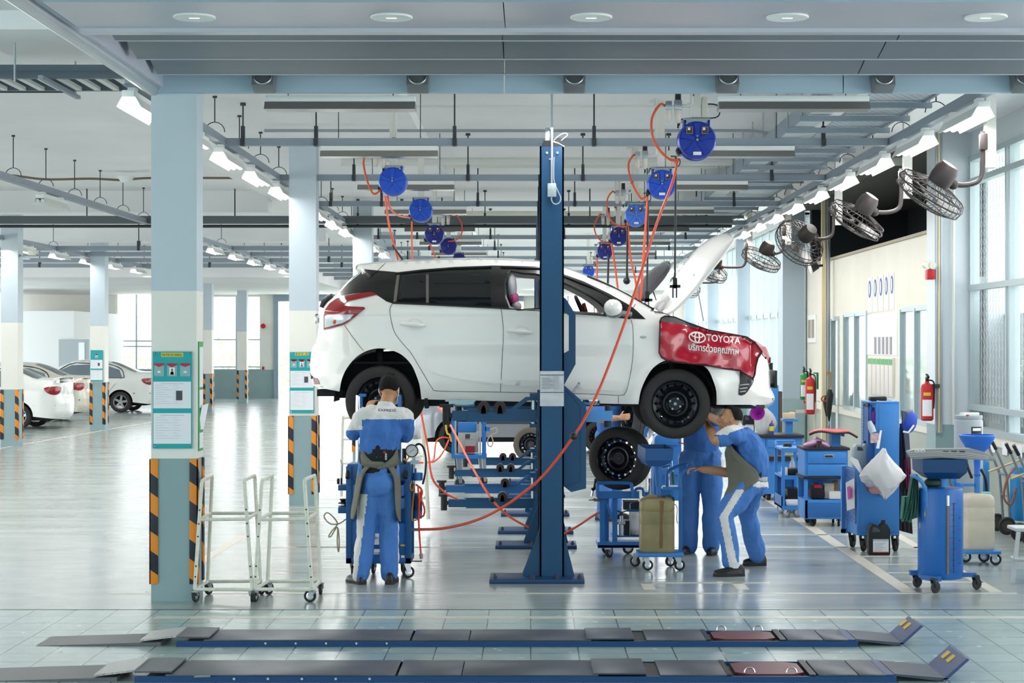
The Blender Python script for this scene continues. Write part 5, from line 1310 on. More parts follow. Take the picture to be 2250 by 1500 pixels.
# louvred side
for k in range(30):
    zz = zb + .12 + k * .0175
    a, b_ = V(x0 - .004, Y + .03, zz), V(xl + .036, Y + .42, zz)
    lv = MB().loft([[a + V(-.004, 0, 0), a + V(-.012, 0, -.008), a + V(-.002, 0, -.012)], [b_ + V(-.004, 0, 0), b_ + V(-.012, 0, -.008), b_ + V(-.002, 0, -.012)]])
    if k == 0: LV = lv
    else:
        lv.bm.to_mesh(tmp := bpy.data.meshes.new('tmp')); LV.bm.from_mesh(tmp); bpy.data.meshes.remove(tmp); lv.bm.free()
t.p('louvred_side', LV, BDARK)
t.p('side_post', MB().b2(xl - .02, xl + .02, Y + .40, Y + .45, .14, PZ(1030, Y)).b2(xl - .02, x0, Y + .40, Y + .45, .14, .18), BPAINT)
OL = mat('orange_letters', 'b8603a', .7)
wall_text('painted_letters', 'EM1', .135, OL, V(PX(1931, Y), Y - .008, PZ(1077, Y)), .24, t.root, t.o)
for px, yy in ((1896, Y + .05), (1966, Y + .05), (1872, Y + .38)): caster(t, PX(px, yy), yy, .062, 1.1, .165, RUBBER, BLACK, DARKMET)
# things on and around it
o = T('hand_scanner', 'black hand scanner lying on top of the tall blue cabinet', 'scanner', P(1935, 882, Y + .15))
o.p('body', MB().b2(PX(1916, Y), PX(1953, Y), Y + .08, Y + .2, PZ(882, Y) + .003, PZ(873, Y) + .006, .012), BLACK); o.p('cable', MB().tube(smooth_path([P(1953, 876, Y + .1), P(1966, 879, Y + .06), P(1955, 882.2, Y + .05), P(1926, 880.5, Y + .05)]), .004, 5), WHITE)
o = T('oil_jug', 'grey plastic oil jug standing on the tall blue cabinet', 'jug', P(1893, 1028, Y + .25))
JG = mat('jug_grey', 'a7aeb2', .4)
def jug(o, c, w, d, h, m, lm=None, Yf=None):
    x, y, z = c
    prof = [(-w / 2, 0), (w / 2, 0), (w / 2, h * .80), (w * .40, h * .93), (w * .33, h * .95), (w * .30, h), (w * .14, h), (w * .12, h * .93), (w * .02, h * .86), (-w * .14, h * .95), (-w * .36, h * .97), (-w * .46, h * .86), (-w / 2, h * .74)]
    B_ = o.p('body', MB().prism(prof, d, (x, y - d / 2, z), bev=.006), m)
    o.p('grip_hole', MB().prism([(-w * .33, h * .72), (w * .02, h * .72), (w * .03, h * .78), (-w * .12, h * .87), (-w * .30, h * .88)], d + .004, (x, y - d / 2 - .002, z)), mat('grip_shadow', '4b5054', .7), B_)
    o.p('cap', MB().cyl((x + w * .22, y, z + h), (x + w * .22, y, z + h + .025), w * .10, n=12), BLACK, B_)
    if lm: 
        LB = o.p('label', MB().b2(x - w * .30, x + w * .42, y - d / 2 - .003, y - d / 2, z + h * .08, z + h * .50), lm, B_)
        o.p('label_band', MB().b2(x - w * .30, x + w * .42, y - d / 2 - .0045, y - d / 2 - .003, z + h * .44, z + h * .50), mat('label_grey', 'b9bdc1', .5), LB)
        for k in range(6): o.p('label_line', MB().b2(x - w * .24, x + w * (.1 + .08 * (k % 3)), y - d / 2 - .0045, y - d / 2 - .003, z + h * (.14 + .045 * k), z + h * (.14 + .045 * k) + .003), INK, LB)
        o.p('label_stripe', MB().b2(x - w * .30, x + w * .42, y - d / 2 - .0045, y - d / 2 - .003, z + h * .08, z + h * .105), mat('label_orange', 'd3572f', .5), LB)
jug(o, P(1893, 1028, Y + .22), .17, .12, .24, JG)
o = T('oil_jug', 'black oil jug with a white and orange label on the floor before the cabinet', 'jug', (PX(1930, 16.85), 16.85, 0))
jug(o, V(PX(1930, 16.85), 16.85, 0.002), .205, .11, .30, BLACK, PAPER)
o = T('carrier_bag', 'white translucent carrier bag full of scraps hanging from the tall cabinet', 'bag', P(1935, 1050, Y - .1))
rings = []
for i, (lx, rx, py, dp) in enumerate(((1932, 1940, 985, .015), (1925, 1945, 995, .04), (1910, 1956, 1010, .07), (1893, 1972, 1028, .095), (1886, 1984, 1040, .10), (1893, 1980, 1052, .10), (1906, 1968, 1066, .09), (1922, 1956, 1078, .06), (1933, 1945, 1088, .02), (1937, 1941, 1092, .008))):
    ring = []
    for j in range(36):
        a = 2 * PI * j / 36; w = 1 + .07 * math.sin(5 * a + i) + .05 * math.sin(9 * a - 1.7 * i) + .04 * math.sin(13 * a + 2.3 * i)
        ring.append(V(PX((lx + rx) / 2, Y) + (rx - lx) / 2 * Y / F * math.cos(a) * w, Y - .12 + dp * math.sin(a) * w, PZ(py + 3 * math.sin(3 * a + i), Y)))
    rings.append(ring)
bg = o.p('bag_body', MB().loft(rings), PLASTIC, None, 25)
for px, py, c_ in ((1935, 1040, 'c9a0a4'), (1915, 1060, 'b7b0b4'), (1950, 1050, 'd9d2d4'), (1925, 1075, 'b5888e')): o.p('contents', MB().ball(P(px, py, Y - .14), (.07, .05, .05), 8), mat('scrap_' + c_, c_, .8), bg)
o.p('handle_loop', MB().loft([[P(1925, 985, Y - .1), P(1932, 985, Y - .1), P(1932, 985, Y - .09)], [P(1932, 952, Y - .03), P(1937, 952, Y - .03), P(1937, 952, Y - .02)], [P(1934, 945, Y - .01), P(1938, 945, Y - .01), P(1938, 945, Y)]]), PLASTIC)
o.p('trailing_corner', MB().loft([[P(1885, 1010, Y - .12), P(1890, 1040, Y - .12), P(1895, 1035, Y - .05)], [P(1869, 1002, Y - .13), P(1868, 1010, Y - .13), P(1869, 1008, Y - .12)]]), PLASTIC)
o = T('plastic_bottle', 'crushed clear bottle with a red and white label wedged in the cabinet tower', 'bottle', P(1915, 950, Y))
o.p('body', MB().tube([P(1910, 925, Y - .02), P(1914, 937, Y - .02), P(1919, 950, Y - .03)], [.02, .034, .032], 10), mat('clear_bottle', 'dfe3e6', .2, alpha=.7)); o.p('label', MB().b2(PX(1911, Y), PX(1928, Y), Y - .06, Y - .03, PZ(972, Y), PZ(951, Y)), mat('bottle_label', 'd8b4b6', .5, var=.3, vs=40))
o = T('plastic_sleeve', 'clear sleeve with a magenta print hanging on the cabinet side', 'sleeve', P(1866, 1080, Y + .1))
o.p('sheet', MB().loft([[P(1858, 1060, Y + .12), P(1877, 1050, Y - .02), P(1877, 1050, Y - .012)], [P(1861, 1122, Y + .12), P(1878, 1116, Y - .02), P(1878, 1116, Y - .012)]]), mat('sleeve_film', 'e4dfe3', .35)); o.p('print', MB().loft([[P(1861, 1070, Y + .08), P(1868, 1067, Y + .0), P(1868, 1067, Y + .008)], [P(1863, 1097, Y + .08), P(1870, 1094, Y + .0), P(1870, 1094, Y + .008)]]), mat('magenta_print', 'c23c9a', .5))
o = T('coil_hose', 'purple and blue hoses stuffed inside the cabinet tower', 'hose', P(1917, 915, Y + .1))
o.p('hose', MB().tube(smooth_path([P(1915, 890, Y + .05), P(1912, 910, Y + .02), P(1916, 930, Y + .04), P(1921, 900, Y + .05)]), .010, 6), mat('hose_blue', '2653a8', .4)); o.p('funnel', MB().b2(PX(1918, Y), PX(1926, Y), Y + .03, Y + .07, PZ(927, Y), PZ(905, Y)), mat('purple_plastic', '8b1e8e', .4))
# clothes hanging behind it
o = T('hanging_jacket', 'dark work jacket hanging on the far side of the tall cabinet', 'jacket', P(1990, 1170, Y + .2))
def cloth_strip(pts_l, pts_r, Y_, amp=.03, fr=9):
    rows = []; L_ = smooth_path([P(*p, Y_) for p in pts_l], 5); R__ = smooth_path([P(*p, Y_) for p in pts_r], 5)
    for i, (a, b_) in enumerate(zip(L_, R__)):
        ring = []
        for k in range(13): q = a.lerp(b_, k / 12); ring.append(q + V(0, -amp * abs(math.sin(k * fr / 12 + i * .12)) - .02, 0))
        for k in range(12, -1, -1): q = a.lerp(b_, k / 12); ring.append(q + V(0, .03, 0))
        rows.append(ring)
    return MB().loft(rows)
o.p('body', cloth_strip([(1978, 930), (1976, 1000), (1976, 1100), (1977, 1165)], [(1990, 932), (1998, 1000), (2000, 1100), (2003, 1172)], Y + .25), mat('jacket_dark', '3b3437', .9)); o.p('scarf', cloth_strip([(1986, 1010), (1988, 1050), (1990, 1075)], [(1998, 1000), (2001, 1040), (2000, 1070)], Y + .2), mat('cloth_magenta', '8c2a4c', .9)); o.p('strap', cloth_strip([(1981, 902), (1986, 960), (1993, 1030)], [(1992, 904), (1997, 960), (2001, 1030)], Y + .18, .0), mat('strap_grey', '5a5d66', .8))
o = T('cap', 'royal blue cap hanging beside the tall cabinet', 'cap', P(2000, 930, Y + .2))
o.p('crown', MB().ball(P(1998, 928, Y + .2), (.075, .07, .11), 14, Matrix.Rotation(.3, 3, 'Y')), mat('cap_blue', '3a55b8', .8)); o.p('brim_stripe', MB().tube([P(1984, 948, Y + .1), P(1996, 950, Y + .1), P(2008, 934, Y + .12)], .010, 6), WHITE)

# --- J: drawer trolley
def casters4(t, xs, ys, r=.055, a=1.0, ztop=.15, m=RUBBER, hub=BLACK, fk=DARKMET):
    for x in xs:
        for y in ys: caster(t, x, y, r, a + .5 * (x > xs[0]), ztop, m, hub, fk)
Y = 19.4
t = T('drawer_trolley', 'blue drawer trolley with two drawers, open shelf and black mat top', 'trolley', (PX(1815, Y), Y + .25, 0))
x0, x1 = PX(1768, Y), PX(1863, Y); d = .50
z = lambda py: PZ(py, Y)
t.p('base_box', MB().b2(x0, x1, Y, Y + d, z(1140), z(1098), .006), BPAINT); t.p('base_front', MB().b2(x0 + .03, x1 - .03, Y - .006, Y, z(1135), z(1104), .004), BDARK)
t.p('back_panel', MB().b2(x0 + .02, x1, Y + d - .03, Y + d, z(1098), z(1050)), BPAINT)
for xx in (x0, x1 - .035):
    for yy in (Y, Y + d - .035): t.p('corner_post', MB().b2(xx, xx + .035, yy, yy + .035, z(1140), z(1050)), BPAINT)
t.p('shelf_edge', MB().b2(x0 - .02, x1 + .02, Y - .02, Y + d, z(1052), z(1046), .004), BEDGE)
t.p('carcass', MB().b2(x0, x1, Y, Y + d, z(1046), z(988)), BPAINT)
for a, b_ in ((1018, 992), (1045, 1020)):
    D_ = t.p('drawer', MB().b2(x0 + .03, x1 - .02, Y - .014, Y, z(a), z(b_), .004), BPAINT)
    if a == 1018:
        t.p('drawer_handle', MB().b2(PX(1810, Y), PX(1831, Y), Y - .02, Y - .014, z(1006), z(998), .003), STEEL, D_); t.p('handle_slot', MB().b2(PX(1812, Y), PX(1829, Y), Y - .022, Y - .02, z(1004), z(1000)), BLACK, D_)
t.p('top_mat', MB().b2(x0 - .015, x1 + .02, Y - .02, Y + d + .01, z(989), z(983), .006), BEDGE)
t.p('top_stand', MB().b2(PX(1833, Y), PX(1852, Y), Y + .15, Y + .3, z(983), z(952)).b2(PX(1822, Y), PX(1860, Y), Y + .12, Y + .33, z(953), z(949)).b2(PX(1857, Y), PX(1860, Y), Y + .12, Y + .33, z(960), z(949)), BPAINT)
casters4(t, (x0 + .09, x1 - .09), (Y + .06, Y + .42), .055, .9, z(1140) + .01)
o = T('seat_cover', 'red vinyl cover with black edging folded on the drawer trolley stand', 'cover', P(1830, 946, Y + .2))
rows = []
for i in range(12):
    u = i / 11; x = 1778 + 106 * u; row = []
    for k in range(9): w = k / 8; row.append(P(x, 953 - 13 * math.sin(PI * min(1, u * 1.1)) * (.5 + .5 * math.sin(PI * w)) - 3 * math.sin(9 * u + w) + (6 if u > .85 else 0) * (u - .85) * 8, Y + .02 + .38 * w))
    rows.append(row)
c_ = MB().loft(rows, closed=False, cap=False); solid(o.p('sheet', c_, mat('red_cover_faded', 'c94a4f', .4)), .012); o.p('edging', MB().tube([r_[0] + V(0, -.005, -.01) for r_ in rows], .012, 6), BLACK)
o = T('cloth_bag', 'pink translucent bag lying on the drawer trolley top', 'bag', P(1795, 985, Y + .1)); bag(o, 'bag_body', P(1795, 974, Y + .16), .14, .12, .055, mat('pink_film', 'efb6de', .4), 9, False)
o.p('dark_bottle', MB().cyl(P(1800, 984, Y + .03), P(1800, 968, Y + .03), .03, n=12), mat('bottle_dark', '3a2428', .4))
o = T('shoulder_bag', 'black bag with red trim on the drawer trolley shelf', 'bag', P(1799, 1098, Y + .15)); o.p('body', MB().prism([(-.07, 0), (.08, 0), (.085, .08), (.04, .15), (-.03, .155), (-.075, .10)], .2, (PX(1798, Y), Y + .05, z(1097)), bev=.02), mat('bag_black', '1f1b20', .8)); o.p('red_flap', MB().prism([(-.05, .12), (.05, .12), (.03, .16), (-.03, .165)], .21, (PX(1799, Y), Y + .045, z(1097)), bev=.01), mat('bag_red', 'a81f38', .7))
for i, (px0, px1, py0, py1, dy, lb) in enumerate(((1815, 1836, 1063, 1096, .1, 'tall cream carton on the drawer trolley shelf beside the black bag'), (1823, 1848, 1080, 1097, .02, 'low white carton in front on the drawer trolley shelf'), (1838, 1850, 1060, 1096, .2, 'brown carton at the end of the drawer trolley shelf'))):
    a = pb(px0, px1, py0, py1, Y); o = MB().b2(a[0], a[1], Y + dy, Y + dy + .1, z(1097) + .002, a[3], .004).build('carton', mat(('carton_cream', 'carton_white', 'carton_brown')[i], ('d6cdbd', 'e0dbd2', '9a785a')[i], .8)); tag(o, lb, 'box', None)

# --- I: open tool cart
Y = 20.4
t = T('tool_cart', 'blue open three shelf tool cart cluttered with tools', 'cart', (PX(1732, Y), Y + .3, 0)); z = lambda py: PZ(py, Y)
x0, x1 = PX(1698, Y), PX(1768, Y); xa = PX(1718, Y)
def shelf(py, mm=BPAINT): t.p('shelf', MB().b2(xa, x1, Y, Y + .65, z(py), z(py - 5), .004).b2(xa, x1, Y - .004, Y + .01, z(py + 3), z(py - 6)), mm)
for py in (1117, 1050, 990): shelf(py)
for xx, yy in ((xa, Y), (x1 - .035, Y), (xa, Y + .61), (x1 - .035, Y + .61)): t.p('upright', MB().b2(xx, xx + .035, yy, yy + .035, z(1118), z(984)), BPAINT)
t.p('side_panel', MB().b2(xa - .0, xa + .008, Y, Y + .65, z(1118), z(1090)), BDARK); t.p('rear_panel', MB().b2(xa, x1, Y + .63, Y + .64, z(1117), z(1052)), BDARK)
t.p('handle', MB().tube([V(xa + .02, Y + .62, z(984)), V(xa + .02, Y + .68, z(975)), V(x1 - .02, Y + .68, z(975)), V(x1 - .02, Y + .62, z(984))], .012, 6), BPAINT)
casters4(t, (xa + .08, x1 - .05), (Y + .07, Y + .55), .055, 2.2, z(1118) + .01, mat('caster_grey', '8d8f92', .5), STEEL, STEEL)
def small(name, label, cat, mb, m, group=None): o = mb.build(name, m); return tag(o, label, cat, group)
small('black_case', 'black case on the middle shelf of the open tool cart', 'case', MB().b2(PX(1733, Y), PX(1762, Y), Y + .05, Y + .3, z(1044), z(1031), .012), BLACK)
small('tool_box', 'black tool box on the bottom shelf of the open tool cart', 'tool box', MB().b2(PX(1733, Y), PX(1764, Y), Y + .12, Y + .45, z(1112), z(1076), .012), BLACK)
small('folded_rags', 'white folded rags on the bottom shelf of the open tool cart', 'rags', MB().b2(PX(1727, Y), PX(1766, Y), Y + .02, Y + .12, z(1112), z(1098), .02), WHITE)
o = T('water_bottle', 'clear water bottle with a pale green cap on the open tool cart', 'bottle', P(1741, 1020, Y + .2)); o.p('body', MB().lathe([(.032, 0), (.034, .05), (.029, .08), (.034, .11), (.03, .15), (.013, .19), (.013, .20)], P(1741, 1045, Y + .35), (0, 0, 1), 14), mat('clear_bottle', 'dfe3e6', .2, alpha=.7)); o.p('cap', MB().cyl(P(1741, 1045, Y + .35) + V(0, 0, .2), P(1741, 1045, Y + .35) + V(0, 0, .225), .016, n=10), mat('cap_green', '7fc9a5', .5))
small('grease_tin', 'small round black tin on the top shelf of the open tool cart', 'tin', MB().lathe([(.05, 0), (.05, .055), (.045, .06)], P(1730, 985, Y + .3), (0, 0, 1), 16), BLACK)
small('white_carton', 'small white and red carton at the corner of the open tool cart', 'box', MB().b2(PX(1719, Y), PX(1731, Y), Y - .06 + .08, Y + .1, z(1044), z(1027), .003), mat('carton_white', 'e0dbd2'))
for k, (px, c_) in enumerate(((1726, 'c8ccd0'), (1738, '5e8d86'), (1750, 'b9bdc1'), (1757, '77a59a'))):
    small('hand_tool', 'small hand tool lying on the open tool cart, %s from the pillar side' % ORD[k], 'tool', MB().tube([P(px - 5, 984, Y + .1 + .1 * k), P(px + 6, 983.5, Y + .2 + .1 * k)], .012, 6), mat('tool_' + c_, c_, .4, .4), 'tools on the open tool cart')

# --- H: workbench farther back with bag and funnel, tall blue locker
Y = 22.6
t = T('work_bench', 'blue workbench with black top behind the crouching mechanic', 'bench', (PX(1715, Y), Y + .3, 0)); z = lambda py: PZ(py, Y)
x0, x1 = PX(1668, Y), PX(1763, Y)
t.p('cabinet_side', MB().b2(x0, PX(1682, Y), Y, Y + .6, .15, z(962)), BPAINT); t.p('drawer_case', MB().b2(PX(1683, Y), x1, Y, Y + .6, z(985), z(962)), BPAINT); t.p('drawer', MB().b2(PX(1686, Y), PX(1710, Y), Y - .012, Y, z(983), z(966), .003), BPAINT)
t.p('lower_case', MB().b2(PX(1681, Y), x1, Y + .02, Y + .6, z(1085), z(1010)), BPAINT); t.p('mid_edge', MB().b2(PX(1680, Y), x1 + .02, Y - .02, Y + .6, z(1012), z(1006), .003), BEDGE)
t.p('top_mat', MB().b2(x0 - .02, x1 + .02, Y - .03, Y + .62, z(962), z(955), .005), BEDGE)
casters4(t, (PX(1690, Y), PX(1750, Y)), (Y + .08, Y + .5), .06, 1.2, z(1083))
t.p('top_stand', MB().b2(PX(1732, Y), PX(1747, Y), Y + .2, Y + .32, z(955), z(927)).b2(PX(1724, Y), PX(1758, Y), Y + .15, Y + .4, z(927), z(922)), BPAINT)
small('carton', 'open brown carton on the workbench stand', 'box', MB().b2(PX(1728, Y), PX(1752, Y), Y + .2, Y + .35, z(922) + .002, z(909), .003).ball(P(1740, 908, Y + .28), (.05, .04, .02), 8), mat('carton_tan', 'd5bd9c', .8))
o = T('funnel', 'purple plastic funnel propped against the bag on the workbench', 'funnel', P(1664, 910, Y)); n_ = V(-.25, -.9, .25).normalized(); c_ = P(1665, 908, Y - .06)
solid(o.p('bowl', MB().lathe([(.092, .02), (.094, .03), (.085, .02), (.04, -.05), (.015, -.07), (.012, -.14)], c_, n_, 24, cap=False), mat('purple_plastic', '8b1e8e', .35)), .004)
o = T('carrier_bag', 'clear plastic bag of rubbish on the workbench beside the purple funnel', 'bag', P(1680, 940, Y + .1)); bag(o, 'bag_body', P(1680, 925, Y + .12), .13, .10, .19, mat('clear_film', 'd5d2cf', .3, alpha=.75), 3, True)
o = T('spray_can', 'blue and yellow spray can on the workbench', 'spray can', P(1695, 950, Y)); o.p('can', MB().lathe([(.032, 0), (.032, .13), (.02, .15)], P(1695, 955, Y + .05), (0, 0, 1), 14), mat('can_blue', '2a3a8c', .35)); o.p('label', MB().lathe([(.0328, .05), (.0328, .11)], P(1695, 955, Y + .05), (0, 0, 1), 14, cap=False), mat('can_yellow', 'e3cf2b', .4)); o.p('cap', MB().cyl(P(1695, 955, Y + .05) + V(0, 0, .15), P(1695, 955, Y + .05) + V(0, 0, .185), .014, n=10), RED)
o = T('oil_jug', 'black oil jug with white label on the workbench behind the mechanic', 'jug', P(1645, 950, Y)); jug(o, P(1644, 955, Y + .2), .15, .12, .27, BLACK, PAPER)
Y = 27
t = T('steel_locker', 'tall plain blue steel locker behind the front of the raised hatchback', 'locker', (PX(1697, Y), Y + .2, 0)); t.p('body', MB().b2(PX(1672, Y), PX(1711, Y), Y, Y + .45, 0, PZ(846, Y), .01), BPAINT); t.p('door', MB().b2(PX(1675, Y), PX(1708, Y), Y - .012, Y, .1, PZ(850, Y), .004), BPAINT)
t.p('shelf_top', MB().b2(PX(1690, Y), PX(1700, Y), Y + .1, Y + .14, PZ(846, Y), PZ(797, Y)), BLACK)
small('parts_rack', 'dark shelf rack of small parts beside the blue locker', 'rack', MB().b2(PX(1712, Y), PX(1719, Y), Y, Y + .4, .1, PZ(860, Y)), mat('rack_brown', '5a4c42', .7))

# --- L: waste oil drainer with scale, nearest on the office side
Y = 14.45; s = F / Y
t = T('oil_drainer', 'blue cylindrical waste oil drainer with a level scale, nearest to the entrance', 'oil drainer', (PX(2066, Y), Y, 0)); z = lambda py: PZ(py, Y)
cx = PX(2066, Y); r = 49 / s
t.p('tank', MB().lathe([(.01, z(1268)), (r * .96, z(1268)), (r, z(1263)), (r, z(1077)), (r * .96, z(1071)), (.01, z(1069))], (cx, Y, 0), (0, 0, 1), 40), mat('tank_blue', '1f66b4', .35, var=.08, vs=5))
hp = [(2017, 1007), (2115, 1007)]
hb = MB()
def rect(x0, x1, y0, y1, zz): return [V(x0, y0, zz), V(x1, y0, zz), V(x1, y1, zz), V(x0, y1, zz)]
rings = [rect(PX(2036, Y), PX(2103, Y), Y - .08, Y + .16, z(1050)), rect(PX(2019, Y), PX(2115, Y), Y - .15, Y + .24, z(1035)), rect(PX(2018, Y), PX(2116, Y), Y - .16, Y + .25, z(1007)), rect(PX(2022, Y), PX(2112, Y), Y - .145, Y + .235, z(1007)), rect(PX(2023, Y), PX(2111, Y), Y - .14, Y + .23, z(1033))]
t.p('hopper', MB().loft(rings), mat('hopper_navy', '143f6e', .4)); t.p('stem', MB().cyl((cx + .02, Y, z(1072)), (cx + .02, Y, z(1048)), .022, n=12), BPAINT)
t.p('handle', MB().tube(smooth_path([V(cx - r * .75, Y - .10, z(1098)), V(cx - r * .75, Y - .11, z(1080)), V(cx - r * .95, Y - .12, z(1058)), V(cx - r * 1.2, Y - .12, z(1046)), V(cx - r * 1.35, Y - .05, z(1044))]), .016, 10), BPAINT)
t.p('handle_tab', MB().b2(cx - r * .80, cx - r * .70, Y - r * .72, Y - r * .6, z(1112), z(1080)), BPAINT)
yf = Y - r
sg = t.p('sight_tube', MB().cyl((cx + r * .10, yf - .004, z(1255)), (cx + r * .10, yf - .004, z(1088)), .011, n=10), mat('sight_glass', '6a6460', .2)); t.p('tube_fitting', MB().cyl((cx + r * .10, yf - .004, z(1106)), (cx + r * .10, yf - .004, z(1084)), .013, n=8), CHROME, sg)
sc = MB(); xs_ = cx + r * .38
def on_tank(x, off=.002): return Y - math.sqrt(max(0, r * r - (x - cx) ** 2)) - off
sc.b2(xs_ - .003, xs_ + .003, on_tank(xs_) - .001, on_tank(xs_) + .004, z(1252), z(1100))
for k in range(13):
    zz = z(1102 + k * 12.3); w = .045 if k % 2 == 0 else .028; sc.tube([V(xs_ - w * .5 + w * q, on_tank(xs_ - w * .5 + w * q), zz) for q in (0, .5, 1)], .0022, 4)
t.p('level_scale', sc, DARKMET)
for k, sN in enumerate(('50', '40', '30', '20', '10')):
    wall_text('scale_number', sN, .016, RED if k % 2 else DARKMET, V(xs_ + .055, on_tank(xs_ + .055, .003), z(1136 + k * 24.6)), .025, t.root, t.o, V(.86, .5, 0).normalized())
t.p('yellow_label', MB().loft([[V(cx - r * .98, Y - r * .2 - .004, z(1160)), V(cx - r * .80, Y - r * .6 - .004, z(1128)), V(cx - r * .80, Y - r * .6, z(1128)), V(cx - r * .98, Y - r * .2, z(1160))], [V(cx - r * .98, Y - r * .2 - .004, z(1148)), V(cx - r * .80, Y - r * .6 - .004, z(1118)), V(cx - r * .80, Y - r * .6, z(1118)), V(cx - r * .98, Y - r * .2, z(1148))]]), mat('label_yellow', 'd8c04a'))
t.p('outrigger', MB().box((cx + r * 1.15, Y, z(1262)), (.16, .05, .035)), BDARK); t.p('outrigger', MB().box((cx - r * .6, Y - .15, z(1264)), (.06, .18, .04), .5), BDARK); t.p('outrigger', MB().box((cx - r * 1.0, Y + .08, z(1260)), (.10, .06, .04)), BDARK)
for x_, y_ in ((cx + r * 1.58, Y), (cx - r * .55, Y - .22), (cx - r * .95, Y + .12)): caster(t, x_, y_, .047, .6, z(1262), mat('caster_dark', '3a3836', .5), DARKMET, DARKMET)
# grille on top of it
o = T('car_grille', 'grey plastic car grille with an oval emblem laid across the nearest drainer', 'car grille', P(2078, 1000, Y))
GR = mat('grille_grey', '8f8f8f', .4)
def gr_pt(px, py, dy=0): return P(px, py, Y - .02 + dy)
body = [(1988, 990), (2005, 985), (2060, 984), (2125, 983), (2152, 990), (2178, 1003), (2182, 1008), (2170, 1010), (2110, 1006), (2060, 1003), (2015, 1006), (1999, 1006)]
o.p('frame', MB().prism([(PX(a, Y), PZ(b_, Y)) for a, b_ in body], .10, (0, Y - .12, 0), bev=.004), GR)
for k in range(3): o.p('slat', MB().tube([P(1996 + 2 * k, 994 + 4 * k, Y - .125), P(2060, 993 + 4 * k, Y - .127), P(2120, 995 + 4 * k, Y - .125), P(2172, 1003 + 2.5 * k, Y - .123)], .005, 5), mat('grille_light', 'b5b4b2', .35))
em = MB(); c_ = P(2021, 990, Y - .127)
for rx, rz, dz in ((.042, .013, 0), (.013, .013, 0), (.028, .006, .006)): em.tube([c_ + V(rx * math.cos(a), 0, rz * math.sin(a) + dz) for a in [2 * PI * k / 20 for k in range(20)]], .0032, 5, closed=True)
o.p('oval_emblem', em, mat('emblem_white', 'e6e6e4', .4))
for px in (2070, 2088, 2106): o.p('vent', MB().b2(PX(px - 6, Y), PX(px + 6, Y), Y - .123, Y - .119, PZ(992, Y), PZ(988, Y)), DARKMET)
o = T('rag_bag', 'dark green bag hanging from the handle of the nearest drainer', 'bag', P(2000, 1090, Y)); 
o.p('body', cloth_strip([(2003, 1040), (1998, 1070), (1990, 1115), (1982, 1145)], [(2014, 1042), (2016, 1075), (2017, 1110), (2016, 1135)], Y - .03, .03, 14), mat('bag_green', '2c5a50', .6)); o.p('upper_bulge', MB().ball(P(2050, 1060, Y + .02), (.075, .06, .045), 10), mat('bag_green_dark', '27413a', .6))
o.p('skirt', cloth_strip([(1983, 1090), (1980, 1125), (1979, 1140)], [(2000, 1090), (2003, 1130), (2001, 1148)], Y + .0, .02), mat('bag_green_light', '3f7a64', .6))

# --- M: drainer with tan jerrycan and blue funnel
Y = 16.15; s = F / Y; z = lambda py: PZ(py, Y)
JC = mat('jerrycan_cream', 'd9cdb8', .45, var=.10, vs=5, sub=.0); JC2 = mat('jerrycan_stained', 'a4946a', .42, var=.35, vs=3)
def jerrycan(t, x0, x1, y0, y1, z0, z1, m):
    cx, cy, w, d, h = (x0 + x1) / 2, (y0 + y1) / 2, (x1 - x0) / 2, (y1 - y0) / 2, z1 - z0
    rings = []
    def rr(k, zz):
        ring = []
        for j in range(32):
            a = 2 * PI * (j + .5) / 32; c, s_ = math.cos(a), math.sin(a); e = .32
            ring.append(V(cx + w * k * math.copysign(abs(c) ** e, c), cy + d * k * math.copysign(abs(s_) ** e, s_), zz))
        return ring
    for k, u in ((.90, 0), (.97, .02), (1, .06), (1, .50), (.985, .52), (1, .54), (1, .74), (.975, .76), (1, .78), (.995, .88), (.95, .94), (.80, .985), (.4, 1.0)): rings.append(rr(k, z0 + h * u))
    return t.p('jerrycan', MB().loft(rings), m)
t = T('oil_drainer', 'mobile drainer with a pale jerrycan and a blue funnel above it', 'oil drainer', (PX(2150, Y), Y, 0))
J = jerrycan(t, PX(2114, Y), PX(2181, Y), Y - .12, Y + .12, z(1206), z(1083), JC)
t.p('spilt_rag', MB().ball(P(2165, 1084, Y), (.06, .06, .02), 10), mat('rag_teal', '7fb0a6', .8), J)
fn = MB().lathe([(.155, z(955)), (.160, z(956)), (.160, z(958)), (.145, z(966)), (.10, z(984)), (.05, z(996)), (.03, z(1005)), (.024, z(1040)), (.03, z(1045))], (PX(2147, Y), Y, 0), (0, 0, 1), 36, cap=False); solid(t.p('funnel', fn, mat('funnel_blue', '2c6fd0', .35)), .004)
t.p('stem', MB().cyl((PX(2147, Y), Y, z(1082)), (PX(2147, Y), Y, z(1046)), .025, n=12).b2(PX(2105, Y), PX(2140, Y), Y - .02, Y + .02, z(1068), z(1062)), BPAINT)
t.p('mast', MB().b2(PX(2102, Y), PX(2108, Y), Y + .1, Y + .13, .13, z(1050)).b2(PX(2106, Y), PX(2110, Y), Y - .1, Y + .13, z(1072), z(1060)), BPAINT)
t.p('push_handle', MB().tube(smooth_path([P(2136, 1050, Y + .15), P(2128, 1030, Y + .15), P(2122, 1010, Y + .16)]), .014, 8).tube(smooth_path([P(2168, 1080, Y + .15), P(2165, 1050, Y + .15), P(2155, 1030, Y + .16)]), .014, 8), BLACK)
t.p('base_tray', MB().b2(PX(2112, Y), PX(2190, Y), Y - .16, Y + .16, z(1213), z(1206), .004), BPAINT)
for px, dy in ((2172, -.1), (2160, .12), (2118, .1)): caster(t, PX(px, Y) + .02, Y + dy, .052, -.2, z(1212), BLACK, CHROME, STEEL)
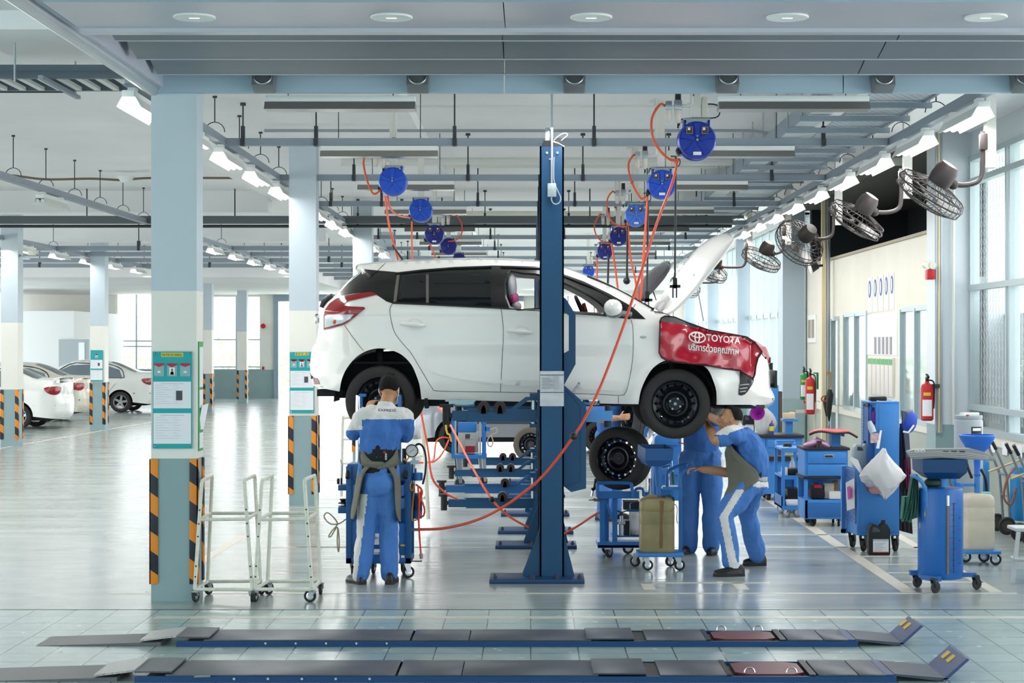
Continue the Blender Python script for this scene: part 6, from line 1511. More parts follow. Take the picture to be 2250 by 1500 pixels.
# grey drum behind
Y = 17.4; o = T('chemical_drum', 'grey plastic drum with a black and white label behind the pale jerrycan', 'drum', P(2128, 985, Y)); z = lambda py: PZ(py, Y)
r = 31 * Y / F; xc = PX(2128, Y)
B_ = o.p('body', MB().lathe([(r * .94, z(1200)), (r, z(1195)), (r, z(925)), (r * .93, z(921)), (r * .98, z(917)), (r * .96, z(912)), (r * .55, z(911)), (r * .5, z(913))], (xc, Y, 0), (0, 0, 1), 32), mat('drum_grey', 'a3abaf', .45)); o.p('bung', MB().cyl((xc - .06, Y - .03, z(913)), (xc - .06, Y - .03, z(906)), .03, n=12).b2(xc - .02, xc + .10, Y - .03, Y + .03, z(912), z(906), .006), WHITE, B_)
o.p('red_bung', MB().cyl((xc - .035, Y - r * .8, z(914)), (xc - .035, Y - r * .8, z(910)), .018, n=10), RED, B_)
LB = o.p('label', MB().loft([[V(xc + r * math.sin(a) * 1.01, Y - r * math.cos(a) * 1.01, zz) for a in [(-.05 + .9 * k / 8) for k in range(9)]] for zz in (z(955), z(936))], closed=False, cap=False), BLACK, B_); o.p('label_text', MB().loft([[V(xc + r * math.sin(a) * 1.02, Y - r * math.cos(a) * 1.02, zz) for a in [(.05 + .7 * k / 8) for k in range(9)]] for zz in (z(945), z(939))], closed=False, cap=False), WHITE, LB)

# --- O: sack trucks with blue tanks by the glazed wall
def sack_truck(px, Y, label, tankc='tank_azure'):
    t = T('sack_truck', label, 'hand truck', (PX(px, Y), Y, 0), 'sack trucks with blue tanks by the glazed wall'); x = PX(px, Y)
    t.p('frame', MB().tube([V(x + .16, Y + .05, .06), V(x + .11, Y + .02, .62), V(x - .02, Y - .05, .90)], .014, 8).tube([V(x + .16, Y + .33, .06), V(x + .11, Y + .30, .62), V(x - .02, Y + .23, .90)], .014, 8).tube([V(x + .13, Y + .03, .4), V(x + .13, Y + .31, .4)], .012, 6).tube([V(x + .11, Y + .02, .62), V(x + .11, Y + .30, .62)], .012, 6), mat('truck_grey', '8f9499', .4, .4))
    for dy in (0, .28): t.p('handle_grip', MB().tube([V(x - .02, Y - .05 + dy, .90), V(x - .08, Y - .08 + dy, 1.0)], .019, 8), BLACK)
    for dy in (-.03, .36):
        w = t.p('wheel', MB().lathe([(.06, -.02), (.085, -.022), (.095, 0), (.085, .022), (.06, .02)], (x + .10, Y + dy, .095), (0, 1, 0), 20, cap=False), RUBBER); t.p('wheel_hub', MB().lathe([(.001, -.018), (.062, -.016), (.062, .016), (.001, .018)], (x + .10, Y + dy, .095), (0, 1, 0), 16), mat('hub_brown', '4a4340', .5), w)
    t.p('tank', MB().lathe([(.01, .14), (.15, .14), (.155, .16), (.155, .66), (.14, .70), (.01, .72)], (x + .34, Y + .15, 0), (0, 0, 1), 24), mat(tankc, '1f86c4', .35))
    t.p('tank_band', MB().lathe([(.157, .60), (.157, .63)], (x + .34, Y + .15, 0), (0, 0, 1), 24, cap=False), mat('band_white', 'c9d6dc', .4)); t.p('hose', MB().tube(smooth_path([V(x + .20, Y - .02, .72), V(x + .10, Y - .06, .60), V(x + .06, Y - .05, .40), V(x + .14, Y - .04, .32), V(x + .20, Y - .03, .5)]), .012, 6), YELLOW if px > 2190 else mat('hose_brown', '9a5f42', .5))
    t.p('brace', MB().tube([V(x - .08, Y + .02, .66), V(x + .26, Y + .05, .78)], .014, 6), mat('brace_tan', 'c8b58c', .6))
sack_truck(2190, 18.6, 'sack truck with a blue tank farther along the glazed wall'); sack_truck(2240, 17.6, 'sack truck with a blue tank and yellow hose, nearer along the glazed wall')
Y = 19.5
for k, px in enumerate((2098, 2140)):
    o = MB().lathe([(.01, 0), (.16, 0), (.165, .02), (.165, .70), (.14, .74), (.01, .75)], (PX(px, Y), Y, 0), (0, 0, 1), 24).build('gas_tank', mat('tank_azure', '1f86c4', .35)); tag(o, ('blue tank behind the pale jerrycan drainer', 'blue tank half hidden by the pale jerrycan')[k], 'tank', 'blue tanks behind the drainers')
o = T('air_hose_coil', 'brown hoses looped over the blue tanks by the glazed wall', 'hose', P(2120, 1040, 19)); o.p('loop', MB().torus(P(2120, 1045, 19.1), (.2, 1, .1), .11, .013, 24, 6), mat('hose_brown', '9a5f42')); o.p('loop', MB().torus(P(2110, 1050, 19.0), (-.3, 1, .2), .13, .013, 24, 6), mat('hose_brown', '9a5f42'))
# --- P: step stool
Y = 14.85; z = lambda py: PZ(py, Y)
t = T('step_stool', 'white plastic step stool cut by the edge of the view beside the nearest drainer', 'stool', (PX(2255, Y), Y, 0)); ST = mat('stool_white', 'd2d3d2', .5, var=.06, vs=12)
t.p('top_step', MB().b2(PX(2232, Y), PX(2330, Y), Y, Y + .28, z(1168), z(1160), .008), ST); t.p('lower_step', MB().b2(PX(2226, Y), PX(2325, Y), Y - .06, Y + .1, z(1229), z(1224), .006), ST)
for px, px2 in ((2219, 2233), (2322, 2328)): 
    for dy in (0, .24): t.p('leg', MB().loft([[P(px, 1282, Y - .04 + dy), P(px + 11, 1282, Y - .04 + dy), P(px + 11, 1282, Y + .02 + dy), P(px, 1282, Y + .02 + dy)], [P(px2, 1168, Y + dy), P(px2 + 10, 1168, Y + dy), P(px2 + 10, 1168, Y + .05 + dy), P(px2, 1168, Y + .05 + dy)]]), ST)
t.p('brace', MB().b2(PX(2225, Y), PX(2330, Y), Y - .03, Y - .01, z(1250), z(1232)), ST)

# ================================================================ on the office walls
def extinguisher(x, y, z0, h, r, label, m=RED, facing=-1):
    t = T('fire_extinguisher', label, 'fire extinguisher', (x, y, z0)); 
    B_ = t.p('cylinder', MB().lathe([(r * .8, 0), (r, .02), (r, h * .80), (r * .85, h * .88), (r * .35, h * .93), (r * .3, h * .97)], (x, y, z0), (0, 0, 1), 24), m)
    t.p('valve', MB().cyl((x, y, z0 + h * .95), (x, y, z0 + h * 1.04), r * .28, n=10).box((x, y - .01, z0 + h * 1.06), (.03, .10, .02)).box((x, y - .02, z0 + h * 1.11), (.03, .10, .015), Matrix.Rotation(.3, 3, 'X')), BLACK)
    lb = MB().loft([[V(x + r * 1.012 * math.sin(a), y - r * 1.012 * math.cos(a), zz) for a in [-1.0 + 1.6 * k / 8 for k in range(9)]] for zz in (z0 + h * .12, z0 + h * .52)], closed=False, cap=False); t.p('label', lb, mat('label_white', 'e8e8ea'), B_)
    t.p('label_band', MB().loft([[V(x + r * 1.015 * math.sin(a), y - r * 1.015 * math.cos(a), zz) for a in [-.8 + 1.2 * k / 8 for k in range(9)]] for zz in (z0 + h * .62, z0 + h * .70)], closed=False, cap=False), YELLOW, B_)
    t.p('hose', MB().tube(smooth_path([V(x, y - .03, z0 + h * 1.0), V(x + r * .9, y - r * .6, z0 + h * .95), V(x + r * 1.05, y - r * .3, z0 + h * .6), V(x + r * 1.0, y - r * .2, z0 + h * .3)]), .010, 6), BLACK); t.p('wall_hook', MB().box((x + (.07 if y < 25 else 0), y + r + .02, z0 + h * .85), (.04 + (.16 if y < 25 else 0), .08, .05)), DARKMET)
Y = 21.85; extinguisher(PX(2037, Y), Y, PZ(924, Y), .50, .078, 'red fire extinguisher hanging alone on the white steel pillar')
Y = 27.5; extinguisher(PX(1780, Y), Y, PZ(910, Y), .62, .075, 'red fire extinguisher in front of the group by the blue grey pillar'); extinguisher(PX(1766, Y + .4), Y + .4, PZ(880, Y), .45, .06, 'green fire extinguisher in the group by the blue grey pillar', mat('extinguisher_green', '1f8a4a', .4)); extinguisher(PX(1773, Y + .7), Y + .7, PZ(890, Y), .45, .055, 'smaller red fire extinguisher behind the front one')
small('first_aid_box', 'green box on the wall beside the fire extinguishers', 'box', MB().b2(PX(1789, 28), PX(1799, 28), 28, 28.15, PZ(855, 28), PZ(818, 28), .01), mat('box_green', '1c7a4c', .45))
t = T('extinguisher_bracket', 'pale bracket and pipe behind the fire extinguishers', 'bracket', P(1785, 880, 28.5)); t.p('bar', MB().b2(PX(1750, 27.6), PX(1800, 27.6), 27.63, 27.66, PZ(905, 28), PZ(898, 28)), CREAM); t.p('post', MB().b2(PX(1788, 27.7), PX(1793, 27.7), 27.66, 27.7, 0, PZ(820, 28)), CREAM)
t = T('umbrella', 'closed black umbrella with a tan crook handle hanging on the cream post', 'umbrella', P(1822, 820, 28.8)); Y = 28.8
t.p('canopy', MB().tube([P(1822, 925, Y), P(1821, 900, Y), P(1824, 866, Y), P(1823, 855, Y)], [.012, .05, .06, .03], 10), BLACK); t.p('crook', MB().tube(smooth_path([P(1823, 856, Y), P(1825, 830, Y), P(1824, 818, Y), P(1819, 817, Y), P(1818, 824, Y)]), .012, 7), mat('crook_tan', 'b07a3c', .5)); t.p('ferrule', MB().cyl(P(1822, 925, Y), P(1821, 935, Y), .008), STEEL)
t = T('umbrella', 'second closed umbrella with a reddish strap behind the tan handled one', 'umbrella', P(1812, 880, 29.2)); t.p('canopy', MB().tube([P(1816, 915, 29.2), P(1814, 885, 29.2), P(1815, 868, 29.2)], [.01, .045, .02], 8), BLACK); t.p('strap', MB().torus(P(1811, 876, 29.1), (0, 1, .2), .045, .012, 12, 5), mat('strap_red', 'a5452f', .6))
# posters on the cream wall
for k in range(5):
    ya, yb = wy(1908 + k * 12.2), wy(1916.5 + k * 12.2); zc = EYE + (755 - 650 + k * 2.2) * wy(1912 + k * 12) / F
    t = T('wall_poster', '%s of five white posters on the cream office wall, from the far end' % ORD[k], 'poster', (XP, ya, zc), 'posters on the cream office wall')
    P_ = t.p('sheet', MB().b2(XP - .008, XP, yb, ya, zc - .25, zc + .27), WHITE); t.p('blue_figure', MB().prism([(yb + (ya - yb) * (.5 + .36 * math.cos(a)), zc + .10 + .13 * math.sin(a)) for a in [2 * PI * q / 18 for q in range(18)]], .003, (XP - .008, 0, 0), (0, 1, 0)), mat('poster_blue', '5a6ca0', .7), P_); t.p('white_figure', MB().prism([(yb + (ya - yb) * (.5 + .15 * math.cos(a)), zc + .10 + .09 * math.sin(a)) for a in [2 * PI * q / 12 for q in range(12)]], .003, (XP - .0115, 0, 0), (0, 1, 0)), WHITE, P_)
for k in range(6):
    ya, yb = wy(1913 + k * 9.2), wy(1920.5 + k * 9.2); zt_ = EYE - (785 - 755) * wy(1940) / F; zb_ = EYE - (868 - 755) * wy(1940) / F
    t = T('hanging_file', '%s hanging job folder in the row on the office wall, from the far end' % ORD[k], 'folder', (XP, ya, zb_), 'job folders on the office wall'); t.p('folder', MB().b2(XP - .04, XP, yb, ya, zb_, zt_, .004), mat('folder_pale', 'dcd8d2', .7)); t.p('green_header', MB().b2(XP - .043, XP - .04, yb, ya, zt_ - .10, zt_ - .02), mat('green_edge', '49a45a'))
t = T('poster_board', 'white notice panel above the job folders', 'notice board', (XP, wy(1940), 2)); t.p('panel', MB().b2(XP - .006, XP, wy(1972), wy(1905), EYE - (780 - 755) * wy(1940) / F, EYE + (755 - 685) * wy(1940) / F - .03), WHITE); 
for k in range(5): t.p('small_card', MB().b2(XP - .009, XP - .006, wy(1922 + k * 8.5 + 5), wy(1922 + k * 8.5), EYE - (778 - 755) * wy(1940) / F, EYE + (755 - 740) * wy(1940) / F), mat('card_grey', '9a98a0', .7))
# siren, floodlights
Y = 21.9
t = T('alarm_siren', 'red alarm beacon with twin lamps high on the white steel pillar', 'alarm', P(2040, 600, Y)); t.p('beacon', MB().b2(PX(2036, Y), PX(2053, Y), Y - .05, Y + .1, PZ(614, Y), PZ(592, Y), .01), RED); t.p('lamp', MB().cyl(P(2032, 581, Y), P(2040, 583, Y - .08), .045, n=12).cyl(P(2044, 579, Y), P(2050, 583, Y - .08), .045, n=12), CREAM); t.p('bracket', MB().b2(PX(2040, Y), PX(2060, Y), Y, Y + .1, PZ(592, Y), PZ(586, Y)), GALV)
t = T('wall_floodlight', 'small black wall lamp on the cream post under the dark fan', 'lamp', P(1792, 585, 27)); t.p('housing', MB().cyl(P(1782, 590, 27), P(1797, 583, 27), .07, .05, n=14), BLACK); t.p('lens', MB().cyl(P(1779, 591, 27), P(1782, 590, 27), .085, n=14), WHITE); t.p('arm', MB().cyl(P(1797, 584, 27), P(1808, 583, 27), .02), BLACK)
t = T('conduit_post', 'cream conduit post standing between the office doors', 'post', (PX(1809, 29.5), 29.5, 0)); t.p('post', MB().b2(PX(1806, 29.5), PX(1814, 29.5), 29.5, 29.6, 0, 4.6), mat('conduit_cream', 'd8c9a4', .5)); t.p('pipe', MB().cyl((PX(1819, 29.5), 29.55, 0), (PX(1819, 29.5), 29.55, 4.6), .025).cyl((PX(1824, 29.5), 29.6, 0), (PX(1824, 29.5), 29.6, 4.6), .02), mat('conduit_grey', 'b9bfc2', .4))
t = T('conduit_bundle', 'bundle of grey conduits running up the white steel pillar', 'conduit', (5.02, 21.97, 0))
for k, px in enumerate((2057, 2063, 2068)): t.p('conduit', MB().cyl((PX(px, 21.95), 21.95, .9), (PX(px, 21.95), 21.95, 4.6), .016, n=8), (GALV, mat('conduit_cream', 'd8c9a4'), GALV)[k])
t.p('white_pipe', MB().tube([V(PX(2095, 21.95), 21.95, 1.0), V(PX(2095, 21.95), 21.95, 4.1)], .02, 8), PVC)
for k, px in enumerate((2178, 2205, 2238)):
    ya, yb = wyr(px), wyr(px + 11); small('wall_label', '%s small white paper label on the grey green wall under the glazing, from the pillar' % ORD[k], 'label', MB().b2(XR - .016, XR - .012, yb, ya, EYE - (992 - 755 + k * 6) * ya / F, EYE - (966 - 755 + k * 6) * ya / F), PAPER)
# lettering on the street glazing
GT = mat('glass_lettering', 'eef4f4', .4)
XS = XR + .5; ys = lambda px: XS * F / (px - VX)
HS = T('hours_sign', 'grey green street side panel with white opening hours lettering beyond the mesh glazing', 'sign', (XS, ys(2220), 0)); HP = HS.p('panel', MB().b2(XS, XS + .04, ys(2330), ys(2176), 0, EYE + (755 - 690) * ys(2200) / F), mat('street_panel', '6f8a8c', .4))
for s_, py, wd in (('OPEN HOURS', 802, 1.15), ('Mon - Sat', 825, .95), ('8.00 -', 848, .62), ('08.00 -', 925, .7)):
    wall_text('lettering', s_, .075, GT, V(XS - .006, ys(2207) - wd / 2 + .12, EYE - (py - 755) * ys(2205) / F), wd, HP, HS.o, V(0, -1, 0))
t = T('wall_vent', 'white vent with two slots on the cream wall beyond the conduit post', 'vent', (XP, 31.6, 2.1)); t.p('plate', MB().b2(XP - .02, XP, 31.35, 32.25, PZ(752, 31.8), PZ(692, 31.8)), WHITE)
for ya in (31.5, 31.88): t.p('slot', MB().b2(XP - .03, XP - .02, ya, ya + .26, PZ(742, 31.8), PZ(702, 31.8)), mat('slot_brown', '9a9483', .7))
# ================================================================ service trolleys under the car
# --- D: brake service trolley the mechanic works at
Y = 15.1; z = lambda py: PZ(py, Y); TB = mat('service_blue', '20588f', .4, var=.06, vs=4); TB2 = mat('service_blue_bright', '2b70b8', .4)
t = T('service_trolley', 'tall blue brake service trolley standing before the mechanic with his back turned', 'trolley', (PX(832, Y), Y + .2, 0))
x0, x1 = PX(760, Y), PX(903, Y); d = .42; zb = .13
for xx in (x0, x1 - .05):
    for yy in (Y, Y + d - .05): t.p('corner_post', MB().b2(xx, xx + .05, yy, yy + .05, zb, z(1024), .004), TB)
t.p('base_tray', MB().b2(x0, x1, Y, Y + d, zb, zb + .05, .004).b2(x0 + .05, x1 - .05, Y + .01, Y + .03, zb + .03, z(1195)), TB)
t.p('top_box', MB().b2(x0 + .01, x1 - .01, Y + .01, Y + d, z(1055), z(1020), .006), TB)
t.p('drawer_case', MB().b2(x0 + .05, x1 - .05, Y + .02, Y + d, z(1195), z(1150)), TB2)
for a, b_ in ((1090, 1065), (1118, 1094)): D_ = t.p('drawer', MB().b2(x0 + .06, x1 - .06, Y + .005, Y + d - .02, z(a), z(b_), .006), TB2)
t.p('rear_panel', MB().b2(x0 + .03, x1 - .03, Y + d - .02, Y + d, zb, z(1050)), TB)
t.p('white_tray', MB().b2(PX(812, Y), PX(838, Y), Y - .006, Y + .05, z(1196), z(1172)), WHITE); t.p('amber_jar', MB().b2(PX(810, Y), PX(840, Y), Y + .03, Y + .2, z(1195), z(1186)), mat('amber', '6d3d24', .3)); t.p('maker_plate', MB().ball(V(PX(825, Y), Y - .012, z(1181)), (.03, .006, .012), 10), mat('plate_silver', 'b9c1cc', .3, .5)); t.p('maker_plate', MB().ball(V(PX(826, Y), Y + .008, z(1216)), (.03, .006, .012), 10), mat('plate_silver', 'b9c1cc')); t.p('data_label', MB().b2(PX(811, Y), PX(838, Y), Y + .006, Y + .011, z(1213), z(1206)), WHITE); t.p('data_label', MB().b2(PX(881, Y), PX(889, Y), Y + .006, Y + .011, z(1232), z(1220)), WHITE); t.p('warning_label', MB().b2(PX(880, Y), PX(890, Y), Y + .006, Y + .011, z(1200), z(1196)), YELLOW)
for px, px2 in ((763, 770), (891, 898)): t.p('push_grip', MB().cyl(P(px, 1050, Y - .02), P(px + 2, 1032, Y + .02), .018, n=10), BLACK)
for px, py0, py1, m, r_ in ((787, 868, 1022, CHROME, .022), (793, 865, 1022, TB2, .016), (878, 868, 1022, TB2, .016)): t.p('lift_column', MB().cyl(P(px, py1, Y + .3), P(px, py0, Y + .3), r_, n=12), m)
t.p('column_bracket', MB().b2(PX(783, Y), PX(797, Y), Y + .26, Y + .34, z(873), z(867)), TB2)
for k, (py0, py1) in enumerate(((1078, 1066), (1128, 1114))):
    S_ = t.p('side_tray', MB().b2(PX(742, Y), x0, Y + .02, Y + .22, z(py0), z(py1), .004), TB)
    if k == 0: t.p('tray_knob', MB().cyl(P(741, 1057, Y + .05), P(746, 1057, Y + .05), .026, n=12).cyl(P(750, 1064, Y + .1), P(750, 1050, Y + .1), .008), BLACK, S_)
    else: t.p('ratchet_cap', MB().lathe([(.045, z(1114)), (.045, z(1106)), (.02, z(1104)), (.035, z(1098))], (PX(751, Y), Y + .12, 0), (0, 0, 1), 14), BLACK, S_); t.p('chrome_ring', MB().lathe([(.046, z(1112)), (.046, z(1109))], (PX(751, Y), Y + .12, 0), (0, 0, 1), 14), CHROME, S_)
t.p('tool_bar', MB().tube([P(750, 1062, Y + .1), P(752, 1020, Y + .1), P(748, 1010, Y + .1)], .006, 6), STEEL)
# gauge column
G = t.p('gauge_stem', MB().cyl(P(909, 1062, Y + .05), P(909, 1005, Y + .05), .013, n=10).box(P(911, 1015, Y + .05), (.07, .03, .03)), STEEL)
c_ = P(905, 990, Y + .02)
t.p('gauge_case', MB().lathe([(.001, .03), (.052, .03), (.056, .0), (.056, -.014), (.049, -.018), (.049, -.012)], c_, (0, 1, 0), 28), BLACK, G); t.p('gauge_dial', MB().cyl(c_ + V(0, -.012, 0), c_ + V(0, -.014, 0), .047, n=28), WHITE, G)
gd = MB(); 
for k in range(13): a = -.7 + (PI + 1.4) * k / 12; e = V(math.cos(a), 0, math.sin(a)); gd.tube([c_ + V(0, -.0155, 0) + e * .036, c_ + V(0, -.0155, 0) + e * .044], .0014, 4)
gd.tube([c_ + V(0, -.016, 0) - V(.02, 0, .016), c_ + V(0, -.016, 0) + V(.02, 0, .016)], .002, 4); t.p('gauge_marks', gd, DARKMET, G)
t.p('gauge_hose', MB().tube(smooth_path([P(913, 978, Y + .03), P(922, 975, Y + .03), P(931, 985, Y + .02), P(936, 1010, Y), P(934, 1040, Y), P(929, 1063, Y + .02)]), .009, 8), BLACK)
t.p('cup', MB().lathe([(.035, 0), (.042, .005), (.042, .06), (.038, .065)], P(918, 1055, Y + .05), (0, 0, 1), 18), TB2); t.p('cup_bracket', MB().b2(PX(900, Y), PX(914, Y), Y + .04, Y + .08, z(1048), z(1030)).b2(PX(903, Y), PX(911, Y), Y + .05, Y + .08, z(1100), z(1030)), TB)
t.p('spray_holder', MB().lathe([(.034, z(1140)), (.038, z(1138)), (.038, z(1086)), (.03, z(1084))], (PX(917, Y), Y + .05, 0), (0, 0, 1), 18), TB2); t.p('holder_decal', MB().lathe([(.0385, z(1122)), (.0385, z(1088))], (PX(917, Y), Y + .05, 0), (0, 0, 1), 18, cap=False), mat('decal_dark', '2a3c5c', .5))
cl = MB(); pts = []
for k in range(60): a = 2 * PI * k / 15; pts.append(P(925, 1098, Y) + V(.030 * math.cos(a) + .004 * (k % 7 - 3) / 3, .03 * math.sin(a), .10 * math.sin(a * .5 + .3) * .9))
cl.tube(smooth_path([P(914, 1064, Y), P(926, 1075, Y - .03), P(921, 1090, Y - .02), P(929, 1105, Y), P(933, 1122, Y), P(929, 1134, Y), P(922, 1128, Y), P(921, 1105, Y - .02), P(928, 1080, Y - .02), P(919, 1070, Y - .02), P(921, 1100, Y - .03), P(920, 1140, Y - .02), P(922, 1180, Y), P(925, 1218, Y)]), .008, 7); t.p('red_air_line', cl, mat('hose_bright', 'e4432c', .4)); t.p('blow_nozzle', MB().cyl(P(925, 1216, Y), P(926, 1227, Y), .016, .013, n=10), STEEL)
t.p('yellow_lines', MB().tube(smooth_path([P(900, 1000, Y + .1), P(893, 1012, Y + .05), P(888, 1008, Y + .08), P(884, 1018, Y + .1)]), .006, 6).tube(smooth_path([P(905, 1056, Y), P(901, 1068, Y - .01), P(906, 1078, Y), P(911, 1066, Y), P(905, 1136, Y), P(912, 1142, Y), P(922, 1139, Y)]), .006, 6), mat('line_amber', 'c98b2c', .4))
t.p('hose_coupler', MB().cyl(P(904, 1163, Y), P(918, 1163, Y - .02), .012, n=8), STEEL); t.p('grease_gun', MB().cyl(P(888, 1020, Y + .1), P(888, 985, Y + .1), .02, n=10), BLACK)
t.p('cord_loops', MB().tube(smooth_path([P(760, 1140, Y + .1), P(745, 1150, Y + .05), P(725, 1150, Y + .03), P(712, 1135, Y + .03), P(720, 1126, Y + .03), P(736, 1140, Y + .04), P(741, 1152, Y + .05), P(730, 1165, Y + .04), P(722, 1178, Y + .04), P(728, 1177, Y + .04), P(741, 1158, Y + .05), P(745, 1185, Y + .04), P(744, 1212, Y + .04), P(741, 1195, Y + .04), P(742, 1160, Y + .05)]), .006, 6), mat('cord_beige', 'b5a58e', .7))
for px, dy, a in ((892, .05, .4), (776, .05, 1.3), (812, .35, 1.5), (880, .36, 1.2)): caster(t, PX(px, Y), Y + dy, .052, a, zb + .01)
# --- white trestle ladder behind it
Y = 20.0; t = T('step_ladder', 'white tubular step ladder standing behind the brake service trolley', 'ladder', (PX(765, Y), Y, 0))
LW = mat('ladder_white', 'd9d8c8', .5)
t.p('stile', MB().tube(smooth_path([P(750, 1090, Y), P(753, 930, Y), P(757, 918, Y), P(770, 917, Y)]), .016, 8), LW); t.p('stile', MB().tube([P(790, 1140, Y), P(790, 920, Y)], .016, 8), LW)
for py in (965, 1018, 1070): t.p('rung', MB().b2(PX(752, Y), PX(790, Y), Y - .03, Y + .03, PZ(py + 2, Y), PZ(py - 2, Y)), LW)
Y = 19.3; t = T('step_ladder', 'white tubular ladder leaning behind the gauge between the orange hoses', 'ladder', (PX(940, Y), Y, 0))
t.p('stile', MB().tube([P(928, 940, Y), P(935, 1020, Y), P(941, 1140, Y)], .022, 8), LW)
for py in (1000, 1093): t.p('rung', MB().tube([P(934, py, Y), P(900, py + 2, Y + .2)], .018, 8), LW)

# --- small blue trolley under the arms (farther back)
Y = 24.5; z = lambda py: PZ(py, Y)
t = T('service_trolley', 'small blue service trolley with a red fluid tank seen under the raised lift arms', 'trolley', (PX(1030, Y), Y, 0))
for px in (995, 1062): t.p('corner_post', MB().b2(PX(px - 3, Y), PX(px + 6, Y), Y, Y + .06, z(1005), z(905)), TB2)
for px in (1001, 1055): t.p('rail', MB().b2(PX(px - 2, Y), PX(px + 2, Y), Y - .02, Y, z(1000), z(915)), GALV)
t.p('base_tray', MB().b2(PX(993, Y), PX(1068, Y), Y - .05, Y + .4, z(1007), z(999)), TB2); t.p('head_panel', MB().b2(PX(1004, Y), PX(1047, Y), Y, Y + .1, z(950), z(927), .02), TB2); t.p('rear_panel', MB().b2(PX(1004, Y), PX(1050, Y), Y + .36, Y + .4, z(998), z(950)), mat('panel_cream', 'bdb9ad', .6))
t.p('fluid_tank', MB().b2(PX(1022, Y), PX(1044, Y), Y + .05, Y + .3, z(980), z(963)), mat('tank_clear', 'a7a5a8', .3)); t.p('red_fluid', MB().b2(PX(1022, Y), PX(1043, Y), Y + .04, Y + .3, z(995), z(980)), mat('red_fluid', '8c1626', .3)); t.p('pump', MB().b2(PX(1022, Y), PX(1032, Y), Y + .02, Y + .2, z(963), z(954)), DARKMET)
t.p('hose_bracket', MB().b2(PX(1066, Y), PX(1077, Y), Y, Y + .1, z(947), z(937)), TB2); t.p('cord_loop', MB().tube(smooth_path([P(1078, 944, Y), P(1090, 940, Y), P(1091, 950, Y), P(1080, 955, Y), P(1072, 965, Y), P(1073, 978, Y), P(1080, 980, Y), P(1083, 968, Y), P(1078, 955, Y)]), .009, 6), mat('cord_beige', 'b5a58e')); t.p('yellow_line', MB().tube(smooth_path([P(984, 915, Y), P(980, 935, Y), P(983, 952, Y), P(988, 955, Y), P(992, 970, Y)]), .014, 6), YELLOW)
caster(t, PX(1006, Y), Y, .075, .5, z(1006), DARKMET, DARKMET); caster(t, PX(1058, Y), Y + .3, .075, .9, z(1006), DARKMET, DARKMET)
o = hose('thin orange hose looping beside the small blue trolley', [P(988, 962, 24.3), P(970, 961, 24.2), P(958, 972, 24.1), P(954, 1005, 24), P(950, 1015, 24), P(965, 1005, 24), P(978, 985, 24.1), P(986, 966, 24.3)], .011)
o = hose('orange hose on the floor leading away behind the gauge', [P(900, 1016, 22.3), P(930, 1016, 22.5), P(948, 1014, 23), P(953, 1008, 23.6)], .012)

# --- E: tyre trolley
Y = 16.6; z = lambda py: PZ(py, Y)
t = T('tyre_trolley', 'blue wheeled tyre trolley carrying a wheel, with glass fluid jar inside', 'trolley', (PX(1390, Y), Y + .2, 0))
x0, x1 = PX(1318, Y), PX(1432, Y)
t.p('base_tray', MB().b2(x0 - .02, PX(1415, Y), Y - .02, Y + .42, z(1203), z(1196), .004).b2(x0 - .02, PX(1415, Y), Y - .02, Y, z(1203), z(1190)), TB2)
for xx, yy in ((x0, Y), (PX(1346, Y), Y + .02), (PX(1331, Y), Y + .36), (x1 - .05, Y + .36)): t.p('upright', MB().b2(xx, xx + .045, yy, yy + .045, z(1198), z(1088)), TB2)
t.p('brace', MB().prism([(PX(1326, Y), z(1092)), (PX(1331, Y), z(1092)), (PX(1349, Y), z(1140)), (PX(1345, Y), z(1146))], .03, (0, Y, 0)), TB2)
CR = t.p('cradle', MB().b2(PX(1312, Y), PX(1404, Y), Y - .04, Y + .42, z(1094), z(1087)).b2(PX(1312, Y), PX(1404, Y), Y - .05, Y - .03, z(1094), z(1078)), TB2)
t.p('cradle_rail', MB().tube(smooth_path([P(1313, 1092, Y - .06), P(1313, 1067, Y - .06), P(1319, 1061, Y - .06), P(1380, 1061, Y - .06), P(1388, 1068, Y - .06), P(1390, 1092, Y - .06)], 3), .016, 8), TB2, CR); t.p('cradle_rail', MB().tube(smooth_path([P(1396, 1085, Y + .1), P(1398, 1074, Y + .1), P(1412, 1074, Y + .1), P(1414, 1090, Y + .1)], 3), .013, 8), TB2, CR)
t.p('shelf', MB().b2(PX(1346, Y), PX(1418, Y), Y + .05, Y + .4, z(1181), z(1178)).b2(PX(1378, Y), PX(1416, Y), Y + .05, Y + .4, z(1125), z(1120)), TB)
t.p('fluid_jar', MB().lathe([(.055, z(1177)), (.055, z(1124))], (PX(1397, Y), Y + .15, 0), (0, 0, 1), 18), mat('jar_clear', 'b9bcc4', .2, alpha=.6)); t.p('red_fluid', MB().lathe([(.05, z(1176)), (.05, z(1168))], (PX(1397, Y), Y + .15, 0), (0, 0, 1), 18), mat('red_fluid_bright', 'c2361f', .3)); t.p('jar_rods', MB().tube([P(1384, 1177, Y + .1), P(1384, 1107, Y + .1), P(1387, 1104, Y + .1), P(1393, 1104, Y + .1)], .006, 6), CHROME)
t.p('pressure_regulator', MB().cyl(P(1364, 1178, Y + .1), P(1364, 1152, Y + .1), .032, n=14).b2(PX(1357, Y), PX(1375, Y), Y + .07, Y + .13, z(1153), z(1147)).cyl(P(1366, 1147, Y + .1), P(1366, 1133, Y + .1), .018, n=12), STEEL); t.p('pump_block', MB().b2(PX(1368, Y), PX(1384, Y), Y + .12, Y + .3, z(1178), z(1147)), BLACK); t.p('pump_motor', MB().b2(PX(1372, Y), PX(1406, Y), Y + .1, Y + .3, z(1122), z(1104)), BLACK)
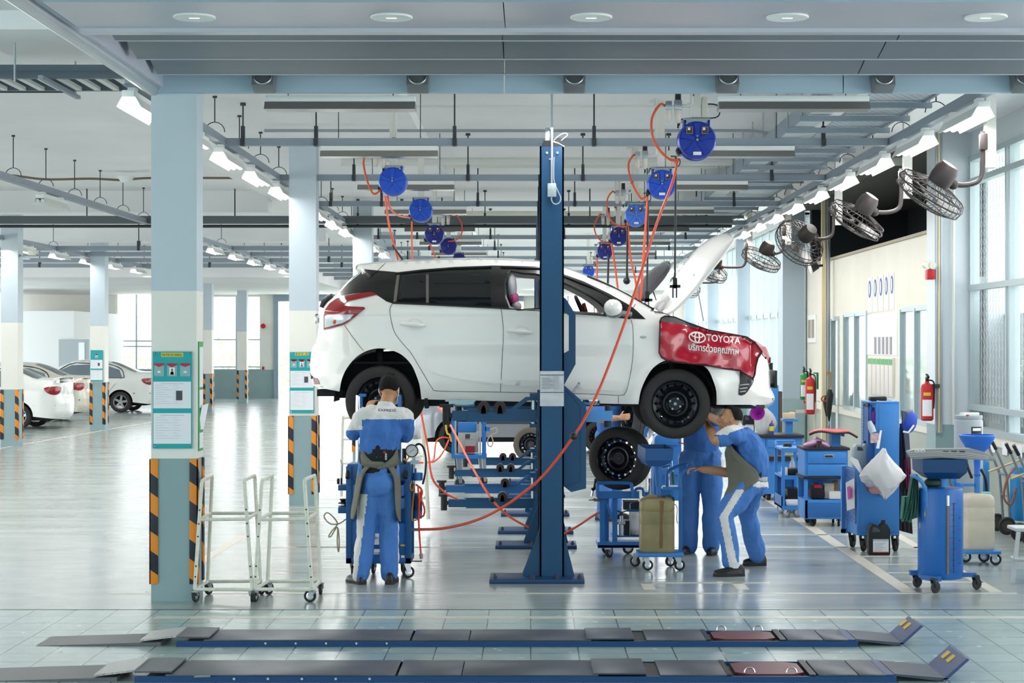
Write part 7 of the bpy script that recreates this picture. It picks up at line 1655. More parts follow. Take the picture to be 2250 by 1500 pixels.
t.p('black_tube', MB().tube(smooth_path([P(1358, 1148, Y + .05), P(1352, 1155, Y + .03), P(1352, 1170, Y + .03), P(1358, 1177, Y + .05)]), .006, 6).tube(smooth_path([P(1350, 1102, Y + .05), P(1352, 1118, Y + .03), P(1365, 1125, Y + .03), P(1376, 1122, Y + .05)]), .006, 6), BLACK)
t.p('air_gun', MB().tube([P(1310, 1052, Y), P(1307, 1072, Y - .02), P(1300, 1076, Y - .02)], [.018, .018, .02], 8), BLACK); t.p('gun_nozzle', MB().cyl(P(1303, 1076, Y - .02), P(1300, 1090, Y - .02), .010, n=8), CHROME)
pts = [P(1294 + 24 * k / 60, 1098 + 5 * math.sin(k * .9), Y - .02) + V(.006 * math.cos(k * .9), .03 * math.cos(k * .9), .01 * math.sin(k * .9) * (1 + (k < 25))) for k in range(60)]
t.p('coiled_tube', MB().tube(pts, .005, 5), mat('coil_brown', '8a6a2c', .4))
for px, yy in ((1336, Y), (1376, Y + .3), (1330, Y + .3)): caster(t, PX(px, yy), yy, .055, 1.0 if px == 1336 else .4, z(1203), RUBBER, STEEL)
t.p('silver_column', MB().cyl(P(1428, 1085, Y + .2), P(1428, 1050, Y + .2), .022, n=10), CHROME)
# the wheel lying on it
c_ = P(1363, 1006, Y + .16)
w = wheel_parts(None, c_, V(-.44, -.90, .0).normalized(), wr=.296, rimr=.205, wid=.19, nut=False, tag_name='spare_tyre')
tag(w, 'black steel wheel with tyre standing on the blue tyre trolley', 'wheel')
# --- second blue machine behind the drainer
Y = 18.0; z = lambda py: PZ(py, Y)
t = T('service_trolley', 'blue service machine with drawers behind the oil drainer', 'trolley', (PX(1460, Y), Y, 0))
t.p('body', MB().b2(PX(1436, Y), PX(1482, Y), Y, Y + .4, z(1100), z(975), .01), TB2); t.p('upper_box', MB().b2(PX(1438, Y), PX(1490, Y), Y - .02, Y + .3, z(978), z(955), .01), BPAINT); t.p('side_cabinet', MB().b2(PX(1480, Y), PX(1497, Y), Y, Y + .4, z(1100), z(962)), BPAINT)
t.p('panel', MB().b2(PX(1451, Y), PX(1490, Y), Y - .02, Y, z(1043), z(1020), .006), BPAINT); t.p('tray', MB().b2(PX(1450, Y), PX(1488, Y), Y - .06, Y + .1, z(1072), z(1066)), WHITE); t.p('legs', MB().b2(PX(1440, Y), PX(1446, Y), Y, Y + .05, .0, z(1100)).b2(PX(1476, Y), PX(1482, Y), Y, Y + .05, 0, z(1100)).b2(PX(1440, Y), PX(1482, Y), Y, Y + .05, z(1104), z(1098)), TB2)
t.p('top_handle', MB().tube(smooth_path([P(1419, 960, Y), P(1419, 945, Y), P(1426, 938, Y), P(1432, 938, Y)]), .016, 8), TB2); t.p('white_hose', MB().tube(smooth_path([P(1434, 975, Y - .05), P(1436, 962, Y - .05), P(1444, 953, Y - .05)]), .009, 6), WHITE); t.p('red_line', MB().tube(smooth_path([P(1492, 972, Y), P(1502, 975, Y), P(1510, 987, Y)]), .006, 6), RED)
# tools standing in it
o = T('t_handle_wrench', 'chrome T handle wrench standing by the oil drainer', 'wrench', P(1475, 1060, 16.2)); o.p('shaft', MB().cyl(P(1473, 1066, 16.2), P(1470, 1025, 16.2), .010, n=8), CHROME); o.p('cross_bar', MB().cyl(P(1456, 1028, 16.2), P(1472, 1023, 16.2), .008, n=8), CHROME)
o = T('screwdriver', 'green handled tool standing beside the chrome wrench', 'tool', P(1480, 1060, 16.2)); o.p('handle', MB().cyl(P(1480, 1064, 16.2), P(1478, 1036, 16.2), .012, n=8), mat('handle_green', '2c6a4c', .4)); o.p('blade', MB().cyl(P(1478, 1036, 16.2), P(1476, 1010, 16.2), .006, n=6), CHROME)
# --- F: oil drainer with stained jerrycan
Y = 15.8; z = lambda py: PZ(py, Y)
t = T('oil_drainer', 'mobile oil drainer with a stained jerrycan and a square blue drip pan', 'oil drainer', (PX(1450, Y), Y, 0))
J = jerrycan(t, PX(1405, Y), PX(1481, Y), Y - .13, Y + .13, z(1211), z(1092), JC2)
t.p('oil_stain', MB().loft([[P(1450 + math.sin(k * .5), 1100 + k * 9.5, Y - .133), P(1458 - .25 * k + math.sin(k * .7 + 1), 1100 + k * 9.5, Y - .133)] for k in range(12)], closed=False, cap=False), mat('oil_brown', '7c5a2e', .3), J); t.p('moulded_handle', MB().tube(smooth_path([P(1418, 1096, Y), P(1424, 1090, Y), P(1440, 1090, Y), P(1446, 1098, Y)]), .014, 8), JC2, J); t.p('neck', MB().cyl(P(1450, 1102, Y), P(1450, 1088, Y), .028, n=14), mat('neck_brown', '6d5a3a', .5), J); t.p('green_rag', MB().tube(smooth_path([P(1457, 1092, Y - .02), P(1468, 1089, Y - .03), P(1477, 1092, Y - .03), P(1481, 1100, Y - .02)]), [.01 + .004 * math.sin(k) for k in range(19)], 7), mat('rag_dark_green', '2f4a40', .8), J)
rings = [rect(PX(1428, Y), PX(1462, Y), Y - .08, Y + .10, z(1023)), rect(PX(1420, Y), PX(1480, Y), Y - .14, Y + .16, z(1009)), rect(PX(1421, Y), PX(1482, Y), Y - .15, Y + .16, z(983)), rect(PX(1424, Y), PX(1479, Y), Y - .14, Y + .15, z(983)), rect(PX(1424, Y), PX(1477, Y), Y - .13, Y + .14, z(1008))]
t.p('drip_pan', MB().loft([[V(p.x - .02 - .05 * (p.y > Y), p.y, p.z + .02 * (p.y > Y)) for p in r_] for r_ in rings]), mat('pan_blue', '2f5f9c', .4)); 
t.p('funnel_stem', MB().cyl(P(1448, 1096, Y), P(1448, 1068, Y), .022, n=12).cyl(P(1448, 1068, Y), P(1446, 1022, Y), .030, .038, n=12), TB2)
t.p('base', MB().b2(PX(1400, Y), PX(1500, Y), Y - .16, Y + .17, z(1219), z(1211), .004), BPAINT)
t.p('mast', MB().b2(PX(1491, Y), PX(1499, Y), Y - .03, Y + .01, z(1218), z(1072)).b2(PX(1456, Y), PX(1498, Y), Y - .02, Y + .0, z(1076), z(1069)), TB2)
t.p('push_handle', MB().tube(smooth_path([P(1495, 1072, Y - .01), P(1494, 1052, Y - .01), P(1500, 1038, Y - .02), P(1512, 1028, Y - .03), P(1521, 1022, Y - .03)]), .016, 10).tube(smooth_path([P(1466, 1072, Y + .1), P(1466, 1040, Y + .1), P(1480, 1028, Y + .1), P(1497, 1022, Y + .1), P(1510, 1022, Y + .08)]), .014, 8), TB2); t.p('hook', MB().tube(arc(P(1504, 1082, Y), .022, PI, 2 * PI, 8), .006, 6), TB2); t.p('white_cord', MB().tube(smooth_path([P(1482, 1107, Y - .05), P(1488, 1115, Y - .06), P(1487, 1140, Y - .06), P(1489, 1150, Y - .05)]), .006, 6), WHITE)
for px, yy, a in ((1424, Y - .14, .15), (1497 - 3, Y - .14, .1), (1404, Y + .12, 2.6), (1474, Y + .14, .3)): caster(t, PX(px, yy) - .02, yy, .048, a, z(1219), RUBBER, CHROME)

# ================================================================ parked cars
def sedan(label, rear_x, near_y, paint, loc_z=0., alloy=True, spoiler=False):
    """side towards the camera, tail towards +x; local: x = 0 at the tail"""
    W = .87; root = thing('car', label, 'car', (rear_x - 2.2, near_y + W, loc_z), 0, None)
    osil = [(-.10, .24), (.0, .34), (.03, .50), (.02, .66), (-.02, .80), (-.01, .98), (-.03, 1.10), (-.08, 1.13), (-.60, 1.15), (-.95, 1.28), (-1.35, 1.44), (-1.9, 1.48), (-2.5, 1.45), (-3.0, 1.22), (-3.35, 1.04), (-3.9, .96), (-4.3, .82), (-4.45, .60), (-4.45, .35), (-4.38, .24)]
    out = sm(osil, 3, False)
    af = [(-3.62 + .37 * math.cos(a), .30 + .37 * math.sin(a)) for a in [PI - PI * k / 12 for k in range(13)]]; ar = [(-.98 + .37 * math.cos(a), .30 + .37 * math.sin(a)) for a in [PI - PI * k / 12 for k in range(13)]]
    poly = out + [(x, max(zz, .22)) for x, zz in af] + [(x, max(zz, .22)) for x, zz in ar]
    def ins(x, zz):
        dd = line_dist((x, zz), osil); i = 0
        if dd < .17: i += .13 * (1 - math.sqrt(max(0, 1 - (1 - dd / .17) ** 2)))
        i += .30 * max(0, zz - .92) ** 1.1
        if x > -.5: i += .28 * ((x + .5) / .5) ** 2.2
        if x < -3.9: i += .28 * ((-3.9 - x) / .5) ** 2
        return i
    f = lambda x, zz, off=0.: V(rear_x + x, near_y + ins(x, zz) - off, loc_z + zz)
    mir = lambda p: V(p.x, 2 * (near_y + W) - p.y, p.z); off = root.location
    b = MB(); skin(b, poly, [], .09, f, mir)
    n = len(out); rows = []
    for i, (x, zz) in enumerate(out):
        a = f(x, zz); c = mir(a); pa, pb_ = Vector(out[max(i - 1, 0)]), Vector(out[min(i + 1, n - 1)]); tt = (pb_ - pa).normalized(); nr = V(tt.y, 0, -tt.x)
        rows.append([a.lerp(c, j / 8) + nr * .05 * (1 - (j / 4 - 1) ** 2) for j in range(9)])
    for i, (r0, r1) in enumerate(zip(rows, rows[1:])):
        for j in range(8):
            b.mi = 1 if (24 <= i < 30 or 36 <= i < 42) and 0 < j < 7 else 0; b.face((r0[j], r0[j + 1], r1[j + 1], r1[j]))
    B_ = b.build('body_shell', [paint, TINT], root, 45, off); wm = B_.modifiers.new('weld', 'WELD'); wm.merge_threshold = .003
    for poly_ in ([(-.92, 1.03), (-1.02, 1.24), (-1.40, 1.37), (-1.72, 1.40), (-1.74, 1.02)], [(-1.80, 1.02), (-1.78, 1.40), (-2.42, 1.38), (-2.85, 1.18), (-3.02, 1.03)]):
        b = MB(); skin(b, poly_, [], .09, lambda x, zz: f(x, zz, .006)); b.build('side_window', mat('car_window', '6f7d86', .08, spec=.8), root, 40, off)
    b = MB(); b.tube([f(x, zz, .006) for x, zz in sm([(-.86, 1.02), (-.97, 1.26), (-1.40, 1.41), (-2.0, 1.43), (-2.5, 1.40), (-3.05, 1.03)], 3, False)], .014, 5); b.tube([f(x, zz, .006) for x, zz in ((-.86, 1.01), (-3.05, 1.01))], .012, 5); b.build('window_trim', CARB, root, 40, off)
    b = MB(); skin(b, sm([(-.06, .84), (-.03, .98), (-.16, 1.0), (-.36, .97), (-.30, .86), (-.15, .80)], 2), [], .05, lambda x, zz: f(x, zz, .008)); b.build('tail_lamp', LAMP_R, root, 40, off)
    b = MB(); b.box(V(rear_x + .02, near_y + W, loc_z + .86), (.02, .42, .13)); b.build('number_plate', mat('plate_pale', 'cfe0dc', .5), root, 40, off)
    b = MB(); b.tube([f(x, zz, .008) for x, zz in ((-.12, .56), (-.9 + .3, .56))], .012, 5); b.tube([f(x, .56, .010) for x in (-1.38, -2.0, -2.6, -3.22)], .012, 5); b.build('side_moulding', CARB if not spoiler else paint, root, 40, off)
    b = MB(); b.tube([f(x, zz, .001) for x, zz in ((-1.76, 1.0), (-1.77, .6), (-1.75, .28))], .005, 4); b.tube([f(x, zz, .001) for x, zz in ((-.95, 1.0), (-1.15, .8), (-1.38, .5))], .005, 4); b.build('door_gaps', SEAM, root, 40, off)
    b = MB(); b.tube([f(x, zz, .03) for x, zz in ((-1.30, .86), (-1.44, .86))], .014, 6); b.build('door_handle', CARB, root, 40, off)
    if spoiler:
        b = MB(); b.loft([[V(rear_x + x, yy, loc_z + zz) for x, zz in ((-.16, 1.19), (.02, 1.23), (.0, 1.20), (-.16, 1.16))] for yy in (near_y + .16, near_y + 2 * W - .16)]); b.b2(rear_x - .12, rear_x - .06, near_y + .2, near_y + .24, loc_z + 1.08, loc_z + 1.18); b.b2(rear_x - .12, rear_x - .06, near_y + 2 * W - .24, near_y + 2 * W - .2, loc_z + 1.08, loc_z + 1.18); b.build('boot_spoiler', paint, root, 40, off)
    b = MB(); b.b2(rear_x - 4.2, rear_x - .3, near_y + .25, near_y + 2 * W - .25, loc_z + .2, loc_z + .75); b.build('underbody', UNDER, root, 30, off)
    for x in (-.98, -3.62):
        for sgn in (1, -1):
            yy = near_y + .11 if sgn > 0 else near_y + 2 * W - .11; wheel_parts(root, (rear_x + x, yy, loc_z + .305), (0, -sgn, 0), wr=.305, rimr=.20, nut=False, off=off, alloy=alloy)
    return root
PW = mat('sedan_white', 'e9eae6', .25, coat=.8); PBG = mat('sedan_beige', 'c9c7b8', .3, .1, coat=.7); PS = mat('sedan_silver', '8f9299', .3, .4, coat=.7)
sedan('white sedan with a boot spoiler parked nearest behind the car park pillar', PX(152, 42.3), 41.4, PW, 0, True, True)
sedan('pale beige sedan parked just behind the white sedan with the spoiler', PX(206, 46.5), 45.4, PBG, 0, True, False)
sedan('white sedan parked farthest, half hidden by the entrance pillar', PX(352, 52.5), 51.6, PW, 0, True, False)
sedan('silver car standing under the raised hatchback beyond the lifts', PX(905, 33) + 4.45, 32.3, PS, 0, False, False)
# dark raised bonnet of another car behind the hatchback
Y = 31.0; t = T('car_bonnet', 'dark grey bonnet standing open on a car hidden behind the white hatchback', 'bonnet', P(1395, 660, Y))
rows = []
top = sm([(1386, 655), (1400, 632), (1425, 600), (1450, 580), (1467, 573)], 3, False)
for i, (px, py) in enumerate(top):
    tt = i / (len(top) - 1); w_ = 34 * math.sin(PI * (.10 + .88 * tt)) ** .8
    rows.append([P(px + w_ * abs(q) ** 2 * .75, py + w_ * abs(q) ** 2 * .65, Y + q * .65) for q in [j / 5 - 1 for j in range(11)]])
solid(t.p('panel', MB().loft(rows, closed=False, cap=False), mat('bonnet_grey', '55525a', .3, coat=.6), None, 60), .02)
t.p('stay', MB().tube([P(1429, 622, Y), P(1442, 660, Y)], .012, 5), BLACK)
# loose wheel leaning by the lift far back
w = wheel_parts(None, V(PX(1168, 30), 30, .30), V(-.25, -1, 0).normalized(), wr=.30, rimr=.20, nut=False, tag_name='spare_tyre', alloy=False, tyre_mat=mat('dusty_rubber', '5c554c', .85)); tag(w, 'dusty wheel seen behind the lift post under the silver car', 'wheel')
# shrubs outside the far windows
rr = random.Random(3); lv = MB()
for k in range(2600):
    x = rr.uniform(-27, -5); hgt = 1.9 + .5 * math.sin(x * 1.3) + .3 * math.sin(x * 3.7); p = V(x, rr.uniform(72, 74), rr.uniform(-.1, hgt)); e = V(rr.uniform(-1, 1), rr.uniform(-1, 1), rr.uniform(-1, 1)).normalized(); q = e.orthogonal().normalized(); s_ = rr.uniform(.08, .16)
    lv.face((p, p + e * s_ + q * s_ * .5, p + e * s_ * 2, p + e * s_ - q * s_ * .5))
o = lv.build('hedge_leaves', mat('leaf_green', '9fc07a', .6), None, 0); tag(o, 'pale green hedge outside the far car park windows', 'hedge'); o['kind'] = 'stuff'
# alarm bell and box on the far wall
small('alarm_bell', 'round red alarm bell on the far wall beside the roller door', 'alarm bell', MB().cyl(P(578, 716, 65.02), P(578, 716, 64.85), .09, n=14), RED); small('call_point', 'small red box low on the far wall beside the roller door', 'call point', MB().b2(PX(576, 64.9), PX(580, 64.9), 64.9, 65.01, PZ(812, 65), PZ(805, 65)), RED)
# ================================================================ people
SKIN = mat('skin', 'b98a68', .5, sub=.15); HAIR = mat('black_hair', '120f0e', .7, spec=.2, bump=.4, bs=180)
SHIRTB = mat('shirt_blue', '3f70b6', .85, var=.08, vs=9); SHIRTW = mat('shirt_white', 'dcd9d4', .85); TROU = mat('trouser_blue', '4a7cc2', .85, var=.08, vs=9)
APR = mat('apron_olive', '6d6d60', .85, var=.08, vs=8); SHOE = mat('shoe_black', '1b1b1d', .4); SOLE = mat('shoe_sole', '2a2a2b', .7); MASK = mat('mask_white', 'e7e8ea', .8)
def limb(mb, pts, rad, side=(1, 0, 0), k=5, n=16):
    """tapering limb: rad = (across, deep) at every point; side = direction of 'across'"""
    P3 = smooth_path(pts, k); m = len(pts); rings = []; s0 = Vector(side)
    for i, p in enumerate(P3):
        u = i / k; a = min(int(u), m - 2); f = u - a; f = f * f * (3 - 2 * f)
        ra = rad[a][0] * (1 - f) + rad[a + 1][0] * f; rb = rad[a][1] * (1 - f) + rad[a + 1][1] * f
        t = (P3[min(i + 1, len(P3) - 1)] - P3[max(i - 1, 0)]).normalized()
        x = (s0 - t * s0.dot(t)); x = x.normalized() if x.length > .05 else t.orthogonal().normalized(); y = t.cross(x)
        rings.append([p + x * ra * math.cos(2 * PI * j / n) + y * rb * math.sin(2 * PI * j / n) for j in range(n)])
    mb.loft(rings)
    for p, r in ((P3[0], rad[0]), (P3[-1], rad[-1])): mb.ball(p, min(r) * .97, 12)
def fused(name, mb, voxel, iters, mats, parent=None, off=None, fold=0., fs=14., paint=None, seed=0., clip=None):
    me = bpy.data.meshes.new(name); bmesh.ops.recalc_face_normals(mb.bm, faces=mb.bm.faces[:]); mb.bm.to_mesh(me); mb.bm.free()
    o = bpy.data.objects.new(name, me); COL.objects.link(o)
    r = o.modifiers.new('r', 'REMESH'); r.mode = 'VOXEL'; r.voxel_size = voxel; r.adaptivity = 0
    s = o.modifiers.new('s', 'SMOOTH'); s.iterations = iters; s.factor = .5
    dg = bpy.context.evaluated_depsgraph_get(); dg.update()
    m2 = bpy.data.meshes.new_from_object(o.evaluated_get(dg)); o.modifiers.clear(); o.data = m2; m2.name = name; bpy.data.meshes.remove(me)
    if fold:
        from mathutils import noise
        ns = [v.normal.copy() for v in m2.vertices]
        for v, nn in zip(m2.vertices, ns):
            c = v.co; q = V(c.x * fs + seed, c.y * fs, c.z * fs * .55)
            v.co = c + nn * fold * (noise.noise(q) + .55 * abs(noise.noise(q * 2.1 + V(3, 1, 2))) - .15)
    m2.materials.clear()
    for m in mats: m2.materials.append(m)
    if paint:
        for p in m2.polygons: p.material_index = paint(p.center)
    m2.polygons.foreach_set('use_smooth', [True] * len(m2.polygons))
    if off is not None: m2.transform(Matrix.Translation(-Vector(off)))
    if parent is not None: o.parent = parent
    return o
def hand(mb, wrist, fdir, pn, thumb, curl, s=1.):
    """wrist point, finger direction, palm normal (where the palm looks), thumb side, curl of the fingers in radians per joint"""
    f = Vector(fdir).normalized(); n = Vector(pn); n = (n - f * n.dot(f)).normalized(); t = Vector(thumb); t = (t - f * t.dot(f) - n * t.dot(n)).normalized(); w = Vector(wrist)
    limb(mb, [w, w + f * .03 * s, w + f * .085 * s], [(.024 * s, .017 * s), (.034 * s, .016 * s), (.040 * s, .013 * s)], t, 4, 14)
    for k, (o_, L, c) in enumerate(((.030, .072, .9), (.010, .082, 1.), (-.010, .076, 1.05), (-.029, .060, 1.15))):
        p = w + f * .082 * s + t * o_ * s; d = (f + t * o_ * .8).normalized(); pts = [p - d * .02 * s, p]; rad = [.0095 * s, .0095 * s]
        for j, fr in enumerate((.45, .30, .25)):
            a = curl * c * (.7, 1.1, .8)[j]; q = Quaternion(d.cross(n), a); d = (q @ d).normalized(); p = p + d * L * fr * s; pts.append(p); rad.append((.0088, .0080, .0068)[j] * s)
        mb.tube(pts, rad, 8); mb.ball(pts[-1], rad[-1], 8)
    p = w + f * .025 * s + t * .026 * s; d = (f * .65 + t * .75 + n * .25).normalized(); pts = [p - t * .012 * s, p]; rad = [.013 * s, .0125 * s]
    for j in range(2): p = p + d * (.036, .030)[j] * s; pts.append(p); rad.append((.0105, .0085)[j] * s); d = (d + f * .35 + n * (.25 + .3 * curl)).normalized()
    mb.tube(pts, rad, 8); mb.ball(pts[-1], rad[-1], 8)
def head(mb, c, f, u, s=1.):
    f = Vector(f).normalized(); u = Vector(u); u = (u - f * u.dot(f)).normalized(); r = f.cross(u); c = Vector(c)
    rot = Matrix((r, f, u)).transposed()
    B = lambda x, y, z, rad, q=14: mb.ball(c + r * x * s + f * y * s + u * z * s, tuple(a * s for a in rad), q, rot)
    B(0, -.012, .035, (.074, .092, .082)); B(0, .022, -.012, (.066, .072, .078)); B(0, .040, -.055, (.050, .048, .050)); B(0, .062, -.092, (.026, .022, .020))
    B(0, .080, .022, (.050, .016, .012)); B(.045, .055, -.025, (.022, .024, .020)); B(-.045, .055, -.025, (.022, .024, .020))
    mb.tube([c + f * .086 * s + u * .012 * s, c + f * .102 * s - u * .012 * s, c + f * .112 * s - u * .030 * s], [.008 * s, .011 * s, .014 * s], 8); B(.011, .096, -.034, (.009, .010, .007), 8); B(-.011, .096, -.034, (.009, .010, .007), 8)
    B(0, .090, -.058, (.022, .009, .006), 10); B(0, .088, -.068, (.019, .010, .007), 10)
    for e in (1, -1): B(e * .074, -.005, -.005, (.008, .020, .032), 10); B(e * .078, -.012, .012, (.007, .016, .014), 8)
    return f, u, r
def face_bits(body, off, c, f, u, r):
    for e in (1, -1):
        q = c + f * .078 + u * .006 + r * e * .031
        m = MB(); m.ball(q, .0085, 10); E = m.build('eye', mat('eye_white', 'b9aea4', .4), body, 40, off); m = MB(); m.ball(q + f * .0045, .0058, 8); m.build('iris', BLACK, E, 40, off)
        m = MB(); m.tube([q + f * .004 + u * .019 - r * .017, q + f * .008 + u * .024, q + f * .002 + u * .019 + r * .017], .0035, 5); m.build('eyebrow', HAIR, body, 40, off)
def hair_cap(body, off, c, f, u, r, low=-.02, tuft=True):
    m = MB(); rings = []
    for i in range(11):
        t = i / 10; ring = []
        for j in range(32):
            a = 2 * PI * j / 32; fx, sx = math.cos(a), math.sin(a)
            zl = low if fx < -.2 else (low + (.070 - low) * min(1, (fx + .2) / .55)); th = math.asin(max(-1, min(1, zl / .10))); th = th + (PI / 2 - th) * t
            k = 1 + .03 * math.sin(9 * a + 4 * t) + .02 * math.sin(17 * a)
            ring.append(c + f * (fx * .104 * math.cos(th) * k - .012) + r * sx * .086 * math.cos(th) * k + u * (.030 + .096 * math.sin(th) * k))
        rings.append(ring)
    m.loft(rings, cap=True)
    if tuft:
        for a in (-.5, 0, .5): m.tube([c + u * .115 - f * .02 + r * a * .05, c + u * .138 - f * .015 + r * a * .06, c + u * .150 + f * .01 + r * a * .05], [.02, .014, .003], 6)
    o = m.build('hair', HAIR, body, 60, off); return o
def shoe(body, off, heel, toe, name='shoe'):
    heel, toe = Vector(heel), Vector(toe); d = (toe - heel).normalized(); L = (toe - heel).length; n = V(-d.y, d.x, 0); m = MB(); rings = []
    for t, w, h in ((-.02, .025, .055), (.04, .036, .078), (.25, .038, .080), (.42, .040, .068), (.62, .047, .052), (.82, .045, .044), (.96, .030, .034), (1.02, .012, .022)):
        c = heel + d * L * t; rings.append([c + n * w * math.cos(a) + V(0, 0, .022 + max(0, math.sin(a)) * (h - .0) - (0 if math.sin(a) > 0 else .004)) for a in [2 * PI * j / 16 for j in range(16)]])
    m.loft(rings); S = m.build(name, SHOE, body, 60, off)
    m = MB(); m.loft([[c_ + V(0, 0, 0) for c_ in ring] for ring in ([[heel + d * L * t + n * w * s_ + V(0, 0, zz) for t, w, s_ in ((-.03, .02, 1), (.05, .040, 1), (.4, .040, 1), (.65, .050, 1), (.9, .042, 1), (1.04, .012, 1), (1.04, .012, -1), (.9, .042, -1), (.65, .050, -1), (.4, .040, -1), (.05, .040, -1), (-.03, .02, -1))] for zz in (.0, .026)])]); m.build('sole', SOLE, S, 40, off)
    m = MB()
    for k in range(4): c = heel + d * L * (.40 + .07 * k) + V(0, 0, .088 - .010 * k); m.tube([c - n * .022, c + V(0, 0, .006), c + n * .022], .004, 5)
    m.build('laces', BLACK, S, 40, off)
def trousers(body, off, pel, hips, knees, ankles, stripe=None, fat=1., seed=0., seat=None, folds=.012, side=(1, 0, 0), top_r=(.165, .115)):
    m = MB(); pel = Vector(pel); hc = (Vector(hips[0]) + Vector(hips[1])) / 2
    limb(m, [pel, pel.lerp(hc, .5), hc], [top_r, (top_r[0] * 1.07, top_r[1] * 1.12), (top_r[0] * 1.06, top_r[1] * 1.10)], side)
    if seat is not None: m.ball(seat, (.13, .12, .12), 14)
    for h, k, a in zip(hips, knees, ankles):
        h, k, a = Vector(h), Vector(k), Vector(a); limb(m, [h, h.lerp(k, .5), k, k.lerp(a, .5), a], [(.095 * fat, .10 * fat), (.088 * fat, .092 * fat), (.074 * fat, .076 * fat), (.073 * fat, .075 * fat), (.066 * fat, .070 * fat)], side)
    return fused('trousers', m, .011, 4, [TROU, SHIRTW], body, off, folds, 11., stripe, seed)

# ---------------------------------------------------------------- mechanic with his back turned
Y = 14.82; q = lambda px, py, dy=0.: P(px, py, Y + dy)
hc_ = q(855, 856, .10); m = MB()
f, u, r = head(m, hc_, (.12, .90, -.38), (.05, .35, .93))
limb(m, [q(846, 925, .0), q(848, 893, .03), q(853, 868, .08)], [(.06, .055), (.055, .055), (.054, .056)])
limb(m, [q(834, 1060, -.01), q(834, 985, -.01), q(838, 930, .0), q(844, 905, .02)], [(.12, .08), (.12, .08), (.14, .085), (.10, .06)])
shl, shr = q(801, 914, .0), q(889, 918, .0); ell, elr = q(777, 950, .10), q(890, 958, .14); wrl, wrr = q(806, 902, .28), q(862, 905, .30)
for a, b_, c_, th in ((shl, ell, wrl, 1), (shr, elr, wrr, -1)):
    limb(m, [a, a.lerp(b_, .5), b_, b_.lerp(c_, .45), c_], [(.05, .05), (.046, .046), (.040, .040), (.036, .038), (.025, .028)])
hand(m, wrl, V(.35, .5, .75), V(.4, .6, -.3), V(1, 0, .2), .45); hand(m, wrr, V(-.35, .5, .75), V(-.4, .6, -.3), V(-1, 0, .2), .45)
hip = [q(816, 1062, .0), q(850, 1062, .0)]; kn = [q(806, 1140, .0), q(853, 1142, .02)]; an = [q(793, 1262, -.02), q(856, 1262, .02)]
for h, k, a in zip(hip, kn, an): limb(m, [h, h.lerp(k, .5), k, k.lerp(a, .5), a], [(.07, .07), (.062, .065), (.05, .05), (.048, .05), (.038, .04)])
MECH = fused('person', m, .006, 3, [SKIN]); MO = V(PX(832, Y), Y, 0); MECH.data.transform(Matrix.Translation(-MO)); MECH.location = MO
tag(MECH, 'mechanic in blue and white uniform with grey apron, back turned, working at the rear wheel', 'person')
hair_cap(MECH, MO, hc_, f, u, r, -.055)
mk = MB(); mk.loft([[hc_ + f * (.045 + .06 * math.cos(a)) + r * .068 * math.sin(a) + u * zz for a in [-1.3 + 2.6 * k / 12 for k in range(13)]] for zz in (-.03, -.06, -.10)], closed=False, cap=False); solid(mk.build('face_mask', MASK, MECH, 60, MO), .003)
for e in (1, -1): mk = MB(); mk.tube([hc_ + r * e * .076 + f * .04 - u * .04, hc_ + r * e * .086 - f * .012 - u * .02, hc_ + r * e * .084 - f * .014 + u * .02], .004, 5); mk.build('mask_loop', MASK, MECH, 60, MO)
m = MB()
limb(m, [q(833, 1003, -.01), q(834, 975, -.01), q(838, 945, .0), q(844, 915, .005), q(845, 900, .02)], [(.155, .115), (.165, .12), (.185, .125), (.165, .11), (.10, .075)])
for a, b_ in ((shl, ell), (shr, elr)): limb(m, [q(845, 908, .01).lerp(a, .6), a, a.lerp(b_, .6), a.lerp(b_, .97)], [(.085, .085), (.082, .08), (.074, .074), (.070, .070)])
m.torus(q(849, 890, .03), (.15, .35, .93), .062, .014, 20, 8)
def shirt_paint(c):
    px = c.x * F / c.y + VX; py = VY + (EYE - c.z) * F / c.y
    if py < 921: return 1
    if px < 796 and (c - shl).length < .22 and py < 945: return 1
    return 0
fused('shirt', m, .010, 4, [SHIRTB, SHIRTW], MECH, MO, .019, 15., shirt_paint, 2.)
trousers(MECH, MO, q(833, 1012), hip, kn, an, lambda c: 1 if ((VY + (EYE - c.z) * F / c.y) > 1085 and ((c.x * F / c.y + VX) < 808 - ((VY + (EYE - c.z) * F / c.y) - 1085) * .13 or (c.x * F / c.y + VX) > 874.5)) else 0, 1.12, 5., q(834, 1062, -.06), .020)
bm_ = MB(); limb(bm_, [q(833, 1037), q(833, 1010), q(834, 985)], [(.166, .128), (.170, .132), (.172, .132)], (1, 0, 0), 4, 28); BELT = bm_.build('back_support', mat('belt_black', '17171a', .8), MECH, 60, MO)
for k in range(3): MB().torus(q(848, 998 + 5 * k, -.142), (0, 1, 0), .006, .0025, 12, 5).build('belt_emblem', WHITE, BELT, 40, MO)
MB().b2(PX(845, Y), PX(851, Y), Y - .146, Y - .138, PZ(993, Y), PZ(989, Y)).build('belt_label', RED, BELT, 40, MO)
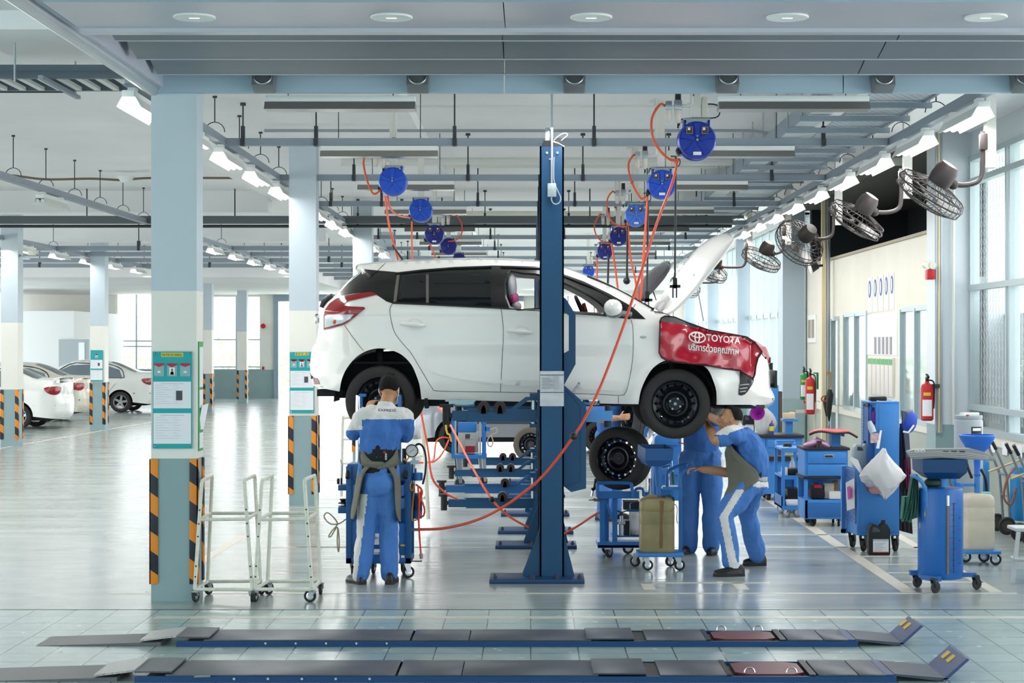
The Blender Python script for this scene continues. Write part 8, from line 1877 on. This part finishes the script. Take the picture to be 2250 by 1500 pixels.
# apron crossing at the back and hanging down both sides
def sheet(rows, th=.006): return MB().loft([[Vector(p) for p in r_] for r_ in rows], closed=False, cap=False)
def wrap(px, py, extra=.0):   # point on the mechanic's back
    cx = 833; hw = {982: 44, 1000: 44, 1020: 44, 1040: 44, 1062: 46, 1088: 48, 1120: 46}; w = 44.5 + max(0, py - 1040) * .05
    t = max(-1, min(1, (px - cx) / w)); return q(px, py, -.148 * math.sqrt(max(0, 1 - t * t)) + .02 * abs(t) - .012 - extra)
for sg in (0, 1):
    X = (lambda px: px) if sg == 0 else (lambda px: 1666 - px + 2)
    up = smooth_path([V(795, 983, 0), V(806, 1003, 0), V(822, 1016, 0), V(838, 1022, 0)], 5); lo = smooth_path([V(791, 1020, 0), V(801, 1024, 0), V(820, 1027, 0), V(838, 1031, 0)], 5)
    a_ = MB().loft([[wrap(X(p.x), p.y), wrap(X((p.x + l.x) / 2), (p.y + l.y) / 2, .004), wrap(X(l.x), l.y)] for p, l in zip(up, lo)], closed=False, cap=False); A_ = solid(a_.build('apron_strap', APR, MECH, 60, MO), .006)
    inn = smooth_path([V(815, 1024, 0), V(800, 1042, 0), V(792, 1075, 0), V(783, 1120, 0), V(776, 1141, 0)], 5) if sg == 0 else smooth_path([V(851, 1026, 0), V(864, 1050, 0), V(868, 1095, 0), V(872, 1130, 0), V(879, 1146, 0)], 5)
    out = smooth_path([V(789, 1018, 0), V(784, 1045, 0), V(778, 1085, 0), V(772, 1120, 0), V(771, 1139, 0)], 5) if sg == 0 else smooth_path([V(876, 1015, 0), V(879, 1050, 0), V(881, 1095, 0), V(880, 1130, 0), V(880, 1145, 0)], 5)
    rows = []
    for p, l in zip(inn, out): rows.append([q(p.x + (l.x - p.x) * j / 6, p.y + (l.y - p.y) * j / 6, -.135 + .15 * (j / 6) ** 1.5 + .008 * math.sin(j * 1.7 + p.y * .05)) for j in range(7)])
    solid(MB().loft(rows, closed=False, cap=False).build('apron_side', APR, MECH, 60, MO), .006)
kn_ = MB(); limb(kn_, [wrap(812, 1017, .01), wrap(826, 1019, .014), wrap(842, 1018, .014)], [(.018, .010), (.020, .012), (.016, .010)], (0, 0, 1)); kn_.build('apron_knot', APR, MECH, 60, MO)
def back3(px, py): return q(px, py, -.10 - .032 * max(0, 1 - ((px - 846) / 45) ** 2))
me = mesh_text('EXPRESS', 1., .02); xs = [v.co.x for v in me.vertices]; k = (870 - 831.5) / (max(xs) - min(xs)); mn = min(xs)
for v in me.vertices: px = 831.5 + (v.co.x - mn) * k; v.co = back3(px, 902.5 - v.co.y * 7.5 + .03 * (px - 831) - .004 * (px - 850) ** 2 * .4 + .6) + V(0, -.012, 0)
put(me, 'back_print', mat('print_navy', '26386e', .8), MECH, MO)
shoe(MECH, MO, (PX(800, Y), Y - .07, 0), (PX(778, Y) - .06, Y + .12, 0)); shoe(MECH, MO, (PX(857, Y), Y - .08, 0), (PX(858, Y) + .02, Y + .17, 0))

# ---------------------------------------------------------------- crouching mechanic at the front wheel
Y = 15.55; q = lambda px, py, dy=0.: P(px, py, Y + dy)
m = MB(); hc2 = q(1603, 921, .0)
f2, u2, r2 = head(m, hc2, (-.93, -.10, .12), (.22, .05, .97), .98)
limb(m, [q(1632, 957, .0), q(1620, 944, .0), q(1606, 930, .0)], [(.07, .065), (.055, .055), (.054, .054)], (0, 1, 0))
sh = [q(1612, 955, -.17), q(1620, 958, .15)]; el = [q(1574, 968, -.20), q(1602, 1036, .12)]; wr = [q(1553, 930, .22), q(1540, 1031, .13)]
limb(m, [q(1650, 1050), q(1648, 1010), q(1634, 970), q(1628, 955)], [(.11, .08), (.12, .09), (.14, .09), (.08, .06)], (0, 1, 0))
limb(m, [sh[0], sh[0].lerp(el[0], .5), el[0], el[0].lerp(wr[0], .4), wr[0]], [(.052, .052), (.050, .052), (.044, .044), (.042, .044), (.026, .03)], (0, 1, 0))
limb(m, [sh[1], sh[1].lerp(el[1], .5), el[1], el[1].lerp(wr[1], .4), wr[1]], [(.05, .05), (.046, .046), (.042, .042), (.040, .042), (.026, .03)], (0, 1, 0))
hand(m, wr[0], V(-.55, .35, .75), V(-.5, .8, -.2), V(.2, -.5, .6), .35); hand(m, wr[1], V(-.85, -.1, .12), V(-.1, -.1, -1), V(.1, -.9, .1), .75)
hip = [q(1650, 1062, -.10), q(1654, 1064, .12)]; kn = [q(1592, 1132, -.20), q(1642, 1128, .28)]; an = [P(1608, 1238, 15.32), P(1664, 1222, 16.0)]
for h, k, a in zip(hip, kn, an): limb(m, [h, h.lerp(k, .5), k, k.lerp(a, .5), a], [(.072, .072), (.064, .066), (.05, .05), (.048, .05), (.038, .04)], (0, 1, 0))
CRO = fused('person', m, .006, 3, [SKIN]); CO2 = V(PX(1620, Y), Y, 0); CRO.data.transform(Matrix.Translation(-CO2)); CRO.location = CO2
tag(CRO, 'mechanic in olive apron crouching with a hand on the trolley, reaching to the wheel', 'person')
hair_cap(CRO, CO2, hc2, f2, u2, r2, -.03, False); face_bits(CRO, CO2, hc2, f2, u2, r2)
m = MB()
limb(m, [q(1653, 1050), q(1655, 1015), q(1644, 980), q(1628, 955), q(1618, 944)], [(.145, .125), (.160, .135), (.185, .125), (.165, .10), (.07, .06)], (0, 1, 0))
limb(m, [q(1628, 958, -.06), sh[0], sh[0].lerp(el[0], .4), sh[0].lerp(el[0], .62)], [(.09, .085), (.088, .085), (.080, .080), (.084, .080)], (0, 1, 0)); limb(m, [q(1630, 960, .06), sh[1], sh[1].lerp(el[1], .55)], [(.09, .085), (.085, .085), (.078, .078)], (0, 1, 0))
m.torus(q(1614, 941, 0), (-.7, 0, .7), .060, .013, 20, 8)
def cro_paint(c):
    px = c.x * F / c.y + VX; py = VY + (EYE - c.z) * F / c.y
    return 1 if py < 952 - .35 * (px - 1600) * (px > 1600) + (3 if px < 1600 else 0) and px < 1652 else 0
fused('shirt', m, .010, 4, [SHIRTB, SHIRTW], CRO, CO2, .019, 15., cro_paint, 7.)
def cro_str(c):
    px = c.x * F / c.y + VX; py = VY + (EYE - c.z) * F / c.y
    if c.y > 15.62: return 0
    x0 = 1622 - (py - 1080) * .62 if py < 1136 else 1588 + (py - 1136) * .20
    return 1 if py > 1075 and x0 - 7 < px < x0 + 11 else (1 if 1058 < py < 1070 and px > 1655 else 0)
trousers(CRO, CO2, q(1652, 1052), hip, kn, an, cro_str, 1.08, 9., q(1656, 1066, 0), .020, (0, 1, 0), (.150, .125))
bl = MB(); limb(bl, [q(1652, 1052), q(1653, 1043)], [(.156, .136), (.156, .136)], (0, 1, 0), 3, 24); bl.build('belt', mat('belt_pale', 'b9b6ae', .8), CRO, 60, CO2); MB().b2(PX(1662, Y), PX(1669, Y), Y - .15, Y - .11, PZ(1044, Y), PZ(1034, Y), .004).build('belt_clip', BLACK, CRO, 40, CO2)
rows = []
for y_, xf, xb in ((975, 1597, 1604), (990, 1596, 1614), (1010, 1595, 1634), (1030, 1597, 1662), (1044, 1600, 1669), (1058, 1601, 1664), (1072, 1600, 1648), (1088, 1592, 1630), (1102, 1588, 1610), (1113, 1587, 1596)):
    row = []
    for k in range(13):
        a = k / 12; px = xb + (xf - xb) * a; row.append(q(px, y_ + 3 * math.sin(a * 7 + y_ * .08), -.165 + .12 * a ** 2.2 + (.03 if y_ < 1030 else -.02 - .03 * math.sin((y_ - 1030) / 30)) + .010 * math.sin(a * 9 + y_ * .11)))
    for k in range(1, 7): a = k / 6; row.append(q(xf + 2, y_, -.065 + .22 * a))
    rows.append(row)
solid(MB().loft(rows, closed=False, cap=False).build('apron', APR, CRO, 60, CO2), .008)
shoe(CRO, CO2, (PX(1634, 15.30), 15.30, 0), (PX(1570, 15.26), 15.26, 0)); shoe(CRO, CO2, (PX(1682, 16.02), 16.02, 0), (PX(1634, 16.0), 16.0, 0))
MB().lathe([(.046, 0), (.05, .05)], P(1614, 1247, 15.3), (0, 0, 1), 14).build('sock', mat('sock_white', 'e4e4e4', .9), CRO, 40, CO2)

# ---------------------------------------------------------------- two more mechanics farther back
def standing(px, Y, facing, label, arms, shirt_p, tr_fat, foot_dx, hipw=.10, sc=1., seed=1.):
    x = PX(px, Y); f0 = V(math.cos(facing), math.sin(facing), 0); s0 = V(-f0.y, f0.x, 0); O = V(x, Y, 0); g = lambda a, b_, z_: O + s0 * a + f0 * b_ + V(0, 0, z_ * sc)
    m = MB(); hcx = g(0, .04, 1.60); f, u, r = head(m, hcx, f0 + V(0, 0, .15), (0, 0, 1))
    limb(m, [g(0, -.01, 1.40), g(0, 0, 1.47), g(0, .02, 1.56)], [(.07, .06), (.055, .055), (.054, .056)], s0); limb(m, [g(0, 0, .95), g(0, 0, 1.15), g(0, 0, 1.36), g(0, -.01, 1.43)], [(.13, .09), (.12, .09), (.15, .09), (.10, .06)], s0)
    shs = [g(.19, 0, 1.39), g(-.19, 0, 1.39)]
    for s_, (e_, w_, fd, pn, th) in zip(shs, arms): limb(m, [s_, s_.lerp(e_, .5), e_, e_.lerp(w_, .4), w_], [(.05, .05), (.046, .048), (.042, .042), (.040, .042), (.026, .03)], s0); hand(m, w_, fd, pn, th, .4)
    hip = [g(hipw, 0, .90), g(-hipw, 0, .90)]; kn = [g(foot_dx[0] * .55 + hipw * .45, .02, .48), g(-foot_dx[1] * .55 - hipw * .45, .02, .48)]; an = [g(foot_dx[0], 0, .09), g(-foot_dx[1], 0, .09)]
    for h, k, a in zip(hip, kn, an): limb(m, [h, h.lerp(k, .5), k, k.lerp(a, .5), a], [(.07, .07), (.062, .065), (.05, .05), (.048, .05), (.038, .04)], s0)
    b = fused('person', m, .0075, 3, [SKIN]); b.data.transform(Matrix.Translation(-O)); b.location = O; tag(b, label, 'person'); hair_cap(b, O, hcx, f, u, r, -.04, False); face_bits(b, O, hcx, f, u, r)
    m = MB(); limb(m, [g(0, 0, .93), g(0, 0, 1.10), g(0, 0, 1.28), g(0, -.01, 1.40), g(0, 0, 1.46)], [(.165, .125), (.17, .125), (.19, .13), (.165, .10), (.075, .065)], s0)
    for s_, (e_, *_r) in zip(shs, arms): limb(m, [g(0, 0, 1.39).lerp(s_, .6), s_, s_.lerp(e_, .85)], [(.09, .085), (.085, .082), (.078, .076)], s0)
    fused('shirt', m, .011, 4, [SHIRTB, SHIRTW], b, O, .012, 12., shirt_p, seed)
    trousers(b, O, g(0, 0, 1.0), hip, kn, [a - V(0, 0, .03) for a in an], lambda c: 1 if abs((c - O).dot(s0)) > .088 + .115 + (.90 - c.z) * .06 and c.z < .95 else 0, tr_fat, seed + 3, g(0, -.05, .93), .014, s0)
    for dx, sg in ((foot_dx[0], 1), (foot_dx[1], -1)): shoe(b, O, g(sg * dx, -.09, 0), g(sg * (dx + .03), .18, 0))
    return b, O, g
Ym = 16.95; X_ = PX(1541, Ym)
def arm_to(px1, py1, Y1, px2, py2, Y2, th): e_ = P(px1, py1, Y1); w_ = P(px2, py2, Y2); return (e_, w_, (w_ - e_).normalized() + V(0, -.2, .3), V(0, -.6, .4), th)
standing(1541, Ym, -1.9, 'mechanic standing behind the raised front wheel, head hidden by the white hatchback', [arm_to(1580, 925, 16.75, 1540, 905, 16.3, V(-.4, 0, .8)), arm_to(1508, 925, 16.8, 1515, 890, 16.3, V(.4, 0, .8))], lambda c: 1 if c.z > 1.26 and c.x > PX(1562, c.y) else 0, 1.22, (.10, .12), .105, 1., 4.)
Yp = 20.2
standing(1338, Yp, -.6, 'person in a blue shirt holding up a tyre beyond the nearest lift post', [(P(1385, 930, 20.5), P(1392, 905, 20.3), V(.5, -.3, .3), V(.3, .6, 0), V(0, -.2, .9)), (P(1318, 920, 19.9), P(1360, 918, 19.7), V(.9, .2, .12), V(.3, .9, 0), V(.1, -.2, .95))], lambda c: 0, 1.1, (.12, .12), .10, 1., 6.)
w = wheel_parts(None, P(1396, 905, 20.1), V(-.97, -.24, 0).normalized(), wr=.31, rimr=.21, wid=.19, nut=False, tag_name='spare_tyre', alloy=False, tyre_mat=mat('grey_rubber', '4a4a4c', .7)); tag(w, 'grey tyre held upright by the person in the blue shirt', 'wheel')
Y = 20.6; t = T('tyre_stand', 'cream tubular stand under the tyre held by the person in the blue shirt', 'stand', (PX(1385, Y), Y, 0))
for px in (1345, 1406): t.p('post', MB().tube(smooth_path([P(px, 1130, Y), P(px, 960, Y), P(px + 4, 942, Y), P(px + 12, 940, Y), P(px + 15, 955, Y), P(px + 15, 1130, Y)], 3), .022, 8), LW)
t.p('cross_bar', MB().b2(PX(1345, Y), PX(1420, Y), Y - .02, Y + .02, .30, .34).b2(PX(1345, Y), PX(1420, Y), Y - .25, Y + .25, 0, .03), LW)
